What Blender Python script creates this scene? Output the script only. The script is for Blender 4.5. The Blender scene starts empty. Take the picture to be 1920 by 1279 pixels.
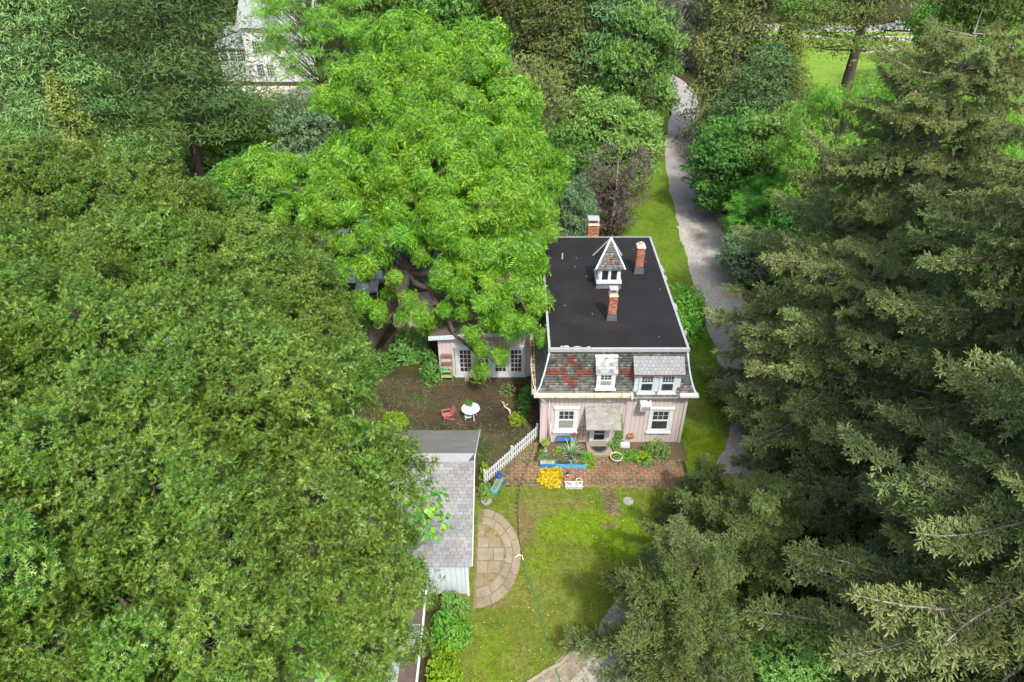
import bpy, bmesh, math, random
import numpy as np
from mathutils import Vector, Matrix, Euler

random.seed(11)
rng = np.random.default_rng(11)
scene = bpy.context.scene
COL = scene.collection
R = math.radians
PI = math.pi

# ------------------------------------------------------------------ camera
CAM_H, FPX, PITCH = 26.9, 1300.0, R(36)
cam = bpy.data.cameras.new('camera')
cam.sensor_width = 36.0
cam.lens = 36.0 * FPX / 1920.0
cam.clip_start = 0.1
cam.clip_end = 2000
cam_o = bpy.data.objects.new('camera', cam)
COL.objects.link(cam_o)
cam_o.location = (0, 0, CAM_H)
cam_o.rotation_euler = (R(90) - PITCH, 0, 0)
scene.camera = cam_o

# ------------------------------------------------------------------ daylight
TO_SUN = Vector((0.23, -0.62, 0.92)).normalized()
SUN_EL = math.asin(TO_SUN.z)
SUN_ROT = math.atan2(TO_SUN.x, TO_SUN.y)
world = bpy.data.worlds.new('World')
scene.world = world
world.use_nodes = True
wn = world.node_tree.nodes
wl = world.node_tree.links
sky = wn.new('ShaderNodeTexSky')
sky.sky_type = 'NISHITA'
sky.sun_disc = False
sky.sun_elevation = SUN_EL
sky.sun_rotation = SUN_ROT
sky.air_density = 1.0
sky.dust_density = 4.5
bg = wn['Background']
wl.new(sky.outputs[0], bg.inputs[0])
bg.inputs[1].default_value = 0.15
sun = bpy.data.lights.new('sun', 'SUN')
sun.energy = 2.0
sun.angle = R(3.0)
sun.color = (1.0, 0.96, 0.89)
sun_o = bpy.data.objects.new('sun', sun)
COL.objects.link(sun_o)
sun_o.rotation_euler = TO_SUN.to_track_quat('Z', 'Y').to_euler()
sun_o.location = (20, -30, 60)
vs = scene.view_settings
vs.view_transform = 'Standard'
vs.look = 'None'
vs.exposure = 1.2
vs.gamma = 1.0
vs.use_curve_mapping = False
cy = scene.cycles
cy.use_denoising = True
cy.max_bounces = 8
cy.diffuse_bounces = 4
cy.glossy_bounces = 2
cy.transmission_bounces = 4
cy.transparent_max_bounces = 4
cy.caustics_reflective = False
cy.caustics_refractive = False


# ------------------------------------------------------------------ helpers: places
def ray(px, py):
    x = (px - 960) / FPX
    y = -(py - 639.5) / FPX
    c, s = math.cos(PITCH), math.sin(PITCH)
    return x, c + y * s, -s + y * c


def gp(px, py, z=0.0):
    """point on the horizontal plane z"""
    x, y, d = ray(px, py)
    t = (z - CAM_H) / d
    return Vector((x * t, y * t, z))


def at(px, py, Y):
    """point on the upright plane at distance Y"""
    x, y, d = ray(px, py)
    t = Y / y
    return Vector((x * t, Y, CAM_H + d * t))


# ------------------------------------------------------------------ helpers: objects
ORG = {}


def tag(o, label=None, cat=None, group=None, kind=None):
    if label:
        o['label'] = label
    if cat:
        o['category'] = cat
    if group:
        o['group'] = group
    if kind:
        o['kind'] = kind
    return o


def thing(name, label, cat, loc=(0, 0, 0), group=None):
    o = bpy.data.objects.new(name, None)
    o.empty_display_size = 0.3
    COL.objects.link(o)
    o.location = loc
    ORG[o.name] = Vector(loc)
    return tag(o, label, cat, group)


def link(name, me, parent=None, kind=None):
    """link mesh (vertices already relative to the parent's origin)"""
    o = bpy.data.objects.new(name, me)
    COL.objects.link(o)
    if parent is not None:
        o.parent = parent
        ORG[o.name] = ORG[parent.name]
    else:
        ORG[o.name] = Vector((0, 0, 0))
    if kind:
        o['kind'] = kind
    return o


def put(src, parent, loc=(0, 0, 0), rot=None, scale=None):
    """a copy of an object sharing its mesh, under a parent"""
    o = src.copy()
    COL.objects.link(o)
    o.parent = parent
    o.location = loc
    if rot is not None:
        o.rotation_euler = rot
    if scale is not None:
        o.scale = scale if hasattr(scale, '__len__') else (scale,) * 3
    ORG[o.name] = ORG[parent.name] if parent is not None else Vector((0, 0, 0))
    return o


def copy_tree(o, parent=None):
    c = o.copy()
    COL.objects.link(c)
    c.parent = parent
    for ch in list(o.children):
        copy_tree(ch, c)
    return c


class MB:
    """collects boxes, tubes, prisms in world coordinates; build() links them as one mesh"""

    def __init__(s, M=None):
        s.v, s.f, s.m, s.mi, s.M, s.sm = [], [], [], 0, M, []

    def _add(s, vs_, fs, smooth=False):
        b = len(s.v)
        if s.M is not None:
            vs_ = [s.M @ Vector(p) for p in vs_]
        s.v.extend([tuple(p) for p in vs_])
        for f in fs:
            s.f.append([b + i for i in f])
            s.m.append(s.mi)
            s.sm.append(smooth)
        return s

    def box(s, x0, x1, y0, y1, z0, z1):
        vs_ = [(x0, y0, z0), (x1, y0, z0), (x1, y1, z0), (x0, y1, z0), (x0, y0, z1), (x1, y0, z1), (x1, y1, z1), (x0, y1, z1)]
        return s._add(vs_, [(0, 3, 2, 1), (4, 5, 6, 7), (0, 1, 5, 4), (1, 2, 6, 5), (2, 3, 7, 6), (3, 0, 4, 7)])

    def cbox(s, c, size, rz=0.0, rx=0.0):
        M = Matrix.Translation(c) @ Matrix.Rotation(rz, 4, 'Z') @ Matrix.Rotation(rx, 4, 'X')
        a, b, d = size[0] / 2, size[1] / 2, size[2] / 2
        vs_ = [M @ Vector(p) for p in ((-a, -b, -d), (a, -b, -d), (a, b, -d), (-a, b, -d), (-a, -b, d), (a, -b, d), (a, b, d), (-a, b, d))]
        return s._add(vs_, [(0, 3, 2, 1), (4, 5, 6, 7), (0, 1, 5, 4), (1, 2, 6, 5), (2, 3, 7, 6), (3, 0, 4, 7)])

    def hexa(s, lo, hi):
        """solid between two loops of equal length"""
        n = len(lo)
        fs = [tuple(range(n - 1, -1, -1)), tuple(range(n, 2 * n))]
        fs += [(i, (i + 1) % n, n + (i + 1) % n, n + i) for i in range(n)]
        return s._add(list(lo) + list(hi), fs)

    def prism(s, poly, z0, z1):
        return s.hexa([(p[0], p[1], z0) for p in poly], [(p[0], p[1], z1) for p in poly])

    def quad(s, *p):
        return s._add(p, [tuple(range(len(p)))])

    def bar(s, a, b, w, h=None, up=(0, 0, 1)):
        """square bar from a to b"""
        h = h or w
        a, b = Vector(a), Vector(b)
        d = (b - a).normalized()
        u = Vector(up)
        if abs(d.dot(u)) > 0.98:
            u = Vector((0, 1, 0))
        x = d.cross(u).normalized() * (w / 2)
        y = x.cross(d).normalized() * (h / 2)
        return s.hexa([a - x - y, a + x - y, a + x + y, a - x + y], [b - x - y, b + x - y, b + x + y, b - x + y])

    def tube(s, pts, rad, n=6, cap=True):
        pts = [Vector(p) for p in pts]
        if not hasattr(rad, '__len__'):
            rad = [rad] * len(pts)
        vs_, fs = [], []
        ref = Vector((0.31, 0.17, 0.93))
        for i, p in enumerate(pts):
            d = (pts[min(i + 1, len(pts) - 1)] - pts[max(i - 1, 0)]).normalized()
            if abs(d.dot(ref)) > 0.95:
                ref = Vector((1, 0.2, 0))
            x = d.cross(ref).normalized()
            y = d.cross(x)
            for k in range(n):
                a = 2 * PI * k / n
                vs_.append(p + (x * math.cos(a) + y * math.sin(a)) * rad[i])
        for i in range(len(pts) - 1):
            for k in range(n):
                k2 = (k + 1) % n
                fs.append((i * n + k, i * n + k2, (i + 1) * n + k2, (i + 1) * n + k))
        if cap:
            fs.append(tuple(range(n - 1, -1, -1)))
            fs.append(tuple(range((len(pts) - 1) * n, len(pts) * n)))
        return s._add(vs_, fs, True)

    def lathe(s, prof, c, n=20, sx=1.0, sy=1.0):
        """profile [(r, z)] turned about a vertical axis through c"""
        vs_, fs = [], []
        for r, z in prof:
            for k in range(n):
                a = 2 * PI * k / n
                vs_.append((c[0] + r * sx * math.cos(a), c[1] + r * sy * math.sin(a), c[2] + z))
        m = len(prof)
        for i in range(m - 1):
            for k in range(n):
                k2 = (k + 1) % n
                fs.append((i * n + k, i * n + k2, (i + 1) * n + k2, (i + 1) * n + k))
        fs.append(tuple(range(n - 1, -1, -1)))
        fs.append(tuple(range((m - 1) * n, m * n)))
        return s._add(vs_, fs, False)

    def build(s, name, mats, parent=None, kind=None, org=None, fix=True):
        if org is None:
            org = ORG[parent.name] if parent is not None else Vector((0, 0, 0))
        me = bpy.data.meshes.new(name)
        me.from_pydata([(p[0] - org[0], p[1] - org[1], p[2] - org[2]) for p in s.v], [], s.f)
        for m in (mats if isinstance(mats, (list, tuple)) else [mats]):
            me.materials.append(m)
        me.polygons.foreach_set('material_index', s.m)
        me.polygons.foreach_set('use_smooth', s.sm)
        if fix:
            bm = bmesh.new()
            bm.from_mesh(me)
            bmesh.ops.recalc_face_normals(bm, faces=bm.faces)
            bm.to_mesh(me)
            bm.free()
        me.update()
        return link(name, me, parent, kind)


def mesh_np(name, V, F, mats, midx=None, tint=None, smooth=False):
    """mesh from numpy arrays; F is (m,3)"""
    me = bpy.data.meshes.new(name)
    V = np.asarray(V, np.float32).reshape(-1, 3)
    F = np.asarray(F, np.int32)
    k = F.shape[1]
    me.vertices.add(len(V))
    me.vertices.foreach_set('co', V.ravel())
    me.loops.add(F.size)
    me.loops.foreach_set('vertex_index', F.ravel())
    me.polygons.add(len(F))
    me.polygons.foreach_set('loop_start', np.arange(0, F.size, k, dtype=np.int32))
    me.polygons.foreach_set('loop_total', np.full(len(F), k, np.int32))
    for m in (mats if isinstance(mats, (list, tuple)) else [mats]):
        me.materials.append(m)
    if midx is not None:
        me.polygons.foreach_set('material_index', np.asarray(midx, np.int32))
    if smooth:
        me.polygons.foreach_set('use_smooth', np.ones(len(F), bool))
    if tint is not None:
        a = me.attributes.new('tint', 'FLOAT', 'POINT')
        a.data.foreach_set('value', np.asarray(tint, np.float32))
    me.update(calc_edges=True)
    return me


# ------------------------------------------------------------------ helpers: materials
def new_mat(name):
    m = bpy.data.materials.new(name)
    m.use_nodes = True
    nt = m.node_tree
    b = nt.nodes['Principled BSDF']
    return m, nt, b


def N(nt, typ, **kw):
    n = nt.nodes.new(typ)
    for k, v in kw.items():
        if k.startswith('i_'):
            key = k[2:]
            n.inputs[int(key) if key.isdigit() else key].default_value = v
        else:
            setattr(n, k, v)
    return n


def ramp(nt, fac, stops, interp='LINEAR'):
    r = nt.nodes.new('ShaderNodeValToRGB')
    r.color_ramp.interpolation = interp
    el = r.color_ramp.elements
    while len(el) < len(stops):
        el.new(0.5)
    for e, (p, c) in zip(el, stops):
        e.position = p
        e.color = (c[0], c[1], c[2], 1)
    if fac is not None:
        nt.links.new(fac, r.inputs[0])
    return r.outputs[0]


def mixc(nt, fac, a, b, mode='MIX'):
    m = nt.nodes.new('ShaderNodeMix')
    m.data_type = 'RGBA'
    m.blend_type = mode
    for sock, val in ((m.inputs[0], fac), (m.inputs[6], a), (m.inputs[7], b)):
        if hasattr(val, 'is_linked'):
            nt.links.new(val, sock)
        elif hasattr(val, '__len__'):
            sock.default_value = (val[0], val[1], val[2], 1)
        else:
            sock.default_value = val
    return m.outputs[2]


def noise(nt, scale, detail=4.0, rough=0.55, coord=None, dist=0.0):
    n = N(nt, 'ShaderNodeTexNoise')
    n.inputs['Scale'].default_value = scale
    n.inputs['Detail'].default_value = detail
    n.inputs['Roughness'].default_value = rough
    n.inputs['Distortion'].default_value = dist
    if coord is not None:
        nt.links.new(coord, n.inputs['Vector'])
    return n.outputs[0]


def objco(nt):
    return nt.nodes.new('ShaderNodeTexCoord').outputs['Object']


def plain(name, col, rough=0.6, var=0.25, scale=6.0, metal=0.0, spec=0.4, bump=0.0, dirt=None, objvar=0.0, stretch=None, fine=40.0):
    """base colour broken up by two noises, optional dirt colour, optional change from object to object"""
    m, nt, b = new_mat(name)
    co = objco(nt)
    if stretch:
        mp = N(nt, 'ShaderNodeMapping')
        mp.inputs['Scale'].default_value = stretch
        nt.links.new(co, mp.inputs[0])
        co = mp.outputs[0]
    n1 = noise(nt, scale, 5, 0.6, co)
    n2 = noise(nt, fine, 3, 0.6, co)
    lo = [c * (1 - var) for c in col]
    hi = [min(1, c * (1 + var)) for c in col]
    c1 = ramp(nt, n1, [(0.3, lo), (0.7, hi)])
    c2 = mixc(nt, 0.35, c1, ramp(nt, n2, [(0.3, lo), (0.7, hi)]))
    if dirt:
        n3 = noise(nt, scale * 0.45, 6, 0.65, co, 0.6)
        f = ramp(nt, n3, [(dirt[1], (0, 0, 0)), (dirt[1] + 0.14, (1, 1, 1))])
        c2 = mixc(nt, f, c2, dirt[0])
    if objvar:
        oi = nt.nodes.new('ShaderNodeObjectInfo')
        hs = nt.nodes.new('ShaderNodeHueSaturation')
        mr = N(nt, 'ShaderNodeMapRange')
        mr.inputs[3].default_value = 1 - objvar
        mr.inputs[4].default_value = 1 + objvar
        nt.links.new(oi.outputs['Random'], mr.inputs[0])
        nt.links.new(mr.outputs[0], hs.inputs['Value'])
        nt.links.new(c2, hs.inputs['Color'])
        c2 = hs.outputs[0]
    nt.links.new(c2, b.inputs['Base Color'])
    b.inputs['Roughness'].default_value = rough
    b.inputs['Metallic'].default_value = metal
    b.inputs['Specular IOR Level'].default_value = spec
    if bump:
        bp = N(nt, 'ShaderNodeBump')
        bp.inputs['Strength'].default_value = bump
        bp.inputs['Distance'].default_value = 0.02
        nt.links.new(n2, bp.inputs['Height'])
        nt.links.new(bp.outputs[0], b.inputs['Normal'])
    return m


def tinted(name, stops, rough=0.6, trans=0.0, spec=0.35, objvar=0.12, vary=0.0, interp='LINEAR', scale=0.0):
    """colour looked up with the mesh's own 'tint' value (kind of leaf, slate, brick), a little different on every object"""
    m, nt, b = new_mat(name)
    at_ = N(nt, 'ShaderNodeAttribute', attribute_name='tint')
    c = ramp(nt, at_.outputs['Fac'], stops, interp)
    if scale:
        n1 = noise(nt, scale, 4, 0.6, objco(nt))
        c = mixc(nt, 1.0, c, ramp(nt, n1, [(0.3, (1 - vary,) * 3), (0.7, (1, 1, 1))]), 'MULTIPLY')
    if objvar:
        oi = nt.nodes.new('ShaderNodeObjectInfo')
        hs = nt.nodes.new('ShaderNodeHueSaturation')
        mr = N(nt, 'ShaderNodeMapRange')
        mr.inputs[3].default_value = 1 - objvar
        mr.inputs[4].default_value = 1 + objvar
        nt.links.new(oi.outputs['Random'], mr.inputs[0])
        nt.links.new(mr.outputs[0], hs.inputs['Value'])
        mh = N(nt, 'ShaderNodeMapRange')
        mh.inputs[3].default_value = 0.5 - objvar * 0.1
        mh.inputs[4].default_value = 0.5 + objvar * 0.1
        fr = N(nt, 'ShaderNodeMath', operation='FRACT')
        mu = N(nt, 'ShaderNodeMath', operation='MULTIPLY')
        mu.inputs[1].default_value = 17.3
        nt.links.new(oi.outputs['Random'], mu.inputs[0])
        nt.links.new(mu.outputs[0], fr.inputs[0])
        nt.links.new(fr.outputs[0], mh.inputs[0])
        nt.links.new(mh.outputs[0], hs.inputs['Hue'])
        nt.links.new(c, hs.inputs['Color'])
        c = hs.outputs[0]
    nt.links.new(c, b.inputs['Base Color'])
    b.inputs['Roughness'].default_value = rough
    b.inputs['Specular IOR Level'].default_value = spec
    if trans:
        tr = nt.nodes.new('ShaderNodeBsdfTranslucent')
        nt.links.new(c, tr.inputs[0])
        mx = nt.nodes.new('ShaderNodeMixShader')
        mx.inputs[0].default_value = trans
        nt.links.new(b.outputs[0], mx.inputs[1])
        nt.links.new(tr.outputs[0], mx.inputs[2])
        nt.links.new(mx.outputs[0], nt.nodes['Material Output'].inputs[0])
    return m
# ------------------------------------------------------------------ materials
M = {}
M['siding'] = plain('pinkish grey siding', (0.47, 0.41, 0.392), 0.7, 0.10, 2.0, bump=0.1, dirt=((0.36, 0.31, 0.29), 0.62), objvar=0.05, stretch=(1, 1, 0.25))
M['white'] = plain('white paint', (0.54, 0.57, 0.59), 0.55, 0.06, 3.0, dirt=((0.5, 0.5, 0.47), 0.68))
M['bluewhite'] = plain('pale blue white paint', (0.44, 0.51, 0.55), 0.55, 0.07, 3.0, dirt=((0.42, 0.45, 0.45), 0.68))
M['trim_grey'] = plain('grey painted trim', (0.30, 0.32, 0.33), 0.5, 0.15, 4.0, dirt=((0.25, 0.24, 0.2), 0.6))
M['gutter'] = plain('weathered tin gutter', (0.38, 0.36, 0.27), 0.6, 0.3, 5.0, dirt=((0.22, 0.18, 0.09), 0.52), stretch=(2.5, 1, 1))
M['membrane'] = plain('black roof membrane', (0.0120, 0.0108, 0.0112), 0.7, 0.38, 0.7, spec=0.28, bump=0.25, dirt=((0.020, 0.018, 0.018), 0.55), fine=9)
M['roofscar'] = plain('pale dried patch', (0.42, 0.42, 0.42), 0.8, 0.2, 9)
M['flash'] = plain('lead flashing', (0.085, 0.085, 0.09), 0.55, 0.3, 6)
M['concrete'] = plain('pale cement', (0.44, 0.38, 0.30), 0.85, 0.2, 8, bump=0.2)
M['step'] = plain('worn stone step', (0.25, 0.21, 0.16), 0.85, 0.2, 5, bump=0.2)
M['metal'] = plain('galvanised metal', (0.55, 0.58, 0.6), 0.35, 0.12, 8, metal=0.5)
M['glass'] = plain('dark window glass', (0.035, 0.04, 0.042), 0.08, 0.5, 3.0, spec=0.6)
M['glass_blind'] = plain('window glass before a pale shade', (0.23, 0.235, 0.22), 0.15, 0.25, 5.0, spec=0.6)
M['glass_brown'] = plain('window glass before a brown room', (0.09, 0.055, 0.035), 0.12, 0.6, 4.0, spec=0.6)
M['dark'] = plain('dark opening', (0.012, 0.012, 0.013), 0.8, 0.2, 5)
M['slate'] = tinted('roof slate', [(0.0, (0.075, 0.082, 0.08)), (0.3, (0.145, 0.155, 0.145)), (0.6, (0.22, 0.225, 0.20)), (0.78, (0.33, 0.32, 0.28)), (0.8, (0.235, 0.072, 0.045)), (1.0, (0.31, 0.098, 0.06))], 0.6, spec=0.4, vary=0.45, scale=7)
M['palegrey_slate'] = plain('pale grey slate', (0.225, 0.225, 0.205), 0.6, 0.16, 5, objvar=0.16, dirt=((0.29, 0.28, 0.24), 0.6))
M['dormer_slate'] = plain('blue grey slate', (0.17, 0.18, 0.19), 0.5, 0.14, 5, objvar=0.10)
M['mixed_slate'] = plain('mixed grey slate', (0.17, 0.18, 0.175), 0.5, 0.2, 5, objvar=0.5)
M['cream_slate'] = plain('cream new slate', (0.50, 0.44, 0.37), 0.5, 0.1, 5, objvar=0.1)
M['brick'] = tinted('red brick', [(0, (0.155, 0.048, 0.028)), (0.5, (0.275, 0.085, 0.042)), (1, (0.4, 0.165, 0.085))], 0.85, objvar=0.0, vary=0.3, scale=14)
M['mortar'] = plain('pale mortar', (0.46, 0.42, 0.36), 0.9, 0.2, 12)
M['paver'] = tinted('worn brick paver', [(0, (0.115, 0.092, 0.05)), (0.4, (0.195, 0.155, 0.085)), (0.7, (0.255, 0.175, 0.10)), (1, (0.31, 0.175, 0.105))], 0.88, objvar=0.0, vary=0.45, scale=1.1)
M['paver_mossy'] = tinted('mossy brick paver', [(0, (0.04, 0.034, 0.018)), (0.4, (0.085, 0.058, 0.034)), (0.6, (0.115, 0.065, 0.042)), (0.72, (0.07, 0.07, 0.025)), (1, (0.06, 0.08, 0.02))], 0.9, objvar=0.0, vary=0.5, scale=0.8)
M['joint_soil'] = plain('sandy joint soil', (0.20, 0.155, 0.085), 0.95, 0.35, 2.0, dirt=((0.12, 0.13, 0.04), 0.5))
M['joint_moss'] = plain('mossy joint soil', (0.085, 0.07, 0.035), 0.95, 0.4, 1.2, dirt=((0.07, 0.085, 0.02), 0.5))
M['shingle'] = plain('pale grey asphalt shingle', (0.195, 0.20, 0.203), 0.85, 0.2, 1.5, bump=0.3, objvar=0.15, dirt=((0.15, 0.153, 0.15), 0.55), fine=60)
M['roll_roof'] = None
M['flag'] = plain('sandy flagstone', (0.23, 0.192, 0.138), 0.88, 0.18, 2.5, bump=0.3, objvar=0.14, dirt=((0.15, 0.14, 0.095), 0.55))
M['blue'] = plain('sky blue paint', (0.08, 0.34, 0.55), 0.5, 0.15, 6, dirt=((0.2, 0.36, 0.42), 0.66))
M['deepblue'] = plain('cobalt blue glaze', (0.015, 0.06, 0.27), 0.2, 0.2, 6, spec=0.6)
M['soil'] = plain('dark garden soil', (0.10, 0.072, 0.042), 0.95, 0.4, 8, bump=0.5)
M['bark'] = plain('grey brown bark', (0.13, 0.105, 0.08), 0.95, 0.4, 3.0, bump=0.8, stretch=(3, 3, 0.6), dirt=((0.21, 0.2, 0.165), 0.6))
M['bark_grey'] = plain('pale grey lichened bark', (0.28, 0.26, 0.22), 0.95, 0.4, 4.0, bump=0.8, stretch=(2, 2, 1), dirt=((0.15, 0.13, 0.1), 0.55))
M['bark_dark'] = plain('dark bark', (0.065, 0.052, 0.042), 0.95, 0.4, 3.0, bump=0.6)
M['pink'] = plain('faded red paint', (0.34, 0.11, 0.12), 0.5, 0.2, 5, dirt=((0.55, 0.3, 0.3), 0.62))
M['sage'] = plain('sage green painted iron', (0.24, 0.30, 0.13), 0.5, 0.2, 8, dirt=((0.2, 0.13, 0.07), 0.6))
M['rust'] = plain('rusty iron', (0.17, 0.075, 0.05), 0.8, 0.3, 12)
M['terracotta'] = plain('terracotta', (0.38, 0.16, 0.09), 0.8, 0.15, 8)
M['cream'] = plain('cream stoneware', (0.62, 0.55, 0.38), 0.6, 0.12, 8)
M['stone'] = plain('grey cast stone', (0.27, 0.26, 0.235), 0.85, 0.2, 8, bump=0.3)
M['rubber'] = plain('dark rubber', (0.022, 0.022, 0.024), 0.7, 0.3, 12)
M['hose_green'] = plain('green hose', (0.025, 0.20, 0.07), 0.4, 0.1, 8)
M['hose_dark'] = plain('dark hose', (0.028, 0.035, 0.035), 0.5, 0.2, 8)
M['plastic_green'] = plain('green plastic', (0.02, 0.36, 0.16), 0.35, 0.1, 8)
M['driftwood'] = plain('bleached driftwood', (0.45, 0.38, 0.28), 0.9, 0.3, 10)
M['dead'] = plain('brown roof', (0.085, 0.068, 0.052), 0.9, 0.35, 2.5, dirt=((0.16, 0.10, 0.06), 0.6), bump=0.3)
M['dark_joint'] = plain('dark shingle underlay', (0.05, 0.05, 0.05), 0.9, 0.2, 4)  # dark roof base, seen as joints between the shingles
M['greyroof'] = plain('grey shingle roof', (0.24, 0.26, 0.26), 0.85, 0.12, 4)
M['drywall'] = plain('white clapboard', (0.55, 0.57, 0.58), 0.6, 0.06, 2)
M['carpaint'] = plain('silver car paint', (0.34, 0.36, 0.38), 0.25, 0.05, 2, metal=0.2)
M['pole'] = plain('weathered pole wood', (0.28, 0.24, 0.19), 0.9, 0.2, 4)
M['cone'] = tinted('spruce cone', [(0, (0.16, 0.085, 0.05)), (1, (0.30, 0.175, 0.11))], 0.8, objvar=0.25)


def rusty_roll():
    m, nt, b = new_mat('grey roll roofing with a rust stain')
    co = nt.nodes.new('ShaderNodeTexCoord').outputs['Object']
    n1 = noise(nt, 0.9, 6, 0.65, co, 0.8)
    c = ramp(nt, n1, [(0.25, (0.11, 0.105, 0.09)), (0.6, (0.185, 0.18, 0.165)), (0.85, (0.25, 0.245, 0.225))])
    n2 = noise(nt, 22, 3, 0.6, co)
    c = mixc(nt, 0.25, c, ramp(nt, n2, [(0.3, (0.1, 0.1, 0.09)), (0.7, (0.28, 0.27, 0.25))]))
    sx = N(nt, 'ShaderNodeSeparateXYZ')
    nt.links.new(co, sx.inputs[0])

    def ell(axis, c0, r):
        a = N(nt, 'ShaderNodeMath', operation='SUBTRACT')
        nt.links.new(sx.outputs[axis], a.inputs[0])
        a.inputs[1].default_value = c0
        d = N(nt, 'ShaderNodeMath', operation='DIVIDE')
        nt.links.new(a.outputs[0], d.inputs[0])
        d.inputs[1].default_value = r
        p = N(nt, 'ShaderNodeMath', operation='POWER')
        nt.links.new(d.outputs[0], p.inputs[0])
        p.inputs[1].default_value = 2.0
        return p.outputs[0]
    s_ = N(nt, 'ShaderNodeMath', operation='ADD')
    nt.links.new(ell(0, RUST_C[0], 0.62), s_.inputs[0])
    nt.links.new(ell(1, RUST_C[1], 0.36), s_.inputs[1])
    n3 = noise(nt, 3.0, 5, 0.7, co)
    s2 = N(nt, 'ShaderNodeMath', operation='ADD')
    nt.links.new(s_.outputs[0], s2.inputs[0])
    nt.links.new(n3, s2.inputs[1])
    f = ramp(nt, s2.outputs[0], [(0.55, (0.85, 0.85, 0.85)), (1.0, (0, 0, 0))])
    c = mixc(nt, f, c, (0.36, 0.13, 0.045))
    nt.links.new(c, b.inputs['Base Color'])
    b.inputs['Roughness'].default_value = 0.9
    return m


# foliage: one look-up per species, new growth at the top of the range
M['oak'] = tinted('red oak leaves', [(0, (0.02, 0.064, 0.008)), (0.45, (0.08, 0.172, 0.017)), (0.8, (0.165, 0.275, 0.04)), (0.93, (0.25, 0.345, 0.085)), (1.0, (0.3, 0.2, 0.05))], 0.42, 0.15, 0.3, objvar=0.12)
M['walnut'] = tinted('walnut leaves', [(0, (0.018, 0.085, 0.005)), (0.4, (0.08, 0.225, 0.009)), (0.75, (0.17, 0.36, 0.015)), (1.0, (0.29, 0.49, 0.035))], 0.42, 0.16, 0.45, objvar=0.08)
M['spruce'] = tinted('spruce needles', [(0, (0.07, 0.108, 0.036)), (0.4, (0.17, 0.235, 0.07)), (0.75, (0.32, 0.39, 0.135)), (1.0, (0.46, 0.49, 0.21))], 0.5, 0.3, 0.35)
M['dark_spruce'] = tinted('dark conifer needles', [(0, (0.034, 0.062, 0.016)), (0.5, (0.098, 0.15, 0.038)), (1, (0.21, 0.27, 0.075))], 0.5, 0.15, 0.35)
M['pine'] = tinted('white pine needles', [(0, (0.05, 0.12, 0.036)), (0.5, (0.115, 0.235, 0.064)), (0.85, (0.195, 0.335, 0.09)), (1, (0.28, 0.385, 0.115))], 0.45, 0.2, 0.3)
M['dark_pine'] = tinted('dark pine needles', [(0, (0.039, 0.1105, 0.0364)), (0.5, (0.091, 0.2145, 0.0676)), (1.0, (0.182, 0.338, 0.1105))], 0.5, 0.2, 0.3)
M['gold_pine'] = tinted('yellow green conifer needles', [(0, (0.06, 0.11, 0.02)), (0.5, (0.15, 0.225, 0.04)), (1, (0.27, 0.345, 0.08))], 0.5, 0.2, 0.3)
M['olive'] = tinted('olive brown needles', [(0, (0.055, 0.085, 0.024)), (0.5, (0.135, 0.185, 0.05)), (1, (0.26, 0.31, 0.09))], 0.6, 0.15, 0.25)
M['fresh'] = tinted('fresh green leaves', [(0, (0.0517, 0.1725, 0.0161)), (0.5, (0.1265, 0.3335, 0.0345)), (1.0, (0.2415, 0.4945, 0.069))], 0.5, 0.35, 0.3)
M['mid'] = tinted('mid green leaves', [(0, (0.0585, 0.1495, 0.026)), (0.5, (0.13, 0.2795, 0.052)), (1.0, (0.247, 0.429, 0.104))], 0.5, 0.3, 0.3)
M['deep'] = tinted('deep green leaves', [(0, (0.0325, 0.1105, 0.0182)), (0.5, (0.0754, 0.2145, 0.0338)), (1.0, (0.156, 0.351, 0.065))], 0.5, 0.28, 0.3)
M['teal'] = tinted('blue green leaves', [(0, (0.052, 0.1105, 0.052)), (0.5, (0.117, 0.2145, 0.0975)), (1.0, (0.234, 0.338, 0.169))], 0.5, 0.25, 0.3)
M['greyleaf'] = tinted('grey green leaves', [(0, (0.065, 0.085, 0.05)), (0.5, (0.125, 0.155, 0.09)), (1, (0.2, 0.235, 0.15))], 0.6, 0.2, 0.25)
M['plum'] = tinted('dark purple leaves', [(0, (0.045, 0.035, 0.03)), (0.5, (0.1, 0.08, 0.068)), (1, (0.175, 0.15, 0.128))], 0.55, 0.15, 0.3)
M['gold'] = tinted('golden yellow leaves', [(0, (0.36, 0.27, 0.01)), (0.5, (0.66, 0.50, 0.015)), (1.0, (0.80, 0.66, 0.05))], 0.5, 0.3, 0.3)
M['lime'] = tinted('lime green leaves', [(0, (0.10, 0.20, 0.012)), (0.5, (0.21, 0.36, 0.018)), (1.0, (0.38, 0.50, 0.03))], 0.5, 0.35, 0.3)
M['catalpa'] = tinted('large heart shaped leaves', [(0, (0.07, 0.22, 0.022)), (0.5, (0.12, 0.33, 0.03)), (1.0, (0.22, 0.44, 0.05))], 0.42, 0.35, 0.4, objvar=0.3)
M['blade'] = tinted('blue green blades', [(0, (0.09, 0.19, 0.09)), (0.6, (0.19, 0.32, 0.17)), (1.0, (0.36, 0.45, 0.28))], 0.45, 0.2, 0.4)
M['flower_red'] = tinted('red petals', [(0, (0.45, 0.03, 0.02)), (1, (0.65, 0.08, 0.04))], 0.5, 0.2)
M['grass'] = tinted('grass blades', [(0, (0.09, 0.16, 0.015)), (0.5, (0.16, 0.25, 0.02)), (1.0, (0.26, 0.32, 0.05))], 0.6, 0.3, 0.25, objvar=0)


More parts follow.
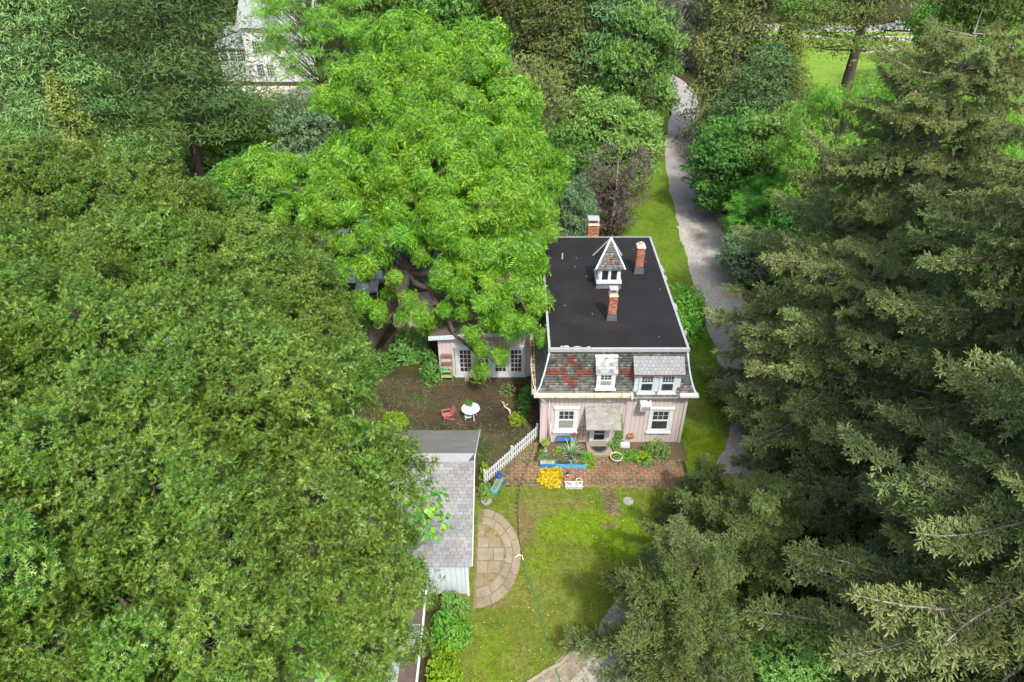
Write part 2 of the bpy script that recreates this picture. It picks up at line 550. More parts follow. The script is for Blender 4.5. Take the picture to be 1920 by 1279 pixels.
def ground_mat(name, base, patches, grain, bump=0.7, worn=None):
    """ground cover: noisy base, and patches [(x, y, rx, ry, colour, strength)] of other growth, bare soil or thatch"""
    m, nt, b = new_mat(name)
    co = nt.nodes.new('ShaderNodeNewGeometry').outputs['Position']
    n1 = noise(nt, 0.35, 6, 0.62, co, 0.4)
    c = ramp(nt, n1, base)
    n2 = noise(nt, 7.0, 5, 0.7, co)
    wob = noise(nt, 1.1, 6, 0.7, co, 0.3)
    sx = N(nt, 'ShaderNodeSeparateXYZ')
    nt.links.new(co, sx.inputs[0])
    for (x, y, rx, ry, col, st) in patches:
        prev = None
        for ax, c0, r in ((0, x, rx), (1, y, ry)):
            a = N(nt, 'ShaderNodeMath', operation='SUBTRACT')
            nt.links.new(sx.outputs[ax], a.inputs[0])
            a.inputs[1].default_value = c0
            d = N(nt, 'ShaderNodeMath', operation='DIVIDE')
            nt.links.new(a.outputs[0], d.inputs[0])
            d.inputs[1].default_value = r
            p = N(nt, 'ShaderNodeMath', operation='MULTIPLY')
            nt.links.new(d.outputs[0], p.inputs[0])
            nt.links.new(d.outputs[0], p.inputs[1])
            if prev is not None:
                q = N(nt, 'ShaderNodeMath', operation='ADD')
                nt.links.new(prev, q.inputs[0])
                nt.links.new(p.outputs[0], q.inputs[1])
                prev = q.outputs[0]
            else:
                prev = p.outputs[0]
        q = N(nt, 'ShaderNodeMath', operation='MULTIPLY_ADD')
        nt.links.new(wob, q.inputs[0])
        q.inputs[1].default_value = 2.6
        nt.links.new(prev, q.inputs[2])
        f = ramp(nt, None, [(0.0, (st,) * 3), (1.0, (0, 0, 0))])
        mr = N(nt, 'ShaderNodeMapRange')
        mr.inputs[1].default_value = 1.5
        mr.inputs[2].default_value = 2.6
        nt.links.new(q.outputs[0], mr.inputs[0])
        rn = f.node
        nt.links.new(mr.outputs[0], rn.inputs[0])
        c = mixc(nt, f, c, col)
    n4 = noise(nt, 2.3, 6, 0.72, co, 0.5)
    c = mixc(nt, 1.0, c, ramp(nt, n4, [(0.3, (0.62 + 0.38 * (grain > .8),) * 3), (0.62, (1.08,) * 3)]), 'MULTIPLY')
    if worn:
        n5 = noise(nt, 1.4, 7, 0.75, co, 0.8)
        c = mixc(nt, ramp(nt, n5, [(0.52, (0, 0, 0)), (0.66, (.75, .75, .75))]), c, worn)
    c = mixc(nt, 1.0, c, ramp(nt, n2, [(0.25, (grain,) * 3), (0.75, (1.25,) * 3)]), 'MULTIPLY')
    nt.links.new(c, b.inputs['Base Color'])
    b.inputs['Roughness'].default_value = 0.95
    b.inputs['Specular IOR Level'].default_value = 0.1
    bp = N(nt, 'ShaderNodeBump')
    bp.inputs['Strength'].default_value = bump
    bp.inputs['Distance'].default_value = 0.06
    nt.links.new(noise(nt, 14.0, 4, 0.7, co), bp.inputs['Height'])
    nt.links.new(bp.outputs[0], b.inputs['Normal'])
    return m
# ------------------------------------------------------------------ the setting
def sheet(name, pts, z, mat, kind='structure', cuts=0):
    me = bpy.data.meshes.new(name)
    me.from_pydata([(p[0], p[1], z) for p in pts], [], [tuple(range(len(pts)))])
    me.materials.append(mat)
    bm = bmesh.new()
    bm.from_mesh(me)
    bmesh.ops.triangulate(bm, faces=bm.faces)
    for f in bm.faces:
        if f.normal.z < 0:
            f.normal_flip()
    bm.to_mesh(me)
    bm.free()
    return link(name, me, None, kind)


forest_floor = ground_mat('leaf litter and woodland floor', [(0.3, (0.035, 0.035, 0.014)), (0.5, (0.06, 0.052, 0.022)), (0.7, (0.05, 0.085, 0.018))], [], 0.5)
sheet('ground', [(-420, -120), (420, -120), (420, 620), (-420, 620)], 0.0, forest_floor)


def P2(px, py):
    v = gp(px, py)
    return v.x, v.y


def patch(px, py, rx, ry, col, st=1.0):
    v = gp(px, py)
    return (v.x, v.y, rx, ry, col, st)


BARE = (0.20, 0.135, 0.075)
THATCH = (0.20, 0.19, 0.055)
VIVID = (0.155, 0.265, 0.007)
DEEPG = (0.10, 0.20, 0.014)
lawn_m = ground_mat('patchy lawn', [(0.28, (0.105, 0.15, 0.015)), (0.5, (0.14, 0.18, 0.024)), (0.72, (0.175, 0.185, 0.042))], [
    patch(1090, 985, 3.0, 1.1, VIVID, 0.95), patch(1160, 1005, 1.8, 1.6, VIVID, 0.95), patch(1010, 1060, 1.0, 0.9, VIVID, 0.4),
    patch(930, 1240, 0.9, 1.6, VIVID, 0.4),
    patch(985, 975, 0.62, 1.5, BARE, 0.95), patch(972, 1020, 0.35, 0.6, BARE, 0.9), patch(1078, 945, 0.9, 0.5, THATCH, 0.8),
    patch(1010, 950, 0.9, 0.7, THATCH, 0.8), patch(935, 1130, 0.5, 0.4, BARE, 0.7), patch(990, 1110, 1.3, 0.8, THATCH, 0.6),
    patch(975, 1230, 0.5, 1.0, THATCH, 0.5), patch(905, 920, 0.8, 0.8, BARE, 0.8), patch(1140, 985, 0.5, 0.25, BARE, 0.8),
    patch(1170, 945, 0.9, 0.7, DEEPG, 0.6)], 0.55, 0.9, (0.165, 0.15, 0.05))
LAWN = [(-2.3, 24.35), (-2.3, 3), (3.0, 3), (5.0, 12), (9.2, 19.0), (9.2, 24.35)]
sheet('lawn', LAWN, 0.004, lawn_m)
side_m = ground_mat('mown green grass', [(0.28, (0.065, 0.135, 0.010)), (0.5, (0.105, 0.19, 0.015)), (0.72, (0.145, 0.215, 0.03))],
                    [patch(1330, 850, 1.6, 1.8, (0.20, 0.31, 0.012), 0.9), patch(1300, 760, 0.7, 2.0, (0.16, 0.13, 0.05), 0.35)], 0.6, 0.9, (0.13, 0.15, 0.04))
sheet('side_lawn', [(9.21, 19.5), (13.6, 26), (15.5, 42), (17, 60), (20.5, 80), (24, 96), (13, 96), (11, 70), (4.5, 56), (3, 44), (3, 40.3), (9.21, 40.3)], 0.004, side_m)
sheet('verge', [(15.5, 38), (24, 38), (24, 60), (26, 90), (32, 96), (20, 96), (17, 60)], 0.004, ground_mat('rough roadside grass', [(0.3, (0.10, 0.12, 0.02)), (0.5, (0.15, 0.16, 0.035)), (0.7, (0.21, 0.17, 0.07))], [], 0.55))
sheet('far_lawn', [(30, 78), (75, 78), (90, 132), (40, 132)], 0.004, ground_mat('far mown lawn', [(0.3, (0.12, 0.22, 0.025)), (0.6, (0.17, 0.28, 0.04)), (0.75, (0.19, 0.27, 0.05))], [], 0.8))

# driveway: tarmac beyond, worn pale gravel nearer the house
def strip_pts(line):
    L, Rr = [], []
    for i, (x, y, w) in enumerate(line):
        a = Vector((line[max(i - 1, 0)][0], line[max(i - 1, 0)][1]))
        b = Vector((line[min(i + 1, len(line) - 1)][0], line[min(i + 1, len(line) - 1)][1]))
        d = (b - a).normalized()
        n = Vector((-d.y, d.x)) * (w / 2)
        j1, j2 = random.uniform(-0.12, 0.12), random.uniform(-0.12, 0.12)
        L.append((x + n.x * (1 + j1 * 0.6), y + n.y * (1 + j1 * 0.6)))
        Rr.append((x - n.x * (1 + j2 * 0.6), y - n.y * (1 + j2 * 0.6)))
    return L + Rr[::-1]


def smooth_line(pts, k=5):
    out = []
    for i in range(len(pts) - 1):
        p0, p1, p2, p3 = pts[max(i - 1, 0)], pts[i], pts[i + 1], pts[min(i + 2, len(pts) - 1)]
        for j in range(k):
            t = j / k
            out.append(tuple(0.5 * ((2 * b) + (-a + c) * t + (2 * a - 5 * b + 4 * c - d) * t * t + (-a + 3 * b - 3 * c + d) * t ** 3) for a, b, c, d in zip(p0, p1, p2, p3)))
    out.append(tuple(pts[-1]))
    return out


tar_m = ground_mat('grey worn tarmac', [(0.3, (0.185, 0.18, 0.17)), (0.5, (0.23, 0.222, 0.21)), (0.7, (0.27, 0.26, 0.245))], [patch(1270, 430, 1, 1.5, (0.3, 0.28, 0.25), 0.5)], 0.93, 0.12)
grav_m = ground_mat('pale gravel drive', [(0.3, (0.24, 0.23, 0.21)), (0.5, (0.30, 0.285, 0.26)), (0.7, (0.36, 0.33, 0.275))],
                    [patch(1305, 440, 0.7, 3.2, (0.15, 0.14, 0.13), 0.8), patch(1310, 410, 1.2, 1.0, (0.17, 0.16, 0.15), 0.5), patch(1345, 500, 0.5, 1.6, (0.27, 0.2, 0.12), 0.7), patch(1370, 555, 0.7, 0.8, (0.27, 0.22, 0.12), 0.7)], 0.85, 0.35)
drive_line = [(14, 118, 4), (20, 103, 3.8), (22.2, 92, 3.4), (21.5, 86.5, 3.2), (19.2, 77, 3.4), (18.1, 71.8, 3.7), (16.9, 62, 3.9), (16.25, 56, 3.6), (16.0, 53.2, 3.5)]
sheet('driveway', strip_pts(smooth_line(drive_line)), 0.012, tar_m)
gravel_line = [(16.0, 53.6, 3.7), (15.6, 49, 3.5), (15.1, 44, 3.2), (15.0, 39, 3.3), (14.7, 34, 3.2), (14.2, 30, 3.1), (13.2, 27, 3.1), (11.5, 23.6, 3.4), (9.7, 20.4, 4.0), (8.0, 17, 6.0), (6.2, 13.5, 7.6), (5.2, 9, 8), (4.6, 3, 8)]
sheet('gravel_drive', strip_pts(smooth_line(gravel_line)), 0.008, grav_m)
sheet('gravel_apron', [P2(1352, 368), P2(1372, 385), P2(1372, 420), P2(1350, 425), P2(1340, 400)], 0.016, plain('white gravel', (0.4, 0.38, 0.34), 0.95, 0.25, 5, bump=0.4))
apron_m = ground_mat('tan old concrete apron', [(0.3, (0.20, 0.175, 0.14)), (0.5, (0.27, 0.235, 0.18)), (0.7, (0.32, 0.275, 0.21))], [], 0.8)
sheet('concrete_apron', [P2(990, 1290), P2(1060, 1225), P2(1125, 1185), P2(1180, 1160), P2(1165, 1200), P2(1110, 1235), P2(1060, 1290)], 0.016, apron_m)
kb = MB()
kp = [gp(*q) for q in ((985, 1285), (1020, 1262), (1050, 1246), (1075, 1222), (1100, 1196), (1125, 1182))]
for a, b in zip(kp[:-1], kp[1:]):
    kb.bar((a.x, a.y, 0.03), (b.x, b.y, 0.03), 0.12, 0.14)
kb.build('kerb', plain('weathered kerb stone', (0.26, 0.22, 0.16), 0.9, 0.3, 4, bump=0.3), kind='structure')
sheet('far_road', [(34, 128.5), (120, 122.5), (120, 129.5), (34, 134)], 0.006, tar_m)
sheet('far_path', [P2(1610, 92), P2(1670, 84), P2(1690, 86), P2(1735, 112), P2(1722, 116), P2(1672, 92), P2(1625, 100)], 0.010, grav_m)
sheet('terrace', [(-34, 83), (-22, 83), (-22, 95), (-40, 95)], 0.012, plain('pale terrace paving', (0.52, 0.46, 0.38), 0.9, 0.12, 1.0))
sheet('back_lawn', [(-60, 70), (-14, 70), (-14, 84), (-60, 90)], 0.005, side_m)
sheet('garden_bed', [(1.65, 27.55), (1.3, 26.0), (1.9, 25.75), (3.9, 25.75), (4.1, 27.55)], 0.02, M['soil'])
sheet('side_bed', [(5.4, 27.55), (5.5, 26.5), (7.5, 26.2), (9.4, 26.1), (9.4, 27.55)], 0.02, M['soil'])


# brick paving: every brick its own box, joined into one mesh per area (each a few pixels)
BOXV = np.array([(-.5, -.5, 0), (.5, -.5, 0), (.5, .5, 0), (-.5, .5, 0), (-.5, -.5, 1), (.5, -.5, 1), (.5, .5, 1), (-.5, .5, 1)], np.float32)
BOXF = np.array([(4, 5, 6), (4, 6, 7), (0, 1, 5), (0, 5, 4), (1, 2, 6), (1, 6, 5), (2, 3, 7), (2, 7, 6), (3, 0, 4), (3, 4, 7)], np.int32)


def inside(poly, x, y):
    r = False
    j = len(poly) - 1
    for i in range(len(poly)):
        xi, yi = poly[i]
        xj, yj = poly[j]
        if (yi > y) != (yj > y) and x < (xj - xi) * (y - yi) / (yj - yi) + xi:
            r = not r
        j = i
    return r


def bricks(name, poly, parent, mat, ang=0.0, pattern='basket', z=0.0, tf=None):
    L, W, H = 0.205, 0.098, 0.05
    ca, sa = math.cos(ang), math.sin(ang)
    xs = [p[0] for p in poly]
    ys = [p[1] for p in poly]
    cx, cyy = sum(xs) / len(xs), sum(ys) / len(ys)
    ext = max(max(xs) - min(xs), max(ys) - min(ys)) * 0.75
    items = []
    if pattern == 'basket':
        n = int(ext / 0.212) + 1
        for i in range(-n, n):
            for j in range(-n, n):
                for k in (-0.25, 0.25):
                    if (i + j) % 2:
                        items.append((i * 0.212, (j + k) * 0.212, 0))
                    else:
                        items.append(((i + k) * 0.212, j * 0.212, 1))
    else:
        n, m_ = int(ext / 0.21) + 1, int(ext / 0.104) + 1
        for j in range(-m_, m_):
            for i in range(-n, n):
                items.append((i * 0.212 + (j % 2) * 0.106, j * 0.104, 0))
    V, T = [], []
    for (u, v, o) in items:
        x, y = cx + u * ca - v * sa, cyy + u * sa + v * ca
        if not inside(poly, x, y):
            continue
        a = ang + (PI / 2 if o else 0) + random.gauss(0, 0.025)
        c2, s2 = math.cos(a), math.sin(a)
        q = BOXV * (L * random.uniform(0.95, 1), W * random.uniform(0.94, 1), H)
        q[4:, 2] += q[4:, 0] * random.gauss(0, 0.03) + q[4:, 1] * random.gauss(0, 0.04) + random.gauss(0, 0.004)
        V.append(np.stack([x + q[:, 0] * c2 - q[:, 1] * s2, y + q[:, 0] * s2 + q[:, 1] * c2, z - 0.025 + q[:, 2]], 1))
        T.append(np.full(8, tf(x, y) if tf else random.random()))
    F = BOXF[None] + (np.arange(len(V)) * 8)[:, None, None]
    me = mesh_np(name, np.concatenate(V), F.reshape(-1, 3), mat, tint=np.concatenate(T))
    return link(name, me, parent, 'stuff')


front_poly = [(-0.9, 24.45), (8.9, 24.2), (9.0, 26.2), (5.4, 26.35), (4.1, 26.4), (4.0, 25.75), (1.7, 25.72), (1.1, 26.2), (1.45, 27.5), (0.9, 27.5), (-0.9, 25.3)]
fp = sheet('brick_path', front_poly, 0.010, M['joint_soil'])
bricks('brick_paving', front_poly, fp, M['paver'], 0.0, 'basket', 0.012, lambda x, y: min(1, max(0, random.gauss((0.85 if 24.85 < y < 25.7 and -0.1 < x else 0.5) - (0.25 if x < 0.2 else 0), 0.2))))
walk = [P2(1127, 917), P2(1151, 917), P2(1165, 966), P2(1139, 966)]
wk = sheet('brick_walk', walk, 0.010, M['joint_soil'])
bricks('brick_paving', walk, wk, M['paver'], R(-6), 'run', 0.008, lambda x, y: random.uniform(0.1, 0.7))
court = [(-10.5, 33.2), (-11, 27), (-8.5, 25.9), (-1.7, 25.9), (-1.4, 25.3), (1.45, 28.2), (1.45, 33.2)]
ct = sheet('courtyard', court, 0.010, M['joint_moss'])
bricks('brick_paving', court, ct, M['paver_mossy'], R(0), 'run', 0.009, lambda x, y: min(1, max(0, .45 + .42 * math.sin(x * .9 + 1.5 * math.sin(y * .8)) * math.sin(y * 1.1 + x * .35 + 1) + (.3 if y < 27.6 else 0) - (.2 if 28.3 < y < 31.5 and -4.5 < x < -.5 else 0) + random.gauss(0, .16))))

# half-round flagstone terrace beside the garage: every slab a part
FC = (-1.62, 20.15)
fs_ = sheet('stone_terrace', [(FC[0] - 0.05, FC[1] - 2.75)] + [(FC[0] + 2.02 * math.cos(a), FC[1] + 2.75 * math.sin(a)) for a in np.linspace(-PI / 2, PI / 2, 24)] + [(FC[0] - 0.05, FC[1] + 2.75)], 0.010, M['joint_soil'])


def slab(poly, h):
    c = Vector((sum(p[0] for p in poly) / len(poly), sum(p[1] for p in poly) / len(poly), 0))
    q = [(p[0] + random.gauss(0, 0.012), p[1] + random.gauss(0, 0.012)) for p in poly]
    MB().prism(q, -0.02, h + random.gauss(0.0, 0.006)).build('flagstone', M['flag'], fs_)


def ringseg(r0, r1, a0, a1, n=4):
    A = np.linspace(a0, a1, n)
    return [(FC[0] + r0 * 0.735 * math.cos(a), FC[1] + r0 * math.sin(a)) for a in A] + [(FC[0] + r1 * 0.735 * math.cos(a), FC[1] + r1 * math.sin(a)) for a in A[::-1]]


for (r0, r1, n) in ((2.28, 2.74, 8), (1.80, 2.24, 7)):
    e = np.linspace(-PI / 2 + 0.03, PI / 2 - 0.12, n + 1) + np.array([0] + [random.gauss(0, 0.04) for _ in range(n - 1)] + [0])
    for a0, a1 in zip(e[:-1], e[1:]):
        g = 0.012
        slab(ringseg(r0, r1, a0 + g, a1 - g), 0.045)
rows = [(-1.7, -1.0), (-0.98, -0.33), (-0.31, 0.40), (0.42, 0.98), (1.0, 1.7)]
for (v0, v1) in rows:
    w = 0.735 * math.sqrt(max(0.05, 1.76 ** 2 - max(abs(v0), abs(v1)) ** 2)) - 0.02
    cut = [0, w] if w < 0.7 else [0, w * random.uniform(0.45, 0.62), w]
    for u0, u1 in zip(cut[:-1], cut[1:]):
        slab([(FC[0] + u0 + 0.012, FC[1] + v0), (FC[0] + u1 - 0.012, FC[1] + v0), (FC[0] + u1 - 0.012, FC[1] + v1 - 0.02), (FC[0] + u0 + 0.012, FC[1] + v1 - 0.02)], 0.035)
# ------------------------------------------------------------------ the mansard house
HX0, HX1, HY0, HY1 = 1.6, 9.12, 27.6, 40.1
WZ = 3.5
house = thing('mansard_house', 'pink-grey board house with flat black roof, slate mansard and cupola', 'house', ((HX0 + HX1) / 2, (HY0 + HY1) / 2, 0))


def boards(wall, axis, a0, a1, b, z0, z1, out, pitch=0.225, skip=()):
    """upright boards on a wall face; axis 'x' runs along X at Y=b, axis 'y' along Y at X=b; out = direction of the face"""
    n = int(round((a1 - a0) / pitch))
    w = (a1 - a0) / n
    t = 0.022
    src = None
    org = ORG[wall.name]
    for i in range(n):
        c = a0 + (i + 0.5) * w
        if src is None:
            mb = MB()
            if axis == 'x':
                mb.box(-w / 2 + 0.008, w / 2 - 0.008, min(0, out * t), max(0, out * t), z0, z1)
            else:
                mb.box(min(0, out * t), max(0, out * t), -w / 2 + 0.008, w / 2 - 0.008, z0, z1)
            src = mb.build('board', M['siding'], wall, org=Vector((0, 0, 0)))
            o = src
        else:
            o = put(src, wall)
        p = Vector((c, b, 0)) if axis == 'x' else Vector((b, c, 0))
        o.location = p - Vector((org.x, org.y, 0)) + Vector((0, 0, random.gauss(0, 0.004)))


GAP = plain('dark board joint', (0.16, 0.135, 0.125), 0.85, 0.2, 5)  # darker backing colour that shows in the gaps between boards
mb = MB().box(HX0, HX1, HY0, HY0 + 0.15, 0, WZ)
fw = mb.build('front_wall', GAP, house)
boards(fw, 'x', HX0, HX1, HY0, 0.05, WZ, -1)
mb = MB().box(HX0, HX0 + 0.15, HY0 + 0.15, HY1, 0, WZ)
lw = mb.build('left_wall', GAP, house)
boards(lw, 'y', HY0 + 0.15, HY1, HX0, 0.05, WZ, -1)
mb = MB().box(HX1 - 0.15, HX1, HY0 + 0.15, HY1, 0, WZ)
rw = mb.build('right_wall', GAP, house)
boards(rw, 'y', HY0 + 0.15, HY1, HX1, 0.05, WZ, 1)
bw = MB().box(HX0 + 0.15, HX1 - 0.15, HY1 - 0.15, HY1, 0, WZ).build('back_wall', M['siding'], house)
cb = MB()
for (x, y) in ((HX0 - 0.025, HY0 - 0.03), (HX1 + 0.025, HY0 - 0.03)):
    cb.cbox((x, y, WZ / 2), (0.14, 0.13, WZ))
cb.build('corner_board', M['siding'], house)
MB().cbox((6.1, HY0 - 0.05, WZ / 2), (0.13, 0.07, WZ)).build('downspout', M['siding'], house)
ds = MB()
ds.tube([(1.95, HY0 - 0.07, 3.3), (1.95, HY0 - 0.07, 0.3)], 0.035, 6)
ds.tube([(2.07, HY0 - 0.06, 1.4), (2.07, HY0 - 0.06, 0.0)], 0.05, 6)
ds.build('conduit', M['siding'], house)
MB().box(HX0 - 0.02, HX1 + 0.02, HY0 - 0.05, HY0 + 0.1, -0.05, 0.06).build('plinth', M['stone'], house)

PROF = [(3.62, 0.46), (3.72, 0.36), (3.9, 0.24), (4.15, 0.13), (4.5, 0.02), (4.9, -0.09), (5.4, -0.2), (6.0, -0.31)]


def prof_d(z):
    for (z0, d0), (z1, d1) in zip(PROF[:-1], PROF[1:]):
        if z <= z1:
            return d0 + (d1 - d0) * (z - z0) / (z1 - z0)
    return PROF[-1][1]


mb = MB()
loops = []
for z, d in PROF:
    loops.append([(HX0 - d, HY0 - d, z), (HX1 + d, HY0 - d, z), (HX1 + d, HY1 + d, z), (HX0 - d, HY1 + d, z)])
flat = [p for l in loops for p in l]
fs = []
for i in range(len(loops) - 1):
    for k in range(4):
        fs.append((i * 4 + k, i * 4 + (k + 1) % 4, (i + 1) * 4 + (k + 1) % 4, (i + 1) * 4 + k))
fs.append((3, 2, 1, 0))
mb._add(flat, fs)
man = mb.build('mansard_roof', M['flash'], house)

# slate courses: rows of single slates lying on the curved slope, red diamonds laid into the front
ts = np.linspace(0, 1, 200)
zz = np.array([3.64 + (5.98 - 3.64) * t for t in ts])
dd = np.array([prof_d(z) for z in zz])
arc = np.concatenate([[0], np.cumsum(np.hypot(np.diff(zz), np.diff(dd)))])
NR = 17
redges = np.linspace(0, arc[-1], NR + 1)
rz = np.interp(redges, arc, zz)
rd = np.interp(redges, arc, dd)
SV, SF, ST = [], [], []


def slate_red(x, r):
    """red band and diamonds of the front slope, by place in the bond"""
    row = NR - 1 - r
    if row in (7, 8) and abs(x - 4.77) > 0.62 and abs(x - 6.54) > 0.62 and x < 8.4 and not any(abs(x - cx) < 0.3 for cx in (3.0, 4.77, 6.54, 8.31)):
        return True
    for cx in (3.0, 4.77, 6.54, 8.31):
        q = abs(x - cx) / 0.56 + abs(row - 7.5) / 6.6
        if 0.56 < q < 1.06:
            return True
    return False


def add_slate(p, nrm, red):
    """p: four corners lower-left, lower-right, upper-right, upper-left; the lower edge lies proud"""
    b = len(SV)
    lift = 0.009 + random.uniform(0, 0.006)
    n = Vector(nrm)
    q = [Vector(p[0]) + n * lift, Vector(p[1]) + n * lift, Vector(p[2]) + n * 0.004, Vector(p[3]) + n * 0.004, Vector(p[0]), Vector(p[1])]
    SV.extend([tuple(v) for v in q])
    SF.extend([(b, b + 1, b + 2), (b, b + 2, b + 3), (b + 4, b + 5, b + 1), (b + 4, b + 1, b)])
    t = random.uniform(0.8, 1.0) if red else min(0.77, max(0, random.gauss(0.36, 0.22)))
    ST.extend([t] * 6)


for r in range(NR):
    z0, z1, d0, d1 = rz[r], rz[r + 1], rd[r], rd[r + 1]
    slope = Vector((0, d0 - d1, z1 - z0)).normalized()
    ny, nz = -slope.z, slope.y
    for side in ('front', 'left', 'right'):
        if side == 'front':
            lo, hi = HX0 - d1 + 0.02, HX1 + d1 - 0.02
        else:
            lo, hi = HY0 - d1 + 0.02, HY1 + d1 - 0.02
        w = 0.165
        a = lo - (w / 2 if r % 2 else 0) - 0.0
        while a < hi:
            wj = w * random.uniform(0.93, 1.07)
            u0, u1 = max(lo, a + 0.004), min(hi, a + wj - 0.004)
            a += wj
            if u1 - u0 < 0.03:
                continue
            jj = random.gauss(0, 0.004)
            if side == 'front':
                add_slate([(u0, HY0 - d0, z0 + jj), (u1, HY0 - d0, z0 + jj), (u1, HY0 - d1, z1), (u0, HY0 - d1, z1)], (0, ny, nz), slate_red((u0 + u1) / 2, r))
            elif side == 'left':
                add_slate([(HX0 - d0, u1, z0 + jj), (HX0 - d0, u0, z0 + jj), (HX0 - d1, u0, z1), (HX0 - d1, u1, z1)], (ny, 0, nz), False)
            else:
                add_slate([(HX1 + d0, u0, z0 + jj), (HX1 + d0, u1, z0 + jj), (HX1 + d1, u1, z1), (HX1 + d1, u0, z1)], (-ny, 0, nz), False)
org = np.array(ORG[house.name])
link('slate_course', mesh_np('slate_course', np.array(SV) - org, SF, M['slate'], tint=ST), man, 'stuff')
for (sx, hx) in ((-1, HX0), (1, HX1)):
    mb = MB()
    mb.tube([(hx + sx * (d + 0.015), HY0 - d - 0.015, z) for z, d in PROF], 0.055, 4)
    mb.build('hip_trim', M['bluewhite'], man)

# flat roof
dk = MB().box(HX0 + 0.31, HX1 - 0.31, HY0 + 0.31, HY1 - 0.31, 5.9, 6.18).build('flat_roof', M['membrane'], house)
sc = MB()
for (x, y, w, d) in ((2.75, 28.06, 0.42, 0.10), (3.3, 28.03, 0.5, 0.05), (3.85, 28.02, 0.25, 0.04), (2.5, 28.04, 0.2, 0.07)):
    q = [(x + math.cos(a) * w * random.uniform(0.4, 1) / 2, y + math.sin(a) * d * random.uniform(0.4, 1)) for a in np.linspace(0, 2 * PI, 11)[:-1]]
    sc.prism(q, 6.17, 6.185)
sc.build('dried_sealant', M['roofscar'], house)
mb = MB()
x0, x1, y0, y1 = HX0 + 0.31, HX1 - 0.31, HY0 + 0.31, HY1 - 0.31
mb.box(x0 - 0.10, x1 + 0.10, y0 - 0.11, y0 + 0.04, 6.02, 6.20)
mb.box(x0 - 0.09, x0 + 0.03, y0 + 0.045, y1, 6.03, 6.20)
mb.box(x1 - 0.03, x1 + 0.09, y0 + 0.045, y1, 6.03, 6.20)
mb.box(x0 - 0.09, x1 + 0.09, y1 + 0.005, y1 + 0.09, 6.03, 6.195)
mb.build('roof_edge', M['trim_grey'], house)

# eaves: gutters on front (broken by the wide dormer) and left side
def gutter(x0, x1):
    mb = MB()
    y = HY0 - 0.46
    mb.hexa([(x0, y + 0.02, 3.58), (x0, y - 0.10, 3.62), (x0, y - 0.12, 3.68), (x0, y - 0.02, 3.70), (x0, y + 0.12, 3.80), (x0, y + 0.16, 3.6)],
            [(x1, y + 0.02, 3.58), (x1, y - 0.10, 3.62), (x1, y - 0.12, 3.68), (x1, y - 0.02, 3.70), (x1, y + 0.12, 3.80), (x1, y + 0.16, 3.6)])
    return mb.build('gutter', M['gutter'] if x0 < 5 else M['trim_grey'], house)


gutter(HX0 - 0.46, 6.2)
gutter(8.62, HX1 + 0.46)
mb = MB()
xg = HX0 - 0.46
mb.hexa([(xg + 0.02, HY0 - 0.3, 3.58), (xg - 0.12, HY0 - 0.3, 3.66), (xg - 0.02, HY0 - 0.3, 3.70), (xg + 0.14, HY0 - 0.3, 3.76)],
        [(xg + 0.02, HY1, 3.58), (xg - 0.12, HY1, 3.66), (xg - 0.02, HY1, 3.70), (xg + 0.14, HY1, 3.76)])
lg = mb.build('gutter', M['gutter'], house)
mb = MB()
for i in range(60):
    mb.cbox((xg + 0.0 + random.gauss(0, 0.03), random.uniform(27.6, 32), 3.735), (random.uniform(0.05, 0.11), random.uniform(0.05, 0.2), 0.03), random.uniform(0, 3))
mb.build('leaf_litter', plain('rusty dry leaves', (0.27, 0.12, 0.03), 0.9, 0.4, 9), lg, 'stuff')
MB().box(HX0 - 0.44, HX1 + 0.44, HY0 - 0.42, HY0 - 0.005, 3.50, 3.575).build('soffit', M['siding'], house)
MB().tube([(1.1, 31.0, 3.9), (1.02, 29.4, 3.86), (1.12, 28.0, 3.82), (1.3, 27.2, 3.72), (1.75, 27.05, 3.3)], 0.022, 5).build('cable', M['white'], house)


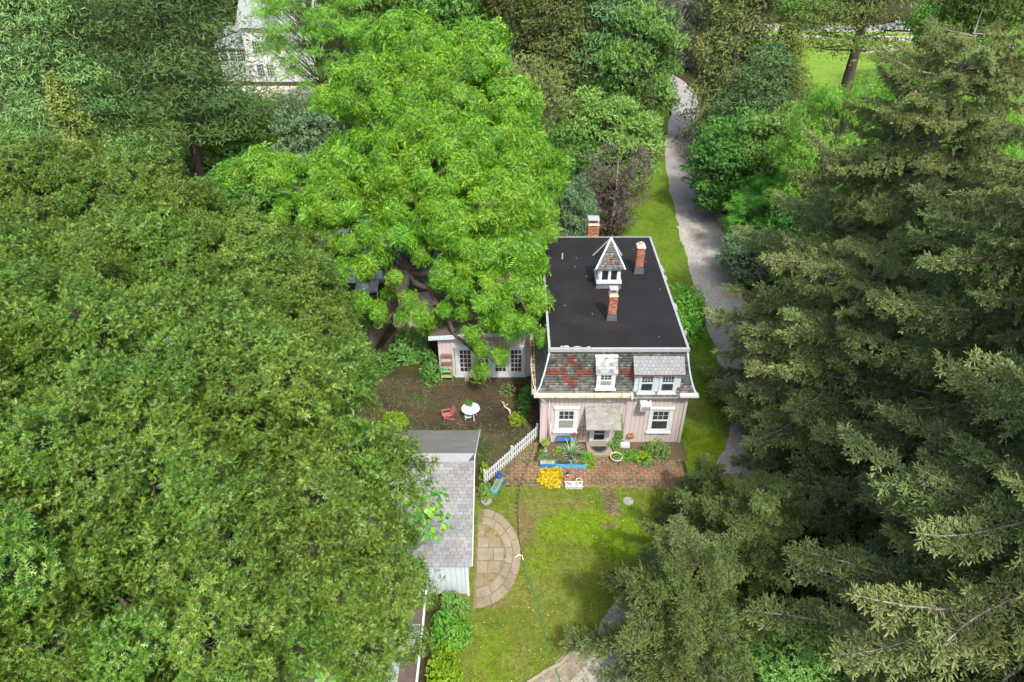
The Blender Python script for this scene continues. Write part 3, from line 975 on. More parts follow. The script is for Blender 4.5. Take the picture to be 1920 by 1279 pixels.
def window(parent, x0, x1, z0, z1, y, trim=0.11, cols=3, rows=2, gu='glass', gl='glass', head=True, sill=True, tm='white', lower_rows=1, name='window', depth=0.05):
    """sash window facing -Y; the frame is the part, every pane a child of it"""
    mb = MB()
    yo = y - depth
    ax0, ax1 = x0 + trim, x1 - trim
    az0, az1 = z0 + trim * 0.9, z1 - trim
    mb.box(x0, ax0, yo, y, z0, z1)
    mb.box(ax1, x1, yo, y, z0, z1)
    mb.box(ax0, ax1, yo, y, az1, z1)
    mb.box(ax0, ax1, yo, y, z0, az0)
    if head:
        mb.box(x0 - 0.06, x1 + 0.06, yo - 0.08, y - 0.001, z1 + 0.001, z1 + 0.09)
    if sill:
        mb.box(x0 - 0.06, x1 + 0.06, yo - 0.10, y - 0.001, z0 - 0.06, z0 - 0.001)
    zm = (az0 + az1) / 2
    s = 0.045
    ys0, ys1 = yo + 0.012, y - 0.004
    for (a, b) in ((az0, zm), (zm, az1)):
        sh = 0.012 if a >= zm else 0.0
        mb.box(ax0, ax0 + s, ys0 + sh, ys1, a + 0.001, b - 0.001)
        mb.box(ax1 - s, ax1, ys0 + sh, ys1, a + 0.001, b - 0.001)
        mb.box(ax0 + s, ax1 - s, ys0 + sh, ys1, a + 0.001, a + s)
        mb.box(ax0 + s, ax1 - s, ys0 + sh, ys1, b - s, b - 0.001)
    panes = []
    gx0, gx1 = ax0 + s, ax1 - s
    gz0, gz1 = zm + s, az1 - s
    mu = 0.012
    for i in range(1, cols):
        xx = gx0 + (gx1 - gx0) * i / cols
        mb.box(xx - mu, xx + mu, ys0 + 0.016, ys1, gz0, gz1)
    for j in range(1, rows):
        z_ = gz0 + (gz1 - gz0) * j / rows
        for i in range(cols):
            a = gx0 + (gx1 - gx0) * i / cols + (mu if i else 0)
            b = gx0 + (gx1 - gx0) * (i + 1) / cols - (mu if i < cols - 1 else 0)
            mb.box(a, b, ys0 + 0.018, ys1, z_ - mu, z_ + mu)
    for i in range(cols):
        for j in range(rows):
            panes.append((gx0 + (gx1 - gx0) * i / cols + mu, gx0 + (gx1 - gx0) * (i + 1) / cols - mu, gz0 + (gz1 - gz0) * j / rows + mu, gz0 + (gz1 - gz0) * (j + 1) / rows - mu, gu))
    lz0, lz1 = az0 + s, zm - s
    for j in range(lower_rows):
        panes.append((gx0, gx1, lz0 + (lz1 - lz0) * j / lower_rows, lz0 + (lz1 - lz0) * (j + 1) / lower_rows - (0.03 if j < lower_rows - 1 else 0), gl[j] if isinstance(gl, (list, tuple)) else gl))
    w = mb.build(name, M[tm], parent)
    for (a, b, c, d, g) in panes:
        MB().box(a, b, y - 0.022, y - 0.006, c, d).build('pane', M[g], w)
    return w


window(house, 2.28, 3.52, 0.86, 2.50, HY0 - 0.022, 0.19, gu='glass', gl=['glass_blind', 'glass_blind'], lower_rows=2)
window(house, 7.30, 8.55, 0.82, 2.46, HY0 - 0.022, 0.17)


# dormers
def slates_on(parent, p00, p10, p01, p11, nx, ny, mats, thick=0.02):
    """single slates on a sloping plane, each an object; p00/p10 the lower edge, p01/p11 the upper edge"""
    p00, p10, p01, p11 = map(Vector, (p00, p10, p01, p11))
    n = (p10 - p00).cross(p01 - p00).normalized()
    org = ORG[parent.name]

    def pt(u, v):
        return (p00 * (1 - u) + p10 * u) * (1 - v) + (p01 * (1 - u) + p11 * u) * v
    for j in range(ny):
        off = 0.5 if j % 2 else 0.0
        for i in range(nx + (1 if off else 0)):
            u0, u1 = max(0, (i - off) / nx), min(1, (i + 1 - off) / nx)
            if u1 - u0 < 0.01:
                continue
            g = 0.03 / nx
            v0, v1 = j / ny, (j + 1) / ny
            jt = random.gauss(0, 0.004)
            a, b, c, d = pt(u0 + g, v0) + n * jt, pt(u1 - g, v0), pt(u1 - g, v1), pt(u0 + g, v1)
            mb = MB()
            mb.hexa([a, b, c, d], [a + n * (thick + 0.006), b + n * (thick + 0.006), c + n * thick * 0.4, d + n * thick * 0.4])
            mb.build('slate', mats(i, j), parent)


def dormer(x0, x1, z0, z1, yf, yb, rx0, rx1, ry, rzf, ryt, rzt, nx, ny, mats, ridge):
    mb = MB()
    mb.box(x0, x1, yf, yb, z0, z1)
    d = mb.build('dormer', M['bluewhite'], house)
    # roof plate
    mb = MB()
    lo = [(rx0, ry, rzf - 0.10), (rx1, ry, rzf - 0.10), (rx1, ryt, rzt - 0.06), (rx0, ryt, rzt - 0.06)]
    hi = [(rx0, ry, rzf), (rx1, ry, rzf), (rx1, ryt, rzt), (rx0, ryt, rzt)]
    mb.hexa(lo, hi)
    mb.build('roof_plate', M['rust'] if x1 - x0 > 2 else M['bluewhite'], d)
    slates_on(d, (rx0, ry - 0.015, rzf + 0.004), (rx1, ry - 0.015, rzf + 0.004), (rx0, ryt, rzt + 0.004), (rx1, ryt, rzt + 0.004), nx, ny, mats)
    if ridge:
        MB().cbox(((rx0 + rx1) / 2, ryt + 0.0, rzt + 0.03), (rx1 - rx0 + 0.04, 0.24, 0.05), 0, R(28)).build('ridge_flashing', M['white'], d)
    return d


d1 = dormer(4.30, 5.25, 4.02, 5.12, 27.36, 28.4, 4.22, 5.33, 27.22, 5.14, 27.86, 5.74, 5, 5, lambda i, j: M['cream_slate'] if ((i, j) in {(1, 3), (1, 4), (3, 3), (3, 4), (0, 2), (0, 3)}) else M['mixed_slate'], True)
window(house, 4.30, 5.25, 4.04, 5.10, 27.355, 0.17, gu='glass', gl='glass_blind', head=False, tm='white')
d2 = dormer(6.24, 8.59, 3.66, 5.12, 27.32, 28.6, 6.12, 8.70, 27.10, 5.12, 27.86, 5.72, 12, 5, lambda i, j: M['dormer_slate'], False)
window(house, 6.46, 7.30, 3.80, 5.06, 27.315, 0.10, cols=4, rows=3, head=False, tm='bluewhite')
window(house, 7.50, 8.36, 3.80, 5.06, 27.315, 0.10, cols=4, rows=3, head=False, tm='bluewhite')
MB().box(6.14, 8.68, 27.12, 27.31, 4.99, 5.015).build('eaves_board', M['white'], d2)
MB().box(8.46, 8.66, 27.24, 27.30, 3.98, 4.15).build('rust_patch', M['rust'], d2)
MB().box(6.10, 6.21, 26.98, 27.28, 3.60, 3.82).build('gutter_end', M['white'], house)

# chimneys
def chimney(x0, x1, y0, y1, zb, z1, flash, crown_m, cap):
    ch = MB().box(x0 + 0.012, x1 - 0.012, y0 + 0.012, y1 - 0.012, zb, z1).build('chimney', M['mortar'], house)
    V, T = [], []
    H, L, D = 0.060, 0.2, 0.09
    z = zb + flash
    r = 0
    while z + H <= z1 + 0.001:
        for (ax, lo, hi, fix, sgn) in (('x', x0, x1, y0, 1), ('x', x0, x1, y1, -1), ('y', y0, y1, x0, 1), ('y', y0, y1, x1, -1)):
            a = lo - (L / 2 if (r + (ax == 'y')) % 2 else 0)
            while a < hi - 0.02:
                u0, u1 = max(lo, a) + 0.006, min(hi, a + L) - 0.006
                a += L + 0.002
                if u1 - u0 < 0.03:
                    continue
                c, w = (u0 + u1) / 2, u1 - u0
                j = random.gauss(0, 0.003)
                q = BOXV * ((w, 0.03, H - 0.014) if ax == 'x' else (0.03, w, H - 0.014))
                ctr = (c, fix + sgn * (0.013 + j), z) if ax == 'x' else (fix + sgn * (0.013 + j), c, z)
                V.append(q + ctr)
                T.append(np.full(8, random.random()))
        z += H + 0.004
        r += 1
    F = np.array([(4, 5, 6), (4, 6, 7), (0, 1, 5), (0, 5, 4), (1, 2, 6), (1, 6, 5), (2, 3, 7), (2, 7, 6), (3, 0, 4), (3, 4, 7)])
    F = (F[None] + (np.arange(len(V)) * 8)[:, None, None]).reshape(-1, 3)
    link('brickwork', mesh_np('brickwork', np.concatenate(V) - np.array(ORG[house.name]), F, M['brick'], tint=np.concatenate(T)), ch, 'stuff')
    if flash:
        mb = MB()
        mb.hexa([(x0 - 0.06, y0 - 0.06, zb), (x1 + 0.06, y0 - 0.06, zb), (x1 + 0.06, y1 + 0.06, zb), (x0 - 0.06, y1 + 0.06, zb)],
                [(x0 - 0.015, y0 - 0.015, zb + flash), (x1 + 0.015, y0 - 0.015, zb + flash), (x1 + 0.015, y1 + 0.015, zb + flash), (x0 - 0.015, y1 + 0.015, zb + flash)])
        mb.build('flashing', M['flash'], ch)
    mb = MB()
    mb.hexa([(x0 - 0.03, y0 - 0.03, z1), (x1 + 0.03, y0 - 0.03, z1), (x1 + 0.03, y1 + 0.03, z1), (x0 - 0.03, y1 + 0.03, z1)],
            [(x0 + 0.03, y0 + 0.03, z1 + 0.11), (x1 - 0.03, y0 + 0.03, z1 + 0.11), (x1 - 0.03, y1 - 0.03, z1 + 0.11), (x0 + 0.03, y1 - 0.03, z1 + 0.11)])
    mb.build('chimney_crown', crown_m, ch)
    cx, cy_ = (x0 + x1) / 2, (y0 + y1) / 2
    MB().lathe([(0.13, z1 + 0.1), (0.13, z1 + 0.24), (0.10, z1 + 0.24), (0.10, z1 + 0.12)], (cx, cy_, 0), 14).build('flue', M['terracotta'] if cap != 'open' else M['concrete'], ch)
    if cap != 'open':
        mb = MB()
        w = (x1 - x0) / 2 - 0.04
        for sx in (-1, 1):
            for sy in (-1, 1):
                mb.box(cx + sx * w - 0.012, cx + sx * w + 0.012, cy_ + sy * w - 0.012, cy_ + sy * w + 0.012, z1 + 0.09, z1 + 0.36)
        mb.box(cx - w - 0.04, cx + w + 0.04, cy_ - w - 0.04, cy_ + w + 0.04, z1 + 0.36, z1 + 0.39)
        mb.build('chimney_cap', M['metal'], ch)
    return ch


chimney(5.06, 5.50, 30.38, 30.86, 6.18, 7.66, 0.42, M['concrete'], 'cap')
chimney(7.20, 7.66, 35.25, 35.75, 6.18, 7.86, 0.5, plain('whitewashed crown', (0.62, 0.55, 0.46), 0.85, 0.2, 6), 'open')
chimney(4.86, 5.58, 40.12, 40.72, 0.0, 6.85, 0.0, M['concrete'], 'cap')

# cupola
CX, CY = 5.48, 34.32
cup = MB().box(CX - 0.58, CX + 0.58, CY - 0.58, CY + 0.58, 6.17, 7.40).build('cupola', M['bluewhite'], house)
mb = MB()
mb.hexa([(CX - 0.74, CY - 0.74, 6.17), (CX + 0.74, CY - 0.74, 6.17), (CX + 0.74, CY + 0.74, 6.17), (CX - 0.74, CY + 0.74, 6.17)],
        [(CX - 0.62, CY - 0.62, 6.48), (CX + 0.62, CY - 0.62, 6.48), (CX + 0.62, CY + 0.62, 6.48), (CX - 0.62, CY + 0.62, 6.48)])
mb.build('curb', M['flash'], cup)
MB().box(CX - 0.72, CX + 0.72, CY - 0.74, CY + 0.74, 6.48, 6.60).build('ledge', M['bluewhite'], cup)
for i, (a, b) in enumerate(((-0.42, -0.08), (0.08, 0.42))):
    MB().box(CX + a, CX + b, CY - 0.592, CY - 0.57, 6.68, 7.24).build('pane', M['dark'], cup)
    MB().box(CX - 0.592, CX - 0.57, CY + a, CY + b, 6.68, 7.24).build('pane', M['dark'], cup)
    MB().box(CX + 0.57, CX + 0.592, CY + a, CY + b, 6.68, 7.24).build('pane', M['dark'], cup)
mb = MB()
for a, b in ((-0.58, -0.42), (-0.08, 0.08), (0.42, 0.58)):
    mb.box(CX + a, CX + b, CY - 0.64, CY - 0.595, 6.60, 7.40)
    mb.box(CX - 0.64, CX - 0.595, CY + a, CY + b, 6.60, 7.40)
    mb.box(CX + 0.595, CX + 0.64, CY + a, CY + b, 6.60, 7.40)
mb.build('mullion', M['white'], cup)
MB().box(CX - 0.70, CX + 0.70, CY - 0.70, CY + 0.70, 7.36, 7.45).build('eaves', M['bluewhite'], cup)
E2, ZE, ZA = 0.80, 7.45, 8.95
mb = MB()
mb._add([(CX - E2, CY - E2, ZE), (CX + E2, CY - E2, ZE), (CX + E2, CY + E2, ZE), (CX - E2, CY + E2, ZE), (CX, CY, ZA)], [(0, 1, 4), (1, 2, 4), (2, 3, 4), (3, 0, 4), (3, 2, 1, 0)])
cr = mb.build('cupola_roof', M['flash'], cup)
SV, SF, ST = [], [], []
NRC = 13
for k in range(4):
    a = k * PI / 2
    ca, sa = math.cos(a), math.sin(a)

    def loc(u, v):
        """u across, v up the face"""
        h = E2 * (1 - v)
        x, y = u * h, -h
        return (CX + x * ca - y * sa, CY + x * sa + y * ca, ZE + (ZA - ZE) * v)
    nn = Vector((0, -(ZA - ZE), E2)).normalized()
    nw = (nn.x * ca - nn.y * sa, nn.x * sa + nn.y * ca, nn.z)
    for r in range(NRC):
        v0, v1 = r / NRC, (r + 1) / NRC
        hw = E2 * (1 - v0)
        n = max(1, int(round(2 * hw / 0.15)))
        for i in range(-1, n + 1):
            s0 = -1 + 2 * (i + (0.5 if r % 2 else 0)) / n
            s1 = s0 + 2 / n
            s0, s1 = max(-1, s0 + 0.01), min(1, s1 - 0.01)
            if s1 - s0 < 0.05:
                continue
            um = (s0 + s1) / 2 * hw
            red = abs(um) / 0.15 + abs((v0 + v1) / 2 - 0.33) / 0.17 < 1.0
            add_slate([loc(s0, v0), loc(s1, v0), loc(s1, v1), loc(s0, v1)], nw, red)
link('slate_course', mesh_np('slate_course', np.array(SV) - org, SF, M['slate'], tint=ST), cup, 'stuff')
for sx in (-1, 1):
    for sy in (-1, 1):
        MB().bar((CX + sx * (E2 + 0.01), CY + sy * (E2 + 0.01), ZE + 0.02), (CX + sx * 0.02, CY + sy * 0.02, ZA + 0.01), 0.085, 0.07).build('hip_trim', M['white'] if sy < 0 else M['bluewhite'], cup)
MB().lathe([(0.07, ZA - 0.03), (0.08, ZA + 0.03), (0.05, ZA + 0.09)], (CX, CY, 0), 10).build('finial', M['white'], cup)
MB().lathe([(0.05, 6.18), (0.05, 6.55), (0.03, 6.56)], (3.05, 37.0, 0), 8).build('vent_pipe', plain('verdigris vent', (0.3, 0.42, 0.36), 0.6, 0.15, 8), house)
bits = MB()
for (x, y) in [(4.35, 34.9), (4.36, 34.95), (3.9, 37.1)] + [(random.uniform(2.2, 8.6), random.uniform(28.2, 39.5)) for _ in range(7)]:
    bits.cbox((x, y, 6.19), (0.05, 0.03, 0.015), random.uniform(0, 3))
bits.build('roof_debris', M['driftwood'], house, 'stuff')
rp = MB()
for y in (29.4, 31.6, 34.9, 36.1):
    rp.cbox((HX1 - 0.16 + random.gauss(0, 0.03), y + random.uniform(-.3, .3), 6.1), (0.12, random.uniform(0.2, 0.7), 0.13), random.gauss(0, 0.05))
rp.build('torn_flashing', plain('curled pale flashing', (0.3, 0.31, 0.3), 0.6, 0.2, 5), house, 'stuff')

# door, canopy, step, light
can = MB()
A0, A1, B0, B1 = (3.87, 26.42, 2.02), (5.67, 26.42, 2.02), (3.87, 27.58, 2.66), (5.67, 27.58, 2.66)
can.hexa([(p[0], p[1], p[2] - 0.06) for p in (A0, A1, B1, B0)], [A0, A1, B1, B0])
for x in (4.0, 5.52):
    can.bar((x, 26.6, 2.0), (x, 27.56, 1.55), 0.07)
    can.bar((x, 27.54, 1.45), (x, 27.54, 2.5), 0.07)
canopy = can.build('door_canopy', M['siding'], house)
slates_on(canopy, (3.85, 26.40, 2.02), (5.69, 26.40, 2.02), (3.85, 27.58, 2.668), (5.69, 27.58, 2.668), 8, 10, lambda i, j: M['palegrey_slate'])
mb = MB()
yd = HY0 - 0.022
mb.box(4.22, 4.36, yd - 0.10, yd, 0.06, 2.05)
mb.box(5.13, 5.27, yd - 0.10, yd, 0.06, 2.05)
mb.box(4.36, 5.13, yd - 0.10, yd, 1.95, 2.05)
mb.box(4.36, 4.46, yd - 0.05, yd, 0.08, 1.94)
mb.box(5.03, 5.13, yd - 0.05, yd, 0.08, 1.94)
mb.box(4.46, 5.03, yd - 0.05, yd, 0.08, 0.20)
mb.box(4.46, 5.03, yd - 0.05, yd, 0.62, 0.68)
mb.box(4.46, 5.03, yd - 0.05, yd, 1.84, 1.94)
door = mb.build('door', M['bluewhite'], house)
MB().box(4.46, 5.03, yd - 0.03, yd - 0.01, 0.20, 0.62).build('pane', M['dark'], door)
MB().box(4.46, 5.03, yd - 0.03, yd - 0.01, 0.68, 1.84).build('pane', M['glass_brown'], door)
MB().lathe([(0.02, 0), (0.025, 0.05)], (5.08, yd - 0.08, 0.95), 8).build('handle', M['metal'], door)
mb = MB().box(4.05, 5.40, 26.42, 27.52, 0.0, 0.15)
mb.build('door_step', M['step'], house)
mb = MB().box(5.02, 5.12, 27.45, 27.57, 3.22, 3.30)
mb.lathe([(0.05, 3.08), (0.07, 3.12), (0.05, 3.2)], (5.0, 27.42, 0), 8)
mb.lathe([(0.05, 3.08), (0.07, 3.12), (0.05, 3.2)], (5.14, 27.42, 0), 8)
mb.build('wall_light', M['white'], house)

# low wing beside the courtyard
WX0, WX1, WY0, WY1 = -4.42, 1.6, 33.3, 40.0
zl, zr = 3.12, 3.5
mb = MB()
mb.hexa([(WX0, WY0, 0), (WX1 - 0.03, WY0, 0), (WX1 - 0.03, WY0, zr), (WX0, WY0, zl)], [(WX0, WY0 + 0.15, 0), (WX1 - 0.03, WY0 + 0.15, 0), (WX1 - 0.03, WY0 + 0.15, zr), (WX0, WY0 + 0.15, zl)])
ww = mb.build('wing_wall', GAP, house)
boards(ww, 'x', WX0, WX1 - 0.03, WY0, 0.06, zl + 0.02, -1, 0.235)
MB().box(WX0, WX0 + 0.15, WY0 + 0.15, WY1, 0, zl).build('wing_side_wall', M['siding'], house)
mb = MB()
mb.hexa([(WX0 - 0.45, WY0 - 0.30, zl + 0.0), (WX1 - 0.1, WY0 - 0.30, zr + 0.02), (WX1 - 0.1, WY1, zr + 0.02), (WX0 - 0.45, WY1, zl)],
        [(WX0 - 0.45, WY0 - 0.30, zl + 0.12), (WX1 - 0.1, WY0 - 0.30, zr + 0.15), (WX1 - 0.1, WY1, zr + 0.15), (WX0 - 0.45, WY1, zl + 0.12)])
mb.build('wing_roof', M['dead'], house)
mb = MB()
mb.hexa([(WX0 - 0.48, WY0 - 0.36, zl - 0.13), (WX1 - 0.15, WY0 - 0.36, zr - 0.10), (WX1 - 0.15, WY0 - 0.303, zr - 0.10), (WX0 - 0.48, WY0 - 0.303, zl - 0.13)],
        [(WX0 - 0.48, WY0 - 0.36, zl + 0.14), (WX1 - 0.15, WY0 - 0.36, zr + 0.17), (WX1 - 0.15, WY0 - 0.303, zr + 0.17), (WX0 - 0.48, WY0 - 0.303, zl + 0.14)])
mb.build('bargeboard', M['bluewhite'], house)
# rear extension of the wing, half hidden under the walnut
mb = MB().box(-8.0, -4.45, 38.6, 44, 0, 2.9)
ew = mb.build('rear_wall', M['siding'], house)
mb = MB()
mb.hexa([(-8.3, 38.3, 2.85), (-4.46, 38.3, 3.1), (-4.46, 44.3, 3.1), (-8.3, 44.3, 2.85)], [(-8.3, 38.3, 2.98), (-4.46, 38.3, 3.25), (-4.46, 44.3, 3.25), (-8.3, 44.3, 2.98)])
mb.build('rear_roof', M['dead'], house)


def french_door(x0, x1, z0, z1, y):
    mb = MB()
    s, bt = 0.13, 0.32
    yo = y - 0.06
    mb.box(x0, x0 + s, yo, y, z0, z1)
    mb.box(x1 - s, x1, yo, y, z0, z1)
    mb.box(x0 + s, x1 - s, yo, y, z1 - s, z1)
    mb.box(x0 + s, x1 - s, yo, y, z0, z0 + bt)
    gx0, gx1, gz0, gz1 = x0 + s, x1 - s, z0 + bt, z1 - s
    mu = 0.016
    for i in (1, 2):
        xx = gx0 + (gx1 - gx0) * i / 3
        mb.box(xx - mu, xx + mu, yo + 0.01, y, gz0, gz1)
    for j in range(1, 5):
        z_ = gz0 + (gz1 - gz0) * j / 5
        for i in range(3):
            mb.box(gx0 + (gx1 - gx0) * i / 3 + (mu if i else 0), gx0 + (gx1 - gx0) * (i + 1) / 3 - (mu if i < 2 else 0), yo + 0.012, y, z_ - mu, z_ + mu)
    d = mb.build('french_door', M['white'], house)
    for i in range(3):
        for j in range(5):
            MB().box(gx0 + (gx1 - gx0) * i / 3 + mu, gx0 + (gx1 - gx0) * (i + 1) / 3 - mu, y - 0.03, y - 0.012, gz0 + (gz1 - gz0) * j / 5 + mu, gz0 + (gz1 - gz0) * (j + 1) / 5 - mu).build('pane', M['glass_brown'] if j == 0 and x0 > -0.5 else M['glass'], d)
    MB().box(x1 - 0.1, x1 - 0.07, yo - 0.05, yo, z0 + 0.95, z0 + 1.05).build('handle', M['metal'], d)


yw = WY0 - 0.022
for (a, b) in ((-3.28, -2.35), (-2.2, -1.3), (-1.15, -0.25), (-0.2, 0.70)):
    french_door(a, b, 0.12, 2.22, yw)
mb = MB()
mb.box(-3.42, -3.28, yw - 0.07, yw, 0.1, 2.22)
mb.box(0.70, 0.80, yw - 0.07, yw, 0.1, 2.22)
mb.box(-2.349, -2.201, yw - 0.07, yw, 0.1, 2.22)
mb.box(-1.299, -1.151, yw - 0.07, yw, 0.1, 2.22)
mb.box(-3.5, 0.88, yw - 0.13, yw, 2.222, 2.40)
mb.box(-3.5, 0.88, yw - 0.10, yw, 0.03, 0.099)
mb.build('door_surround', M['bluewhite'], house)
# ------------------------------------------------------------------ garage with grey shingle roof
GX0, GX1 = -8.6, -1.65
YF, YB, YR, ZEV, ZRD = 17.8, 25.95, 21.9, 2.42, 4.75
garage = thing('garage', 'white garage with pale grey shingle roof beside the half-round stone terrace', 'garage', ((GX0 + GX1) / 2, YR, 0))
RUST_C = (-5.4 - (GX0 + GX1) / 2, 24.5 - YR)
M['roll_roof'] = rusty_roll()
mb = MB().box(GX0 + 0.2, GX1 - 0.28, YF + 0.32, YF + 0.45, 0, ZEV)
gf = mb.build('front_wall', M['trim_grey'], garage)
n = 28
w = (GX1 - GX0 - 0.48) / n
src = None
for i in range(n):
    c = GX0 + 0.2 + (i + 0.5) * w
    if src is None:
        src = MB().box(-w / 2 + 0.006, w / 2 - 0.006, -0.025, 0, 0.05, ZEV).build('board', M['bluewhite'], gf, org=Vector((0, 0, 0)))
        o = src
    else:
        o = put(src, gf)
    o.location = Vector((c, YF + 0.32, 0)) - Vector((ORG[garage.name].x, ORG[garage.name].y, 0))
for x0, x1, nm in ((GX0 + 0.2, GX0 + 0.32, 'left_wall'), (GX1 - 0.40, GX1 - 0.28, 'right_wall')):
    mb = MB()
    prof = [(YF + 0.455, 0), (YB - 0.3, 0), (YB - 0.3, ZEV), (YR, ZRD - 0.18), (YF + 0.455, ZEV)]
    mb.hexa([(x0, y, z) for y, z in prof], [(x1, y, z) for y, z in prof])
    mb.build(nm, M['white'], garage)
MB().box(GX0 + 0.33, GX1 - 0.41, YB - 0.42, YB - 0.3, 0, ZEV).build('back_wall', M['white'], garage)
MB().cbox((GX1 - 0.26, YF + 0.28, ZEV / 2), (0.12, 0.12, ZEV)).build('corner_board', M['white'], garage)


def slope_y(t):   # t = 0 eaves, 1 ridge, front
    return YF + (YR - YF) * t, ZEV + (ZRD - ZEV) * t


mb = MB()
mb.hexa([(GX0, YF + 0.03, ZEV - 0.11), (GX1 - 0.02, YF + 0.03, ZEV - 0.11), (GX1 - 0.02, YR, ZRD - 0.11), (GX0, YR, ZRD - 0.11)],
        [(GX0, YF + 0.03, ZEV), (GX1 - 0.02, YF + 0.03, ZEV), (GX1 - 0.02, YR, ZRD), (GX0, YR, ZRD)])
gr = mb.build('front_roof', M['dark_joint'], garage)
mb = MB()
mb.hexa([(GX0, YR + 0.002, ZRD - 0.11), (GX1, YR + 0.002, ZRD - 0.11), (GX1, YB, ZEV - 0.11), (GX0, YB, ZEV - 0.11)],
        [(GX0, YR + 0.002, ZRD), (GX1, YR + 0.002, ZRD), (GX1, YB, ZEV), (GX0, YB, ZEV)])
mb.build('rear_roof', M['roll_roof'], garage)
mb = MB()
mb.hexa([(GX0, YR - 0.30, ZRD - 0.145), (GX1 - 0.33, YR - 0.30, ZRD - 0.145), (GX1 - 0.02, YR + 0.06, ZRD + 0.025), (GX0, YR + 0.06, ZRD + 0.025)],
        [(GX0, YR - 0.30, ZRD - 0.130), (GX1 - 0.33, YR - 0.30, ZRD - 0.130), (GX1 - 0.02, YR + 0.06, ZRD + 0.045), (GX0, YR + 0.06, ZRD + 0.045)])
mb.build('ridge_cap', plain('pale ridge flashing', (0.225, 0.235, 0.24), 0.6, 0.12, 3), garage)
mb = MB()
mb.bar((GX1 + 0.005, YF, ZEV - 0.03), (GX1 + 0.005, YR, ZRD - 0.03), 0.03, 0.12)
mb.bar((GX1 + 0.02, YR, ZRD - 0.03), (GX1 + 0.02, YB, ZEV - 0.03), 0.03, 0.12)
mb.build('rake_trim', M['white'], garage)
NC = 30
sw = 0.335
shared = {}
far_v = MB()
xo = ORG[garage.name]
cnt = 0
tot = []
for r in range(NC):
    t0, t1 = r / NC * 0.945, (r + 1.0) / NC * 0.945
    k = 0
    x = GX1
    off = (0, 0.5, 0.25, 0.75)[r % 4] * sw
    x += 0.0
    first = True
    while x > GX0 + 0.05:
        wd = (off if first and off > 0.05 else sw)
        first = False
        tot.append((r, t0, t1, x - wd, x))
        x -= wd
# the 300 nearest the open end are single objects, the rest (under the oak) one mesh
tot.sort(key=lambda q: -q[4])
for i, (r, t0, t1, a, b) in enumerate(tot):
    y0, z0 = slope_y(t0)
    y1, z1 = slope_y(t1)
    if r == 0:
        y0 -= 0.03
        z0 -= 0.017
    a, b = max(a, GX0) + 0.008, b - 0.008
    ln, lf = Vector((0, -(ZRD - ZEV), YR - YF)).normalized(), 0.012
    mb = MB() if i < 300 else far_v
    j = random.gauss(0, 0.0035)
    lo = [Vector((a, y0, z0 + 0.004)), Vector((b, y0, z0 + 0.004 + j * 0.4)), Vector((b, y1, z1 + 0.002)), Vector((a, y1, z1 + 0.002))]
    mb.hexa(lo, [lo[0] + ln * (lf + 0.012), lo[1] + ln * (lf + 0.012), lo[2] + ln * 0.003, lo[3] + ln * 0.003])
    if i < 300:
        mb.build('shingle', M['shingle'], gr, fix=False)
far_v.build('shingle_course', M['shingle'], gr, 'stuff', fix=False)

# ------------------------------------------------------------------ low brown roofed shed under the oak
shed = thing('shed', 'low shed with dark brown roof and white edge boards, half hidden under the oak', 'shed', (-6.5, 14.4, 0))
MB().box(-9.2, -3.75, 11.4, 17.0, 0, 2.0).build('wall', M['drywall'], shed)
mb = MB()
mb.hexa([(-9.4, 11.2, 1.9), (-3.5, 11.2, 1.9), (-3.5, 17.3, 2.15), (-9.4, 17.3, 2.15)], [(-9.4, 11.2, 2.0), (-3.5, 11.2, 2.0), (-3.5, 17.3, 2.25), (-9.4, 17.3, 2.25)])
rf = mb.build('roof', M['dead'], shed)
mb = MB()
mb.bar((-3.46, 11.2, 1.97), (-3.46, 17.3, 2.22), 0.07, 0.2)
mb.bar((-9.4, 11.16, 1.95), (-3.43, 11.16, 1.95), 0.07, 0.2)
mb.build('fascia', M['white'], shed)
MB().box(-4.9, -3.55, 14.2, 15.3, 2.17, 2.215).build('roof_sheet', M['trim_grey'], shed)
MB().box(-9.0, -5.6, 11.4, 12.7, 2.03, 2.09).build('roof_sheet', M['greyroof'], shed)
MB().box(-4.55, -4.15, 11.4, 14.0, 2.10, 2.15).build('roof_sheet', M['greyroof'], shed)

# ------------------------------------------------------------------ small white cottage behind the walnut
cot = thing('cottage', 'small white cottage glimpsed through the walnut crown', 'cottage', (-11, 46, 0))
MB().box(-13.6, -9.6, 44.4, 49, 0, 2.4).build('wall', M['drywall'], cot)
mb = MB()
prof = [(44.0, 2.35), (46.7, 3.9), (49.4, 2.35), (49.4, 2.5), (46.7, 4.08), (44.0, 2.5)]
mb.hexa([(-13.9, y, z) for y, z in prof], [(-9.3, y, z) for y, z in prof])
mb.build('roof', plain('silvery metal roof', (0.5, 0.52, 0.54), 0.5, 0.12, 2), cot)
window(cot, -11.6, -10.4, 0.8, 2.1, 44.38, 0.1)
MB().box(-11.4, -9.8, 42.6, 44.35, 0.25, 0.4).build('deck', M['trim_grey'], cot)

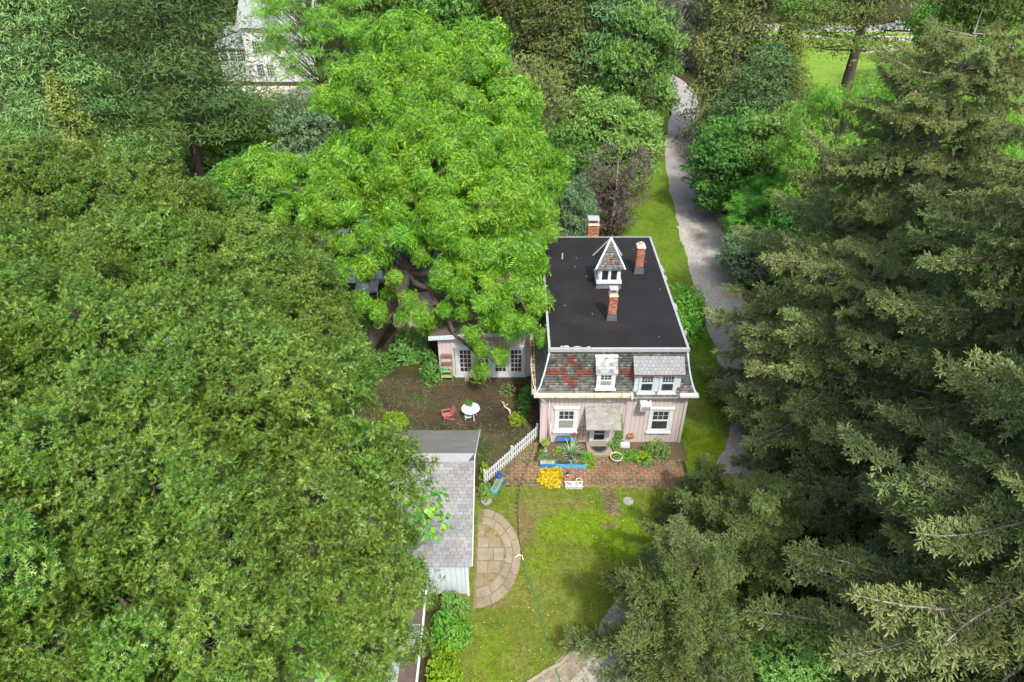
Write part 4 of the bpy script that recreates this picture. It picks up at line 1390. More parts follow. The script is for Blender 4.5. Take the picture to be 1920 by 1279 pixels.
# ------------------------------------------------------------------ big white house far behind
FY = 97.0
fh = thing('white_house', 'large white clapboard house with grey roof standing far behind the trees', 'house', (-26, FY, 0))
MB().box(-35.4, -13.0, FY, FY + 10, 0, 7.0).build('wall', M['drywall'], fh)
mb = MB()
prof = [(FY - 0.5, 6.9), (FY + 5, 11.2), (FY + 10.5, 6.9)]
mb.hexa([(-35.9, y, z) for y, z in prof], [(-12.5, y, z) for y, z in prof])
mb.build('roof', M['greyroof'], fh)
MB().box(-39.2, -35.41, FY + 0.3, FY + 6, 0, 4.3).build('side_wall', M['drywall'], fh)
mb = MB()
mb.hexa([(-39.5, FY - 0.1, 4.25), (-35.42, FY - 0.1, 4.25), (-35.42, FY + 6, 5.7), (-39.5, FY + 6, 5.7)], [(-39.5, FY - 0.1, 4.4), (-35.42, FY - 0.1, 4.4), (-35.42, FY + 6, 5.85), (-39.5, FY + 6, 5.85)])
mb.build('side_roof', M['greyroof'], fh)
mb = MB()
prof2 = [(-30.5, 7.0), (-27.8, 9.6), (-25.1, 7.0)]
mb.hexa([(x, FY - 0.3, z) for x, z in prof2], [(x, FY + 4.5, z) for x, z in prof2])
mb.build('gable', M['drywall'], fh)


def far_window(x, z, w, h, y):
    mb = MB()
    mb.box(x - w / 2 - 0.1, x + w / 2 + 0.1, y - 0.06, y, z - 0.1, z + h + 0.1)
    f = mb.build('window', M['white'], fh)
    nx, nz = 3, 4
    for i in range(nx):
        for j in range(nz):
            a, b = x - w / 2 + w * i / nx + 0.04, x - w / 2 + w * (i + 1) / nx - 0.04
            c, d = z + h * j / nz + 0.04, z + h * (j + 1) / nz - 0.04
            MB().box(a, b, y - 0.09, y - 0.061, c, d).build('pane', M['glass'], f)


for x in (-38.4, -37.2, -36.1):
    far_window(x, 2.6, 0.9, 1.5, FY + 0.28)
for x in (-33.8, -32.5, -26.5, -22.6, -19.2, -15.8):
    far_window(x, 3.9, 0.95, 1.3, FY - 0.02)
    far_window(x, 0.8, 0.95, 1.5, FY - 0.02)

# ------------------------------------------------------------------ far verge: utility pole, dry stone wall, parked car
up = thing('utility_pole', 'tall wooden utility pole with crossarm, far off beyond the pines', 'utility pole', (42.5, 118, 0))
MB().tube([(42.5, 118, 0), (42.5, 118, 11.5)], [0.22, 0.16], 8).build('pole', M['pole'], up)
MB().cbox((42.5, 118, 5.6), (2.6, 0.12, 0.14), R(8)).build('crossarm', M['pole'], up)
for dx in (-1.1, -0.5, 0.5, 1.1):
    MB().lathe([(0.05, 5.68), (0.07, 5.75), (0.04, 5.85)], (42.5 + dx, 118 + dx * 0.14, 0), 8).build('insulator', M['white'], up)
sw_ = thing('stone_wall', 'low dry stone wall along the far edge of the lawn', 'wall', (56, 121, 0))
STONE = BOXV
x = 38.0
sm = MB()
smat = plain('pale field stones', (0.42, 0.38, 0.33), 0.9, 0.3, 2, objvar=0.3)
while x < 72:
    for z in (0, 0.32):
        w = random.uniform(0.4, 0.75)
        MB().cbox((x + random.uniform(-.1, .1), 121 + random.gauss(0, 0.05) + (x - 56) * -0.06, z + 0.16), (w, 0.5, 0.31 * random.uniform(0.8, 1)), random.gauss(0, 0.1), random.gauss(0, 0.06)).build('stone', smat, sw_)
    x += 0.66


def build_car(loc, rz, paint, label, group=None):
    M4 = Matrix.Translation(loc) @ Matrix.Rotation(rz, 4, 'Z')
    car = thing('parked_car', label, 'car', loc, group)
    prof = [(-2.2, 0.35), (-2.25, 0.75), (-1.95, 0.95), (-1.5, 1.0), (-0.9, 1.45), (0.6, 1.48), (1.25, 1.0), (2.0, 0.85), (2.2, 0.6), (2.15, 0.35)]
    mb = MB(M4)
    mb.hexa([(x, -0.85, z) for x, z in prof], [(x, 0.85, z) for x, z in prof])
    mb.build('body', paint, car)
    g = MB(M4)
    for s in (-1, 1):
        q = [(-1.3, 1.02), (-0.82, 1.38), (0.5, 1.40), (1.0, 1.02)]
        g.hexa([(x, s * 0.852, z) for x, z in q], [(x, s * 0.865, z) for x, z in q])
    g.build('side_window', M['glass'], car)
    MB(M4).hexa([(0.68, -0.72, 1.45), (1.2, -0.76, 1.05), (1.2, 0.76, 1.05), (0.68, 0.72, 1.45)], [(0.72, -0.72, 1.47), (1.24, -0.76, 1.07), (1.24, 0.76, 1.07), (0.72, 0.72, 1.47)]).build('windscreen', M['glass'], car)
    for x in (-1.35, 1.35):
        for s in (-1, 1):
            mb = MB(M4)
            mb.tube([(x, s * 0.70, 0.33), (x, s * 0.89, 0.33)], 0.33, 14)
            wv = mb.build('wheel', M['rubber'], car)
            mb = MB(M4)
            mb.tube([(x, s * 0.89, 0.33), (x, s * 0.90, 0.33)], 0.2, 12)
            mb.build('rim', M['metal'], wv)
    for s in (-1, 1):
        MB(M4).cbox((2.16, s * 0.6, 0.68), (0.08, 0.35, 0.14)).build('headlight', M['white'], car)
        MB(M4).cbox((-2.22, s * 0.62, 0.75), (0.06, 0.3, 0.14)).build('taillight', M['flower_red'], car)
    return car


build_car((66.3, 127.6, 0), R(-5), M['carpaint'], 'silver car parked far off on the road beyond the big pine')
# ------------------------------------------------------------------ foliage: templates as numpy triangles
def nrm(a):
    return a / np.maximum(np.linalg.norm(a, axis=-1, keepdims=True), 1e-9)


def frames(n, roll=None):
    """rotation matrices whose z axis is n"""
    n = nrm(np.asarray(n, float))
    r = rng.normal(size=n.shape)
    x = nrm(np.cross(r, n))
    y = np.cross(n, x)
    return np.stack([x, y, n], -1)


def frames_x(xdir, up):
    """x axis along xdir, z as near to up as it can be"""
    x = nrm(np.asarray(xdir, float))
    y = nrm(np.cross(up, x))
    z = np.cross(x, y)
    return np.stack([x, y, z], -1)


class Tris:
    """growing pile of triangles with a tint per vertex and a material slot per triangle"""

    def __init__(s):
        s.V, s.F, s.T, s.Mi, s.n = [], [], [], [], 0

    def add(s, V, F, T, mi=0):
        V = np.asarray(V, np.float32).reshape(-1, 3)
        F = np.asarray(F, np.int32).reshape(-1, 3)
        s.V.append(V)
        s.F.append(F + s.n)
        s.T.append(np.broadcast_to(np.asarray(T, np.float32).reshape(-1), (len(V),)) if np.size(T) in (1, len(V)) else np.asarray(T))
        s.Mi.append(np.full(len(F), mi, np.int32))
        s.n += len(V)

    def rep(s, tv, tf, tt, Rm, P, S, dT=0.0, mi=0):
        """n copies of a template"""
        n, k = len(P), len(tv)
        S = np.broadcast_to(np.asarray(S, float), (n,))
        V = np.einsum('nij,kj->nki', Rm, tv) * S[:, None, None] + P[:, None, :]
        F = tf[None] + (np.arange(n) * k)[:, None, None]
        T = np.clip(tt[None] + np.broadcast_to(np.asarray(dT, float), (n,))[:, None], 0, 1)
        s.add(V.reshape(-1, 3), F.reshape(-1, 3), T.reshape(-1), mi)

    def tube(s, pts, rad, n=5, mi=1):
        pts = np.asarray(pts, float)
        m = len(pts)
        rad = np.broadcast_to(np.asarray(rad, float), (m,))
        d = nrm(np.gradient(pts, axis=0))
        ref = np.array([0.31, 0.17, 0.93])
        x = nrm(np.cross(d, ref))
        y = np.cross(d, x)
        a = np.arange(n) * 2 * PI / n
        V = pts[:, None] + (x[:, None] * np.cos(a)[None, :, None] + y[:, None] * np.sin(a)[None, :, None]) * rad[:, None, None]
        F = []
        for i in range(m - 1):
            for k in range(n):
                k2 = (k + 1) % n
                F += [(i * n + k, i * n + k2, (i + 1) * n + k2), (i * n + k, (i + 1) * n + k2, (i + 1) * n + k)]
        s.add(V.reshape(-1, 3), F, 0.5, mi)

    def arrays(s):
        return np.concatenate(s.V), np.concatenate(s.F), np.concatenate(s.T), np.concatenate(s.Mi)

    def mesh(s, name, mats, org=(0, 0, 0)):
        V, F, T, Mi = s.arrays()
        return mesh_np(name, V - np.asarray(org, np.float32), F, mats, Mi, T)


def tri_pile(parts):
    V, F, T, n = [], [], [], 0
    for v, f, t in parts:
        v = np.asarray(v, float)
        V.append(v)
        F.append(np.asarray(f) + n)
        T.append(np.broadcast_to(np.asarray(t, float), (len(v),)))
        n += len(v)
    return np.concatenate(V), np.concatenate(F), np.concatenate(T)


def rot(ax, a):
    return np.array(Matrix.Rotation(a, 3, ax))


def xf(v, Rm, s=1.0, p=(0, 0, 0)):
    return np.asarray(v) @ np.asarray(Rm).T * s + np.asarray(p)


# one lobed oak leaf along +X
OAKV = np.array([(0, 0, 0), (.3, .075, .03), (1, 0, -.06), (.3, -.075, .03),
                 (.16, 0, .01), (.30, 0, .02), (.30, .24, .05), (.16, 0, .01), (.30, 0, .02), (.30, -.24, .05),
                 (.34, 0, .02), (.52, 0, .01), (.64, .36, .04), (.34, 0, .02), (.52, 0, .01), (.64, -.36, .04),
                 (.60, 0, 0), (.76, 0, -.02), (.92, .25, .0), (.60, 0, 0), (.76, 0, -.02), (.92, -.25, .0)])
OAKF = np.array([(0, 3, 2), (0, 2, 1), (4, 5, 6), (9, 8, 7), (10, 11, 12), (15, 14, 13), (16, 17, 18), (21, 20, 19)])
KITEV = np.array([(0, 0, 0), (.45, .26, .05), (1, 0, -.06), (.45, -.26, .05)])
KITEF = np.array([(0, 3, 2), (0, 2, 1)])


def leaf_spray(leafV, leafF, nl, l0, l1, tilt0, tilt1, stalk=0.1, tint0=0.35, tint1=0.7, bud=True):
    """leaves set in a loose rosette about +Z"""
    parts = []
    for i in range(nl):
        az = i * 2.4 + random.uniform(-.4, .4)
        f = i / max(1, nl - 1)
        tl = tilt0 + (tilt1 - tilt0) * f + random.uniform(-.3, .3)
        L = random.uniform(l0, l1)
        Rm = rot('Z', az) @ rot('Y', -tl) @ rot('X', random.gauss(0, 0.45))
        base = np.array([0, 0, stalk * (1 - f)])
        parts.append((xf(leafV * (1, random.uniform(.8, 1.15), 1), Rm, L, base), leafF, random.uniform(tint0, tint1)))
    if bud:
        for i in range(3):
            Rm = rot('Z', i * 2.1 + random.random()) @ rot('Y', -1.0)
            parts.append((xf(KITEV * (1, .6, 1), Rm, l0 * 0.36, (0, 0, stalk)), KITEF, 1.0))
    return tri_pile(parts)


def pinnate_spray(nl, length, npair, lw, ll, arch):
    """compound leaves (walnut, ash, locust) arching out from a twig end"""
    parts = []
    for i in range(nl):
        az = i * 2.4 + random.uniform(-.3, .3)
        up = random.uniform(0.15, 0.95)
        L = length * random.uniform(0.75, 1.1)
        t0 = random.uniform(0.3, 0.75)
        Rz = rot('Z', az)
        for k in range(npair + 1):
            u = (k + 0.8) / (npair + 0.8)
            th = up - arch * u
            # rachis as a circular arc
            x = L * u * math.cos(up - arch * u * 0.5)
            z = L * u * math.sin(up - arch * u * 0.5)
            for sgn in ((1, -1) if k < npair else (0,)):
                a = sgn * 1.05
                Rm = Rz @ rot('Y', -th) @ rot('Z', a) @ rot('X', sgn * -0.35 + random.gauss(0, .25)) @ rot('Y', 0.25)
                parts.append((xf(KITEV * (1, lw / ll * 1.6, 1), Rm, ll * (1 - 0.25 * abs(u - .5)) * random.uniform(.85, 1.1), Rz @ np.array([x, 0, z])), KITEF, t0 + random.uniform(-.08, .12)))
    return tri_pile(parts)


def finger_t(flat=False):
    """one spruce shoot along +X: two crossed blades, paler at the tip"""
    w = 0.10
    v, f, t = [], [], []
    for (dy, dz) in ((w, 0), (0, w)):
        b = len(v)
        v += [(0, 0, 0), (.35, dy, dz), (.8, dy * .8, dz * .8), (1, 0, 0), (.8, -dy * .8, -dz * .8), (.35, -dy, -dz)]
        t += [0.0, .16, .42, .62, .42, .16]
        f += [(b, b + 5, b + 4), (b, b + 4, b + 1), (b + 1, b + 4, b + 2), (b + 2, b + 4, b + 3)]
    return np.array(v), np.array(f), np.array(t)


FING = finger_t()


def tuft_t(n, length, w):
    """a brush of long needles about +Z"""
    parts = []
    for i in range(n):
        az, tl = i * 2.4 + random.uniform(-.3, .3), random.uniform(0.15, 1.25)
        Rm = rot('Z', az) @ rot('Y', -tl)
        L = length * random.uniform(.7, 1.1)
        parts.append(([(0, 0, 0), (L, w, -0.15 * L), (L, -w, -0.15 * L)], [(0, 1, 2)], [0.2, 0.7, 0.7]))
    return tri_pile(parts)


def fib(n, zmin=-0.4, jit=0.12):
    i = np.arange(n)
    z = zmin + (1 - zmin) * (i + 0.5) / n
    a = i * 2.39996 + rng.uniform(0, 6)
    d = np.stack([np.sqrt(np.maximum(0, 1 - z * z)) * np.cos(a), np.sqrt(np.maximum(0, 1 - z * z)) * np.sin(a), z], -1)
    return nrm(d + rng.normal(size=d.shape) * jit)


# ------------------------------------------------------------------ boughs of the near trees (each mesh shared by many boughs)
def leafy_bough(name, mats, sprays, n, flat=0.75, inner=0.45, up=0.55, size=1.0, twig=0.012, lobes=5, shell=0.5, zmin=-0.55, hump_pow=6, hump_amp=.42):
    """a rounded head of leaf sprays on forking twigs, radius about 1"""
    T = Tris()
    d = fib(n, zmin, 0.16)
    # uneven outline: a few humps
    hump = nrm(rng.normal(size=(lobes, 3)) + (0, 0, 0.5))
    amp = np.max(np.clip(d @ hump.T, 0, 1) ** hump_pow, axis=1)
    rad = (1.1 - hump_amp + hump_amp * amp) * (1 - inner * rng.random(n) ** (1 / shell))
    P = d * rad[:, None] * (1, 1, flat)
    nn = nrm(d * (1 - up) + np.array([0, 0, up]) + rng.normal(size=d.shape) * 0.25)
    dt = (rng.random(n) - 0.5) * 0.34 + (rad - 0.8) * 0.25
    k = rng.integers(0, len(sprays), n)
    Rm = frames(nn)
    for j, (tv, tf, tt) in enumerate(sprays):
        m = k == j
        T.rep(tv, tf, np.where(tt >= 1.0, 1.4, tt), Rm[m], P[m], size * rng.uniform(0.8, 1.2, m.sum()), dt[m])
    root = np.array([0, 0, -0.75 * flat])
    forks = [h * 0.42 * np.array([1, 1, flat]) for h in hump]
    for fk in forks:
        T.tube([root, (root + fk) / 2 + rng.normal(size=3) * .05, fk], [twig * 2.6, twig * 2.1, twig * 1.5], 4)
    for i in range(0, n, 4):
        fk = forks[int(np.argmax(hump @ d[i]))]
        T.tube([fk, (fk + P[i]) / 2 + rng.normal(size=3) * .04, P[i]], [twig, twig * .8, twig * .5], 3)
    return T.mesh(name, mats)


def spruce_bough(name, mats, L=5.0, side_l=1.25, droop=0.32, thick=0.055, seed=0, fs=1.0, gap=0.125, inner=0.14, fgap=0.038):
    """a long limb along +X with hanging side branches set with short shoots"""
    T = Tris()
    u = np.linspace(0, 1, 12)
    lx = L * u * (1 - 0.04 * u)
    ly = 0.34 * np.sin(u * 4.2 + seed * 2.1) * u * L * 0.22
    lz = -droop * L * (u ** 1.4) * (1 - 0.42 * u) + 0.05 * L * u ** 5
    limb = np.stack([lx, ly, lz], -1)
    T.tube(limb, thick * (1 - 0.85 * u) + 0.006, 5)
    P, D, S, dt = [], [], [], []

    def shoots(pts, t_lo, dens=1.0, size=1.0, tipw=1.0):
        """short shoots along a twig, both sides, above and at the tip"""
        seg = np.linalg.norm(np.diff(pts, axis=0), axis=1)
        cum = np.concatenate([[0], np.cumsum(seg)])
        n = max(2, int(cum[-1] * (1 - t_lo) / (fgap * fs) * dens))
        for i in range(n):
            q = cum[-1] * (t_lo + (1 - t_lo) * (i + random.random()) / n)
            j = min(len(seg) - 1, int(np.searchsorted(cum, q)) - 1)
            j = max(0, j)
            f = (q - cum[j]) / seg[j]
            p = pts[j] * (1 - f) + pts[j + 1] * f
            d = (pts[j + 1] - pts[j]) / seg[j]
            sd = nrm(np.cross(d, (0, 0, 1)))
            s = random.choice((-1, 1, 1, -1, 0))
            v = d * random.uniform(.45, 1.0) + sd * s * random.uniform(.5, 1.1) + np.array([0, 0, random.uniform(-.6, 1.1)])
            P.append(p)
            D.append(v)
            S.append(size * random.uniform(.16, .31) * fs)
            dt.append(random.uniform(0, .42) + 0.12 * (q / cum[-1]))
        P.append(pts[-1])
        D.append(pts[-1] - pts[-2] + np.array([0, 0, .02]))
        S.append(0.26 * size * fs)
        dt.append(.4)

    q = inner * L
    side = 1
    while q < L * 0.985:
        f = q / L
        p = np.array([np.interp(f, u, lx), np.interp(f, u, ly), np.interp(f, u, lz)])
        ln = (0.22 + side_l * (1 - f) ** 0.75 * min(1, f * 3.2)) * random.uniform(.65, 1.2)
        a = side * R(random.uniform(30, 78))
        k = np.linspace(0, 1, 5)
        hang = random.uniform(-.1, .75)
        b = np.stack([p[0] + np.cos(a) * ln * k, p[1] + np.sin(a) * ln * k, p[2] - hang * ln * k ** 1.5 + 0.06 * ln * np.sin(k * PI)], -1)
        T.tube(b, 0.012 * (1 - .7 * k) + .003, 3)
        shoots(b, 0.1, 1.0)
        # hanging twigs
        for h in range(int(ln / 0.2)):
            kk = random.uniform(.2, .95)
            p2 = b[0] * (1 - kk) + b[-1] * kk
            p2[2] = np.interp(kk, k, b[:, 2])
            l2 = random.uniform(.18, .5) * (0.6 + 0.4 * (1 - f))
            dv = nrm(np.array([random.gauss(.35, .4), side * random.gauss(.25, .4), -random.uniform(-.7, 1.0)]))
            c = np.stack([p2, p2 + dv * l2 * .5, p2 + dv * l2 + np.array([.04, 0, .03])])
            shoots(c, 0.15, 0.9, .9)
        side = -side
        q += gap * random.uniform(.7, 1.3)
    shoots(limb[3:], 0.1, 0.8)
    tv, tf, tt = FING
    T.rep(tv, tf, tt, frames_x(np.array(D), np.array([0, 0, 1.0])), np.array(P), np.array(S), np.array(dt))
    return T.mesh(name, mats)


def limb_path(a, b, sag=0.0, n=7, wob=0.25, rise=0.35):
    a, b = np.asarray(a, float), np.asarray(b, float)
    t = np.linspace(0, 1, n)[:, None]
    p = a * (1 - t) + b * t
    ln = np.linalg.norm(b - a)
    p[:, 2] += (np.sin(t[:, 0] * PI) * rise * ln * 0.3)
    p[1:-1] += rng.normal(size=(n - 2, 3)) * wob * ln * 0.06
    return p


def spread(n, centre, radius, flat, zmin, mind, taken):
    """points scattered over the upper surface of a lobe, keeping their distance from those already taken"""
    out = []
    for d in fib(n * 5, zmin, 0.2):
        p = np.array(centre) + d * radius * np.array([1, 1, flat]) * random.uniform(.86, 1.03)
        if all(np.linalg.norm(p - q) > mind for q in taken):
            out.append((p, d))
            taken.append(p)
            if len(out) >= n:
                break
    return out


def lobed_tree(name, label, cat, base, lobes, boughs, bsize, trunk_r, bark, mind, per, group=None, zmin=-0.25, flat=0.8, fork=0.35, lean=None, limb_r=0.11):
    """broad tree: trunk, limbs to every lobe, boughs scattered over each lobe (lobes: x, y, z, radius)"""
    t = thing(name, label, cat, (base[0], base[1], 0), group)
    org = np.array(ORG[t.name])
    cen = np.mean([l[:3] for l in lobes], axis=0)
    top = np.array([base[0] * .55 + cen[0] * .45, base[1] * .55 + cen[1] * .45, max(2.5, cen[2] * fork)]) if lean is None else np.array(lean)
    T = Tris()
    mid = (np.array([base[0], base[1], 0]) + top) / 2 + rng.normal(size=3) * .15
    T.tube([(base[0], base[1], -0.2), (base[0], base[1], 0.35), mid, top], [trunk_r * 1.5, trunk_r * 1.1, trunk_r * .95, trunk_r * .8], 12, 0)
    link('trunk', mesh_np('trunk', T.arrays()[0] - org, T.arrays()[1], bark, smooth=True), t)
    Tl = Tris()
    cs = [np.array(l[:3]) - (0, 0, l[3] * .4) for l in lobes]
    mains = [int(np.argmax([l[3] for l in lobes]))]
    while len(mains) < min(7, len(lobes)):
        dm = [min(np.linalg.norm(c - cs[k]) for k in mains) for c in cs]
        mains.append(int(np.argmax(dm)))
    paths = {}
    for k in mains:
        paths[k] = limb_path(top, cs[k], n=9)
        Tl.tube(paths[k], np.linspace(trunk_r * .5, limb_r * .45, 9), 7, 0)
    for k, c in enumerate(cs):
        if k in paths:
            continue
        bp = min((p for q in paths.values() for p in q[3:7]), key=lambda p: np.linalg.norm(p - c))
        Tl.tube(limb_path(bp, c, n=7), np.linspace(limb_r * .7, limb_r * .3, 7), 6, 0)
    V, F, _, _ = Tl.arrays()
    cr = mesh_np('crown', V - org, F, bark, smooth=True)
    crown = link('crown', cr, t)
    taken = []
    tw = Tris()
    for l in lobes:
        c = np.array(l[:3])
        for p, d in spread(max(1, int(per * l[3] ** 2)), c, l[3], flat, zmin, mind, taken):
            o = bpy.data.objects.new('bough', random.choice(boughs))
            COL.objects.link(o)
            o.parent = crown
            o.location = p - org
            tilt = Vector((d[0], d[1], d[2] + 0.9)).normalized()
            e = tilt.to_track_quat('Z', 'Y').to_matrix() @ Matrix.Rotation(random.uniform(0, 6.3), 3, 'Z')
            o.rotation_euler = e.to_euler()
            s = bsize * random.uniform(.8, 1.2) * min(1, .5 + .55 * l[3])
            o.scale = (s, s, s * random.uniform(.85, 1.1))
    return t


def spruce_tree(name, label, base, h, rmax, boughs, bark, n_whorl=0.5, per=5, zlow=2.0, group=None, L0=5.0, lean=(0, 0), pitch0=0.0, droop_top=-0.25, expo=0.75, cones=0, cone_me=None, prune=None, cone_top=0.45):
    t = thing(name, label, 'conifer tree', (base[0], base[1], 0), group)
    org = np.array(ORG[t.name])

    def axis(z):
        f = z / h
        return np.array([base[0] + lean[0] * f, base[1] + lean[1] * f, z])
    T = Tris()
    zs = np.linspace(-.2, h, 12)
    T.tube([axis(z) for z in zs], np.maximum(0.02, 0.02 * h * (1 - zs / h) ** .8 * (1 + 0.4 * np.exp(-zs))), 10, 0)
    link('trunk', mesh_np('trunk', T.arrays()[0] - org, T.arrays()[1], bark, smooth=True), t)
    Tl = Tris()
    top = axis(h)
    Tl.tube([axis(h - 1.6), axis(h - .8), axis(h) + (0, 0, .5)], [.05, .03, .008], 5, 0)
    n = 0
    pl = []
    z = zlow
    while z < h - 0.25:
        f = (z - zlow) / (h - zlow)
        r = rmax * ((1 - f) ** expo) * min(1, 0.75 + f * 1.6) + 0.35
        k = per if f < .9 else 4
        a0 = random.uniform(0, 6.28)
        for i in range(k):
            a = a0 + 2 * PI * i / k + random.gauss(0, .18)
            ln = r * random.uniform(.6, 1.12)
            for cut in (1, .86, .74, .62, 0):
                if cut and prune and prune(axis(z)[0] + math.cos(a) * ln * cut, axis(z)[1] + math.sin(a) * ln * cut, z):
                    continue
                break
            if not cut:
                continue
            ln *= cut
            pl.append((z + random.uniform(-.2, .2), a, ln, f))
        z += n_whorl * random.uniform(.8, 1.2)
    crown = link('crown', Tl.mesh('crown', [bark], org), t)
    for (z, a, ln, f) in pl[:300]:
        o = bpy.data.objects.new('bough', random.choice(boughs))
        COL.objects.link(o)
        o.parent = crown
        o.location = axis(z) - org
        p = pitch0 - (0.75 * max(0, f - .35) + 0.0) + random.gauss(0, .17)
        e = Matrix.Rotation(a, 3, 'Z') @ Matrix.Rotation(p, 3, 'Y') @ Matrix.Rotation(random.gauss(0, .35), 3, 'X')
        o.rotation_euler = e.to_euler()
        s = ln / L0
        sw = max(s * .9, 0.30 + 0.62 * s)
        o.scale = (s, sw * random.uniform(.85, 1.1), sw)
    if cones:
        cand = [q for q in pl if q[3] > cone_top and math.sin(q[1]) < 0.55]
        for i in range(cones):
            z, a, ln, f = random.choice(cand)
            u = random.uniform(.5, .97)
            p = pitch0 - (0.75 * max(0, f - .35))
            s = ln / L0
            xl = ln * u
            zl = (-0.3 * (u ** 1.4) * (1 - .42 * u) + .05 * u ** 5) * L0 * max(s * .9, .30 + .62 * s)
            x2 = xl * math.cos(p) + zl * math.sin(p)
            z2 = -xl * math.sin(p) + zl * math.cos(p)
            pos = axis(z) + np.array([math.cos(a) * x2, math.sin(a) * x2, z2]) + rng.normal(size=3) * (.16, .16, .08)
            for _ in range(1):
                o = bpy.data.objects.new('cone', cone_me)
                COL.objects.link(o)
                o.parent = crown
                o.location = pos - org + np.array([0, 0, -.02])
                o.rotation_euler = (random.gauss(0, .35), random.gauss(0, .35), random.uniform(0, 6))
                o.scale = (random.uniform(.9, 1.35),) * 3
    return t


def sublobes(lobes, k=4, f=.56, zmin=.1):
    """split big lobes into smaller domes over their upper side"""
    out = []
    for (x, y, z, r) in lobes:
        if r < 1.45:
            out.append((x, y, z, r))
            continue
        out.append((x, y, z - r * .25, r * .8))
        for d in fib(k + int(r), zmin, .22):
            q = r * .74
            out.append((x + d[0] * q * 1.1, y + d[1] * q * 1.1, z + d[2] * q * random.uniform(.55, 1.05), r * f * random.uniform(.7, 1.0)))
    return out


# whole crowns for the trees farther off (joined; one mesh shared by alike trees)
def crown_leafy(name, mats, nclump, nspray, spray, size, shape='round', clump_r=0.22, stems=True, asp=2.2):
    """crown of unit height and unit radius: clumps of sprays over an uneven dome"""
    T = Tris()
    P, D, dt = [], [], []
    dirs = fib(nclump, -0.75, 0.15)
    for d in dirs:
        f = random.uniform(.62, 1.0)
        if shape == 'round':
            c = np.array([d[0] * f, d[1] * f, 0.5 + 0.5 * d[2] * f])
        elif shape == 'cone':
            z = (d[2] + .75) / 1.75
            rr = (1 - z) ** .8 + .06
            a = math.atan2(d[1], d[0])
            c = np.array([math.cos(a) * rr * random.uniform(.75, 1.05), math.sin(a) * rr * random.uniform(.75, 1.05), z])
        else:  # vase
            z = (d[2] + .75) / 1.75
            rr = .35 + .65 * math.sin(min(1, z * 1.15) * PI * .62)
            a = math.atan2(d[1], d[0])
            c = np.array([math.cos(a) * rr * random.uniform(.55, 1.0), math.sin(a) * rr * random.uniform(.55, 1.0), z])
        c = c * (1, 1, asp)
        cr = clump_r * random.uniform(.7, 1.35)
        n = max(3, int(nspray * random.uniform(.7, 1.3)))
        dd = fib(n, -.5, .25)
        rad = cr * (1 - .55 * rng.random(n) ** 1.6)
        P.append(c + dd * rad[:, None] * (1, 1, .62))
        D.append(dd * .5 + (0, 0, .5) + rng.normal(size=dd.shape) * .3)
        dt.append(np.full(n, random.uniform(-.2, .2)) + rng.uniform(-.12, .12, n) + (dd[:, 2]) * .04)
        if stems:
            p0 = np.array([0, 0, max(0.0, c[2] - .7)])
            T.tube([p0, (p0 + c) / 2 + rng.normal(size=3) * .03 + (0, 0, .02), c], [.012, .009, .004], 4, 1)
    P, D, dt = np.concatenate(P), np.concatenate(D), np.concatenate(dt)
    tv, tf, tt = spray
    T.rep(tv, tf, tt, frames(D), P, size * rng.uniform(.75, 1.25, len(P)), dt)
    me = T.mesh(name, mats)
    ASP[me.name] = asp
    return me


def crown_tiers(name, mats, nb, ntuft, tuft, size, up=0.12, expo=.8, zlow=.15, dens=1.0, width=.34, flatz=.05, droop=0.0, asp=2.8, gap=None):
    """pine or spruce of unit height and radius: limbs in tiers carrying needle tufts"""
    T = Tris()
    P, D, dt = [], [], []
    for i in range(nb):
        f = (i + random.random()) / nb
        z = zlow + (1 - zlow) * f
        r = (1 - f) ** expo * random.uniform(.6, 1.12) + .05
        a = i * 2.39996 + random.gauss(0, .25)
        if gap and f < gap[2] and gap[0] < (a % (2 * PI)) < gap[1]:
            continue
        e = np.array([math.cos(a) * r, math.sin(a) * r, z * asp + up * r - droop * r])
        b = np.array([0, 0, z * asp])
        mid = (b + e) / 2 + (0, 0, -.02 * r + droop * .1)
        T.tube([b, mid, e], [.012 * (1.2 - f), .007, .002], 4, 1)
        n = int(ntuft * (0.35 + r) * dens)
        u = rng.random(n) ** .7
        u = .22 + .78 * u
        w = width * r * np.sin(np.clip(u, .1, 1) * 2.6) + .02
        s = rng.normal(size=n) * .55
        c = b * (1 - u)[:, None] + e * u[:, None]
        c[:, 0] += -math.sin(a) * s * w
        c[:, 1] += math.cos(a) * s * w
        c[:, 2] += rng.normal(size=n) * flatz * .4 + flatz * .3 - droop * .5 * np.abs(s) * w
        P.append(c)
        D.append(np.array([math.cos(a) * .5, math.sin(a) * .5, .75 - droop]) + rng.normal(size=(n, 3)) * .35)
        dt.append(np.full(n, random.uniform(-.22, .22)) + rng.uniform(-.12, .12, n) + (u - .6) * .25)
    P, D, dt = np.concatenate(P), np.concatenate(D), np.concatenate(dt)
    tv, tf, tt = tuft
    T.rep(tv, tf, tt, frames(D), P, size * rng.uniform(.7, 1.25, len(P)), dt)
    me = T.mesh(name, mats)
    ASP[me.name] = asp
    return me


TRUNK_ME = {}
ASP = {}


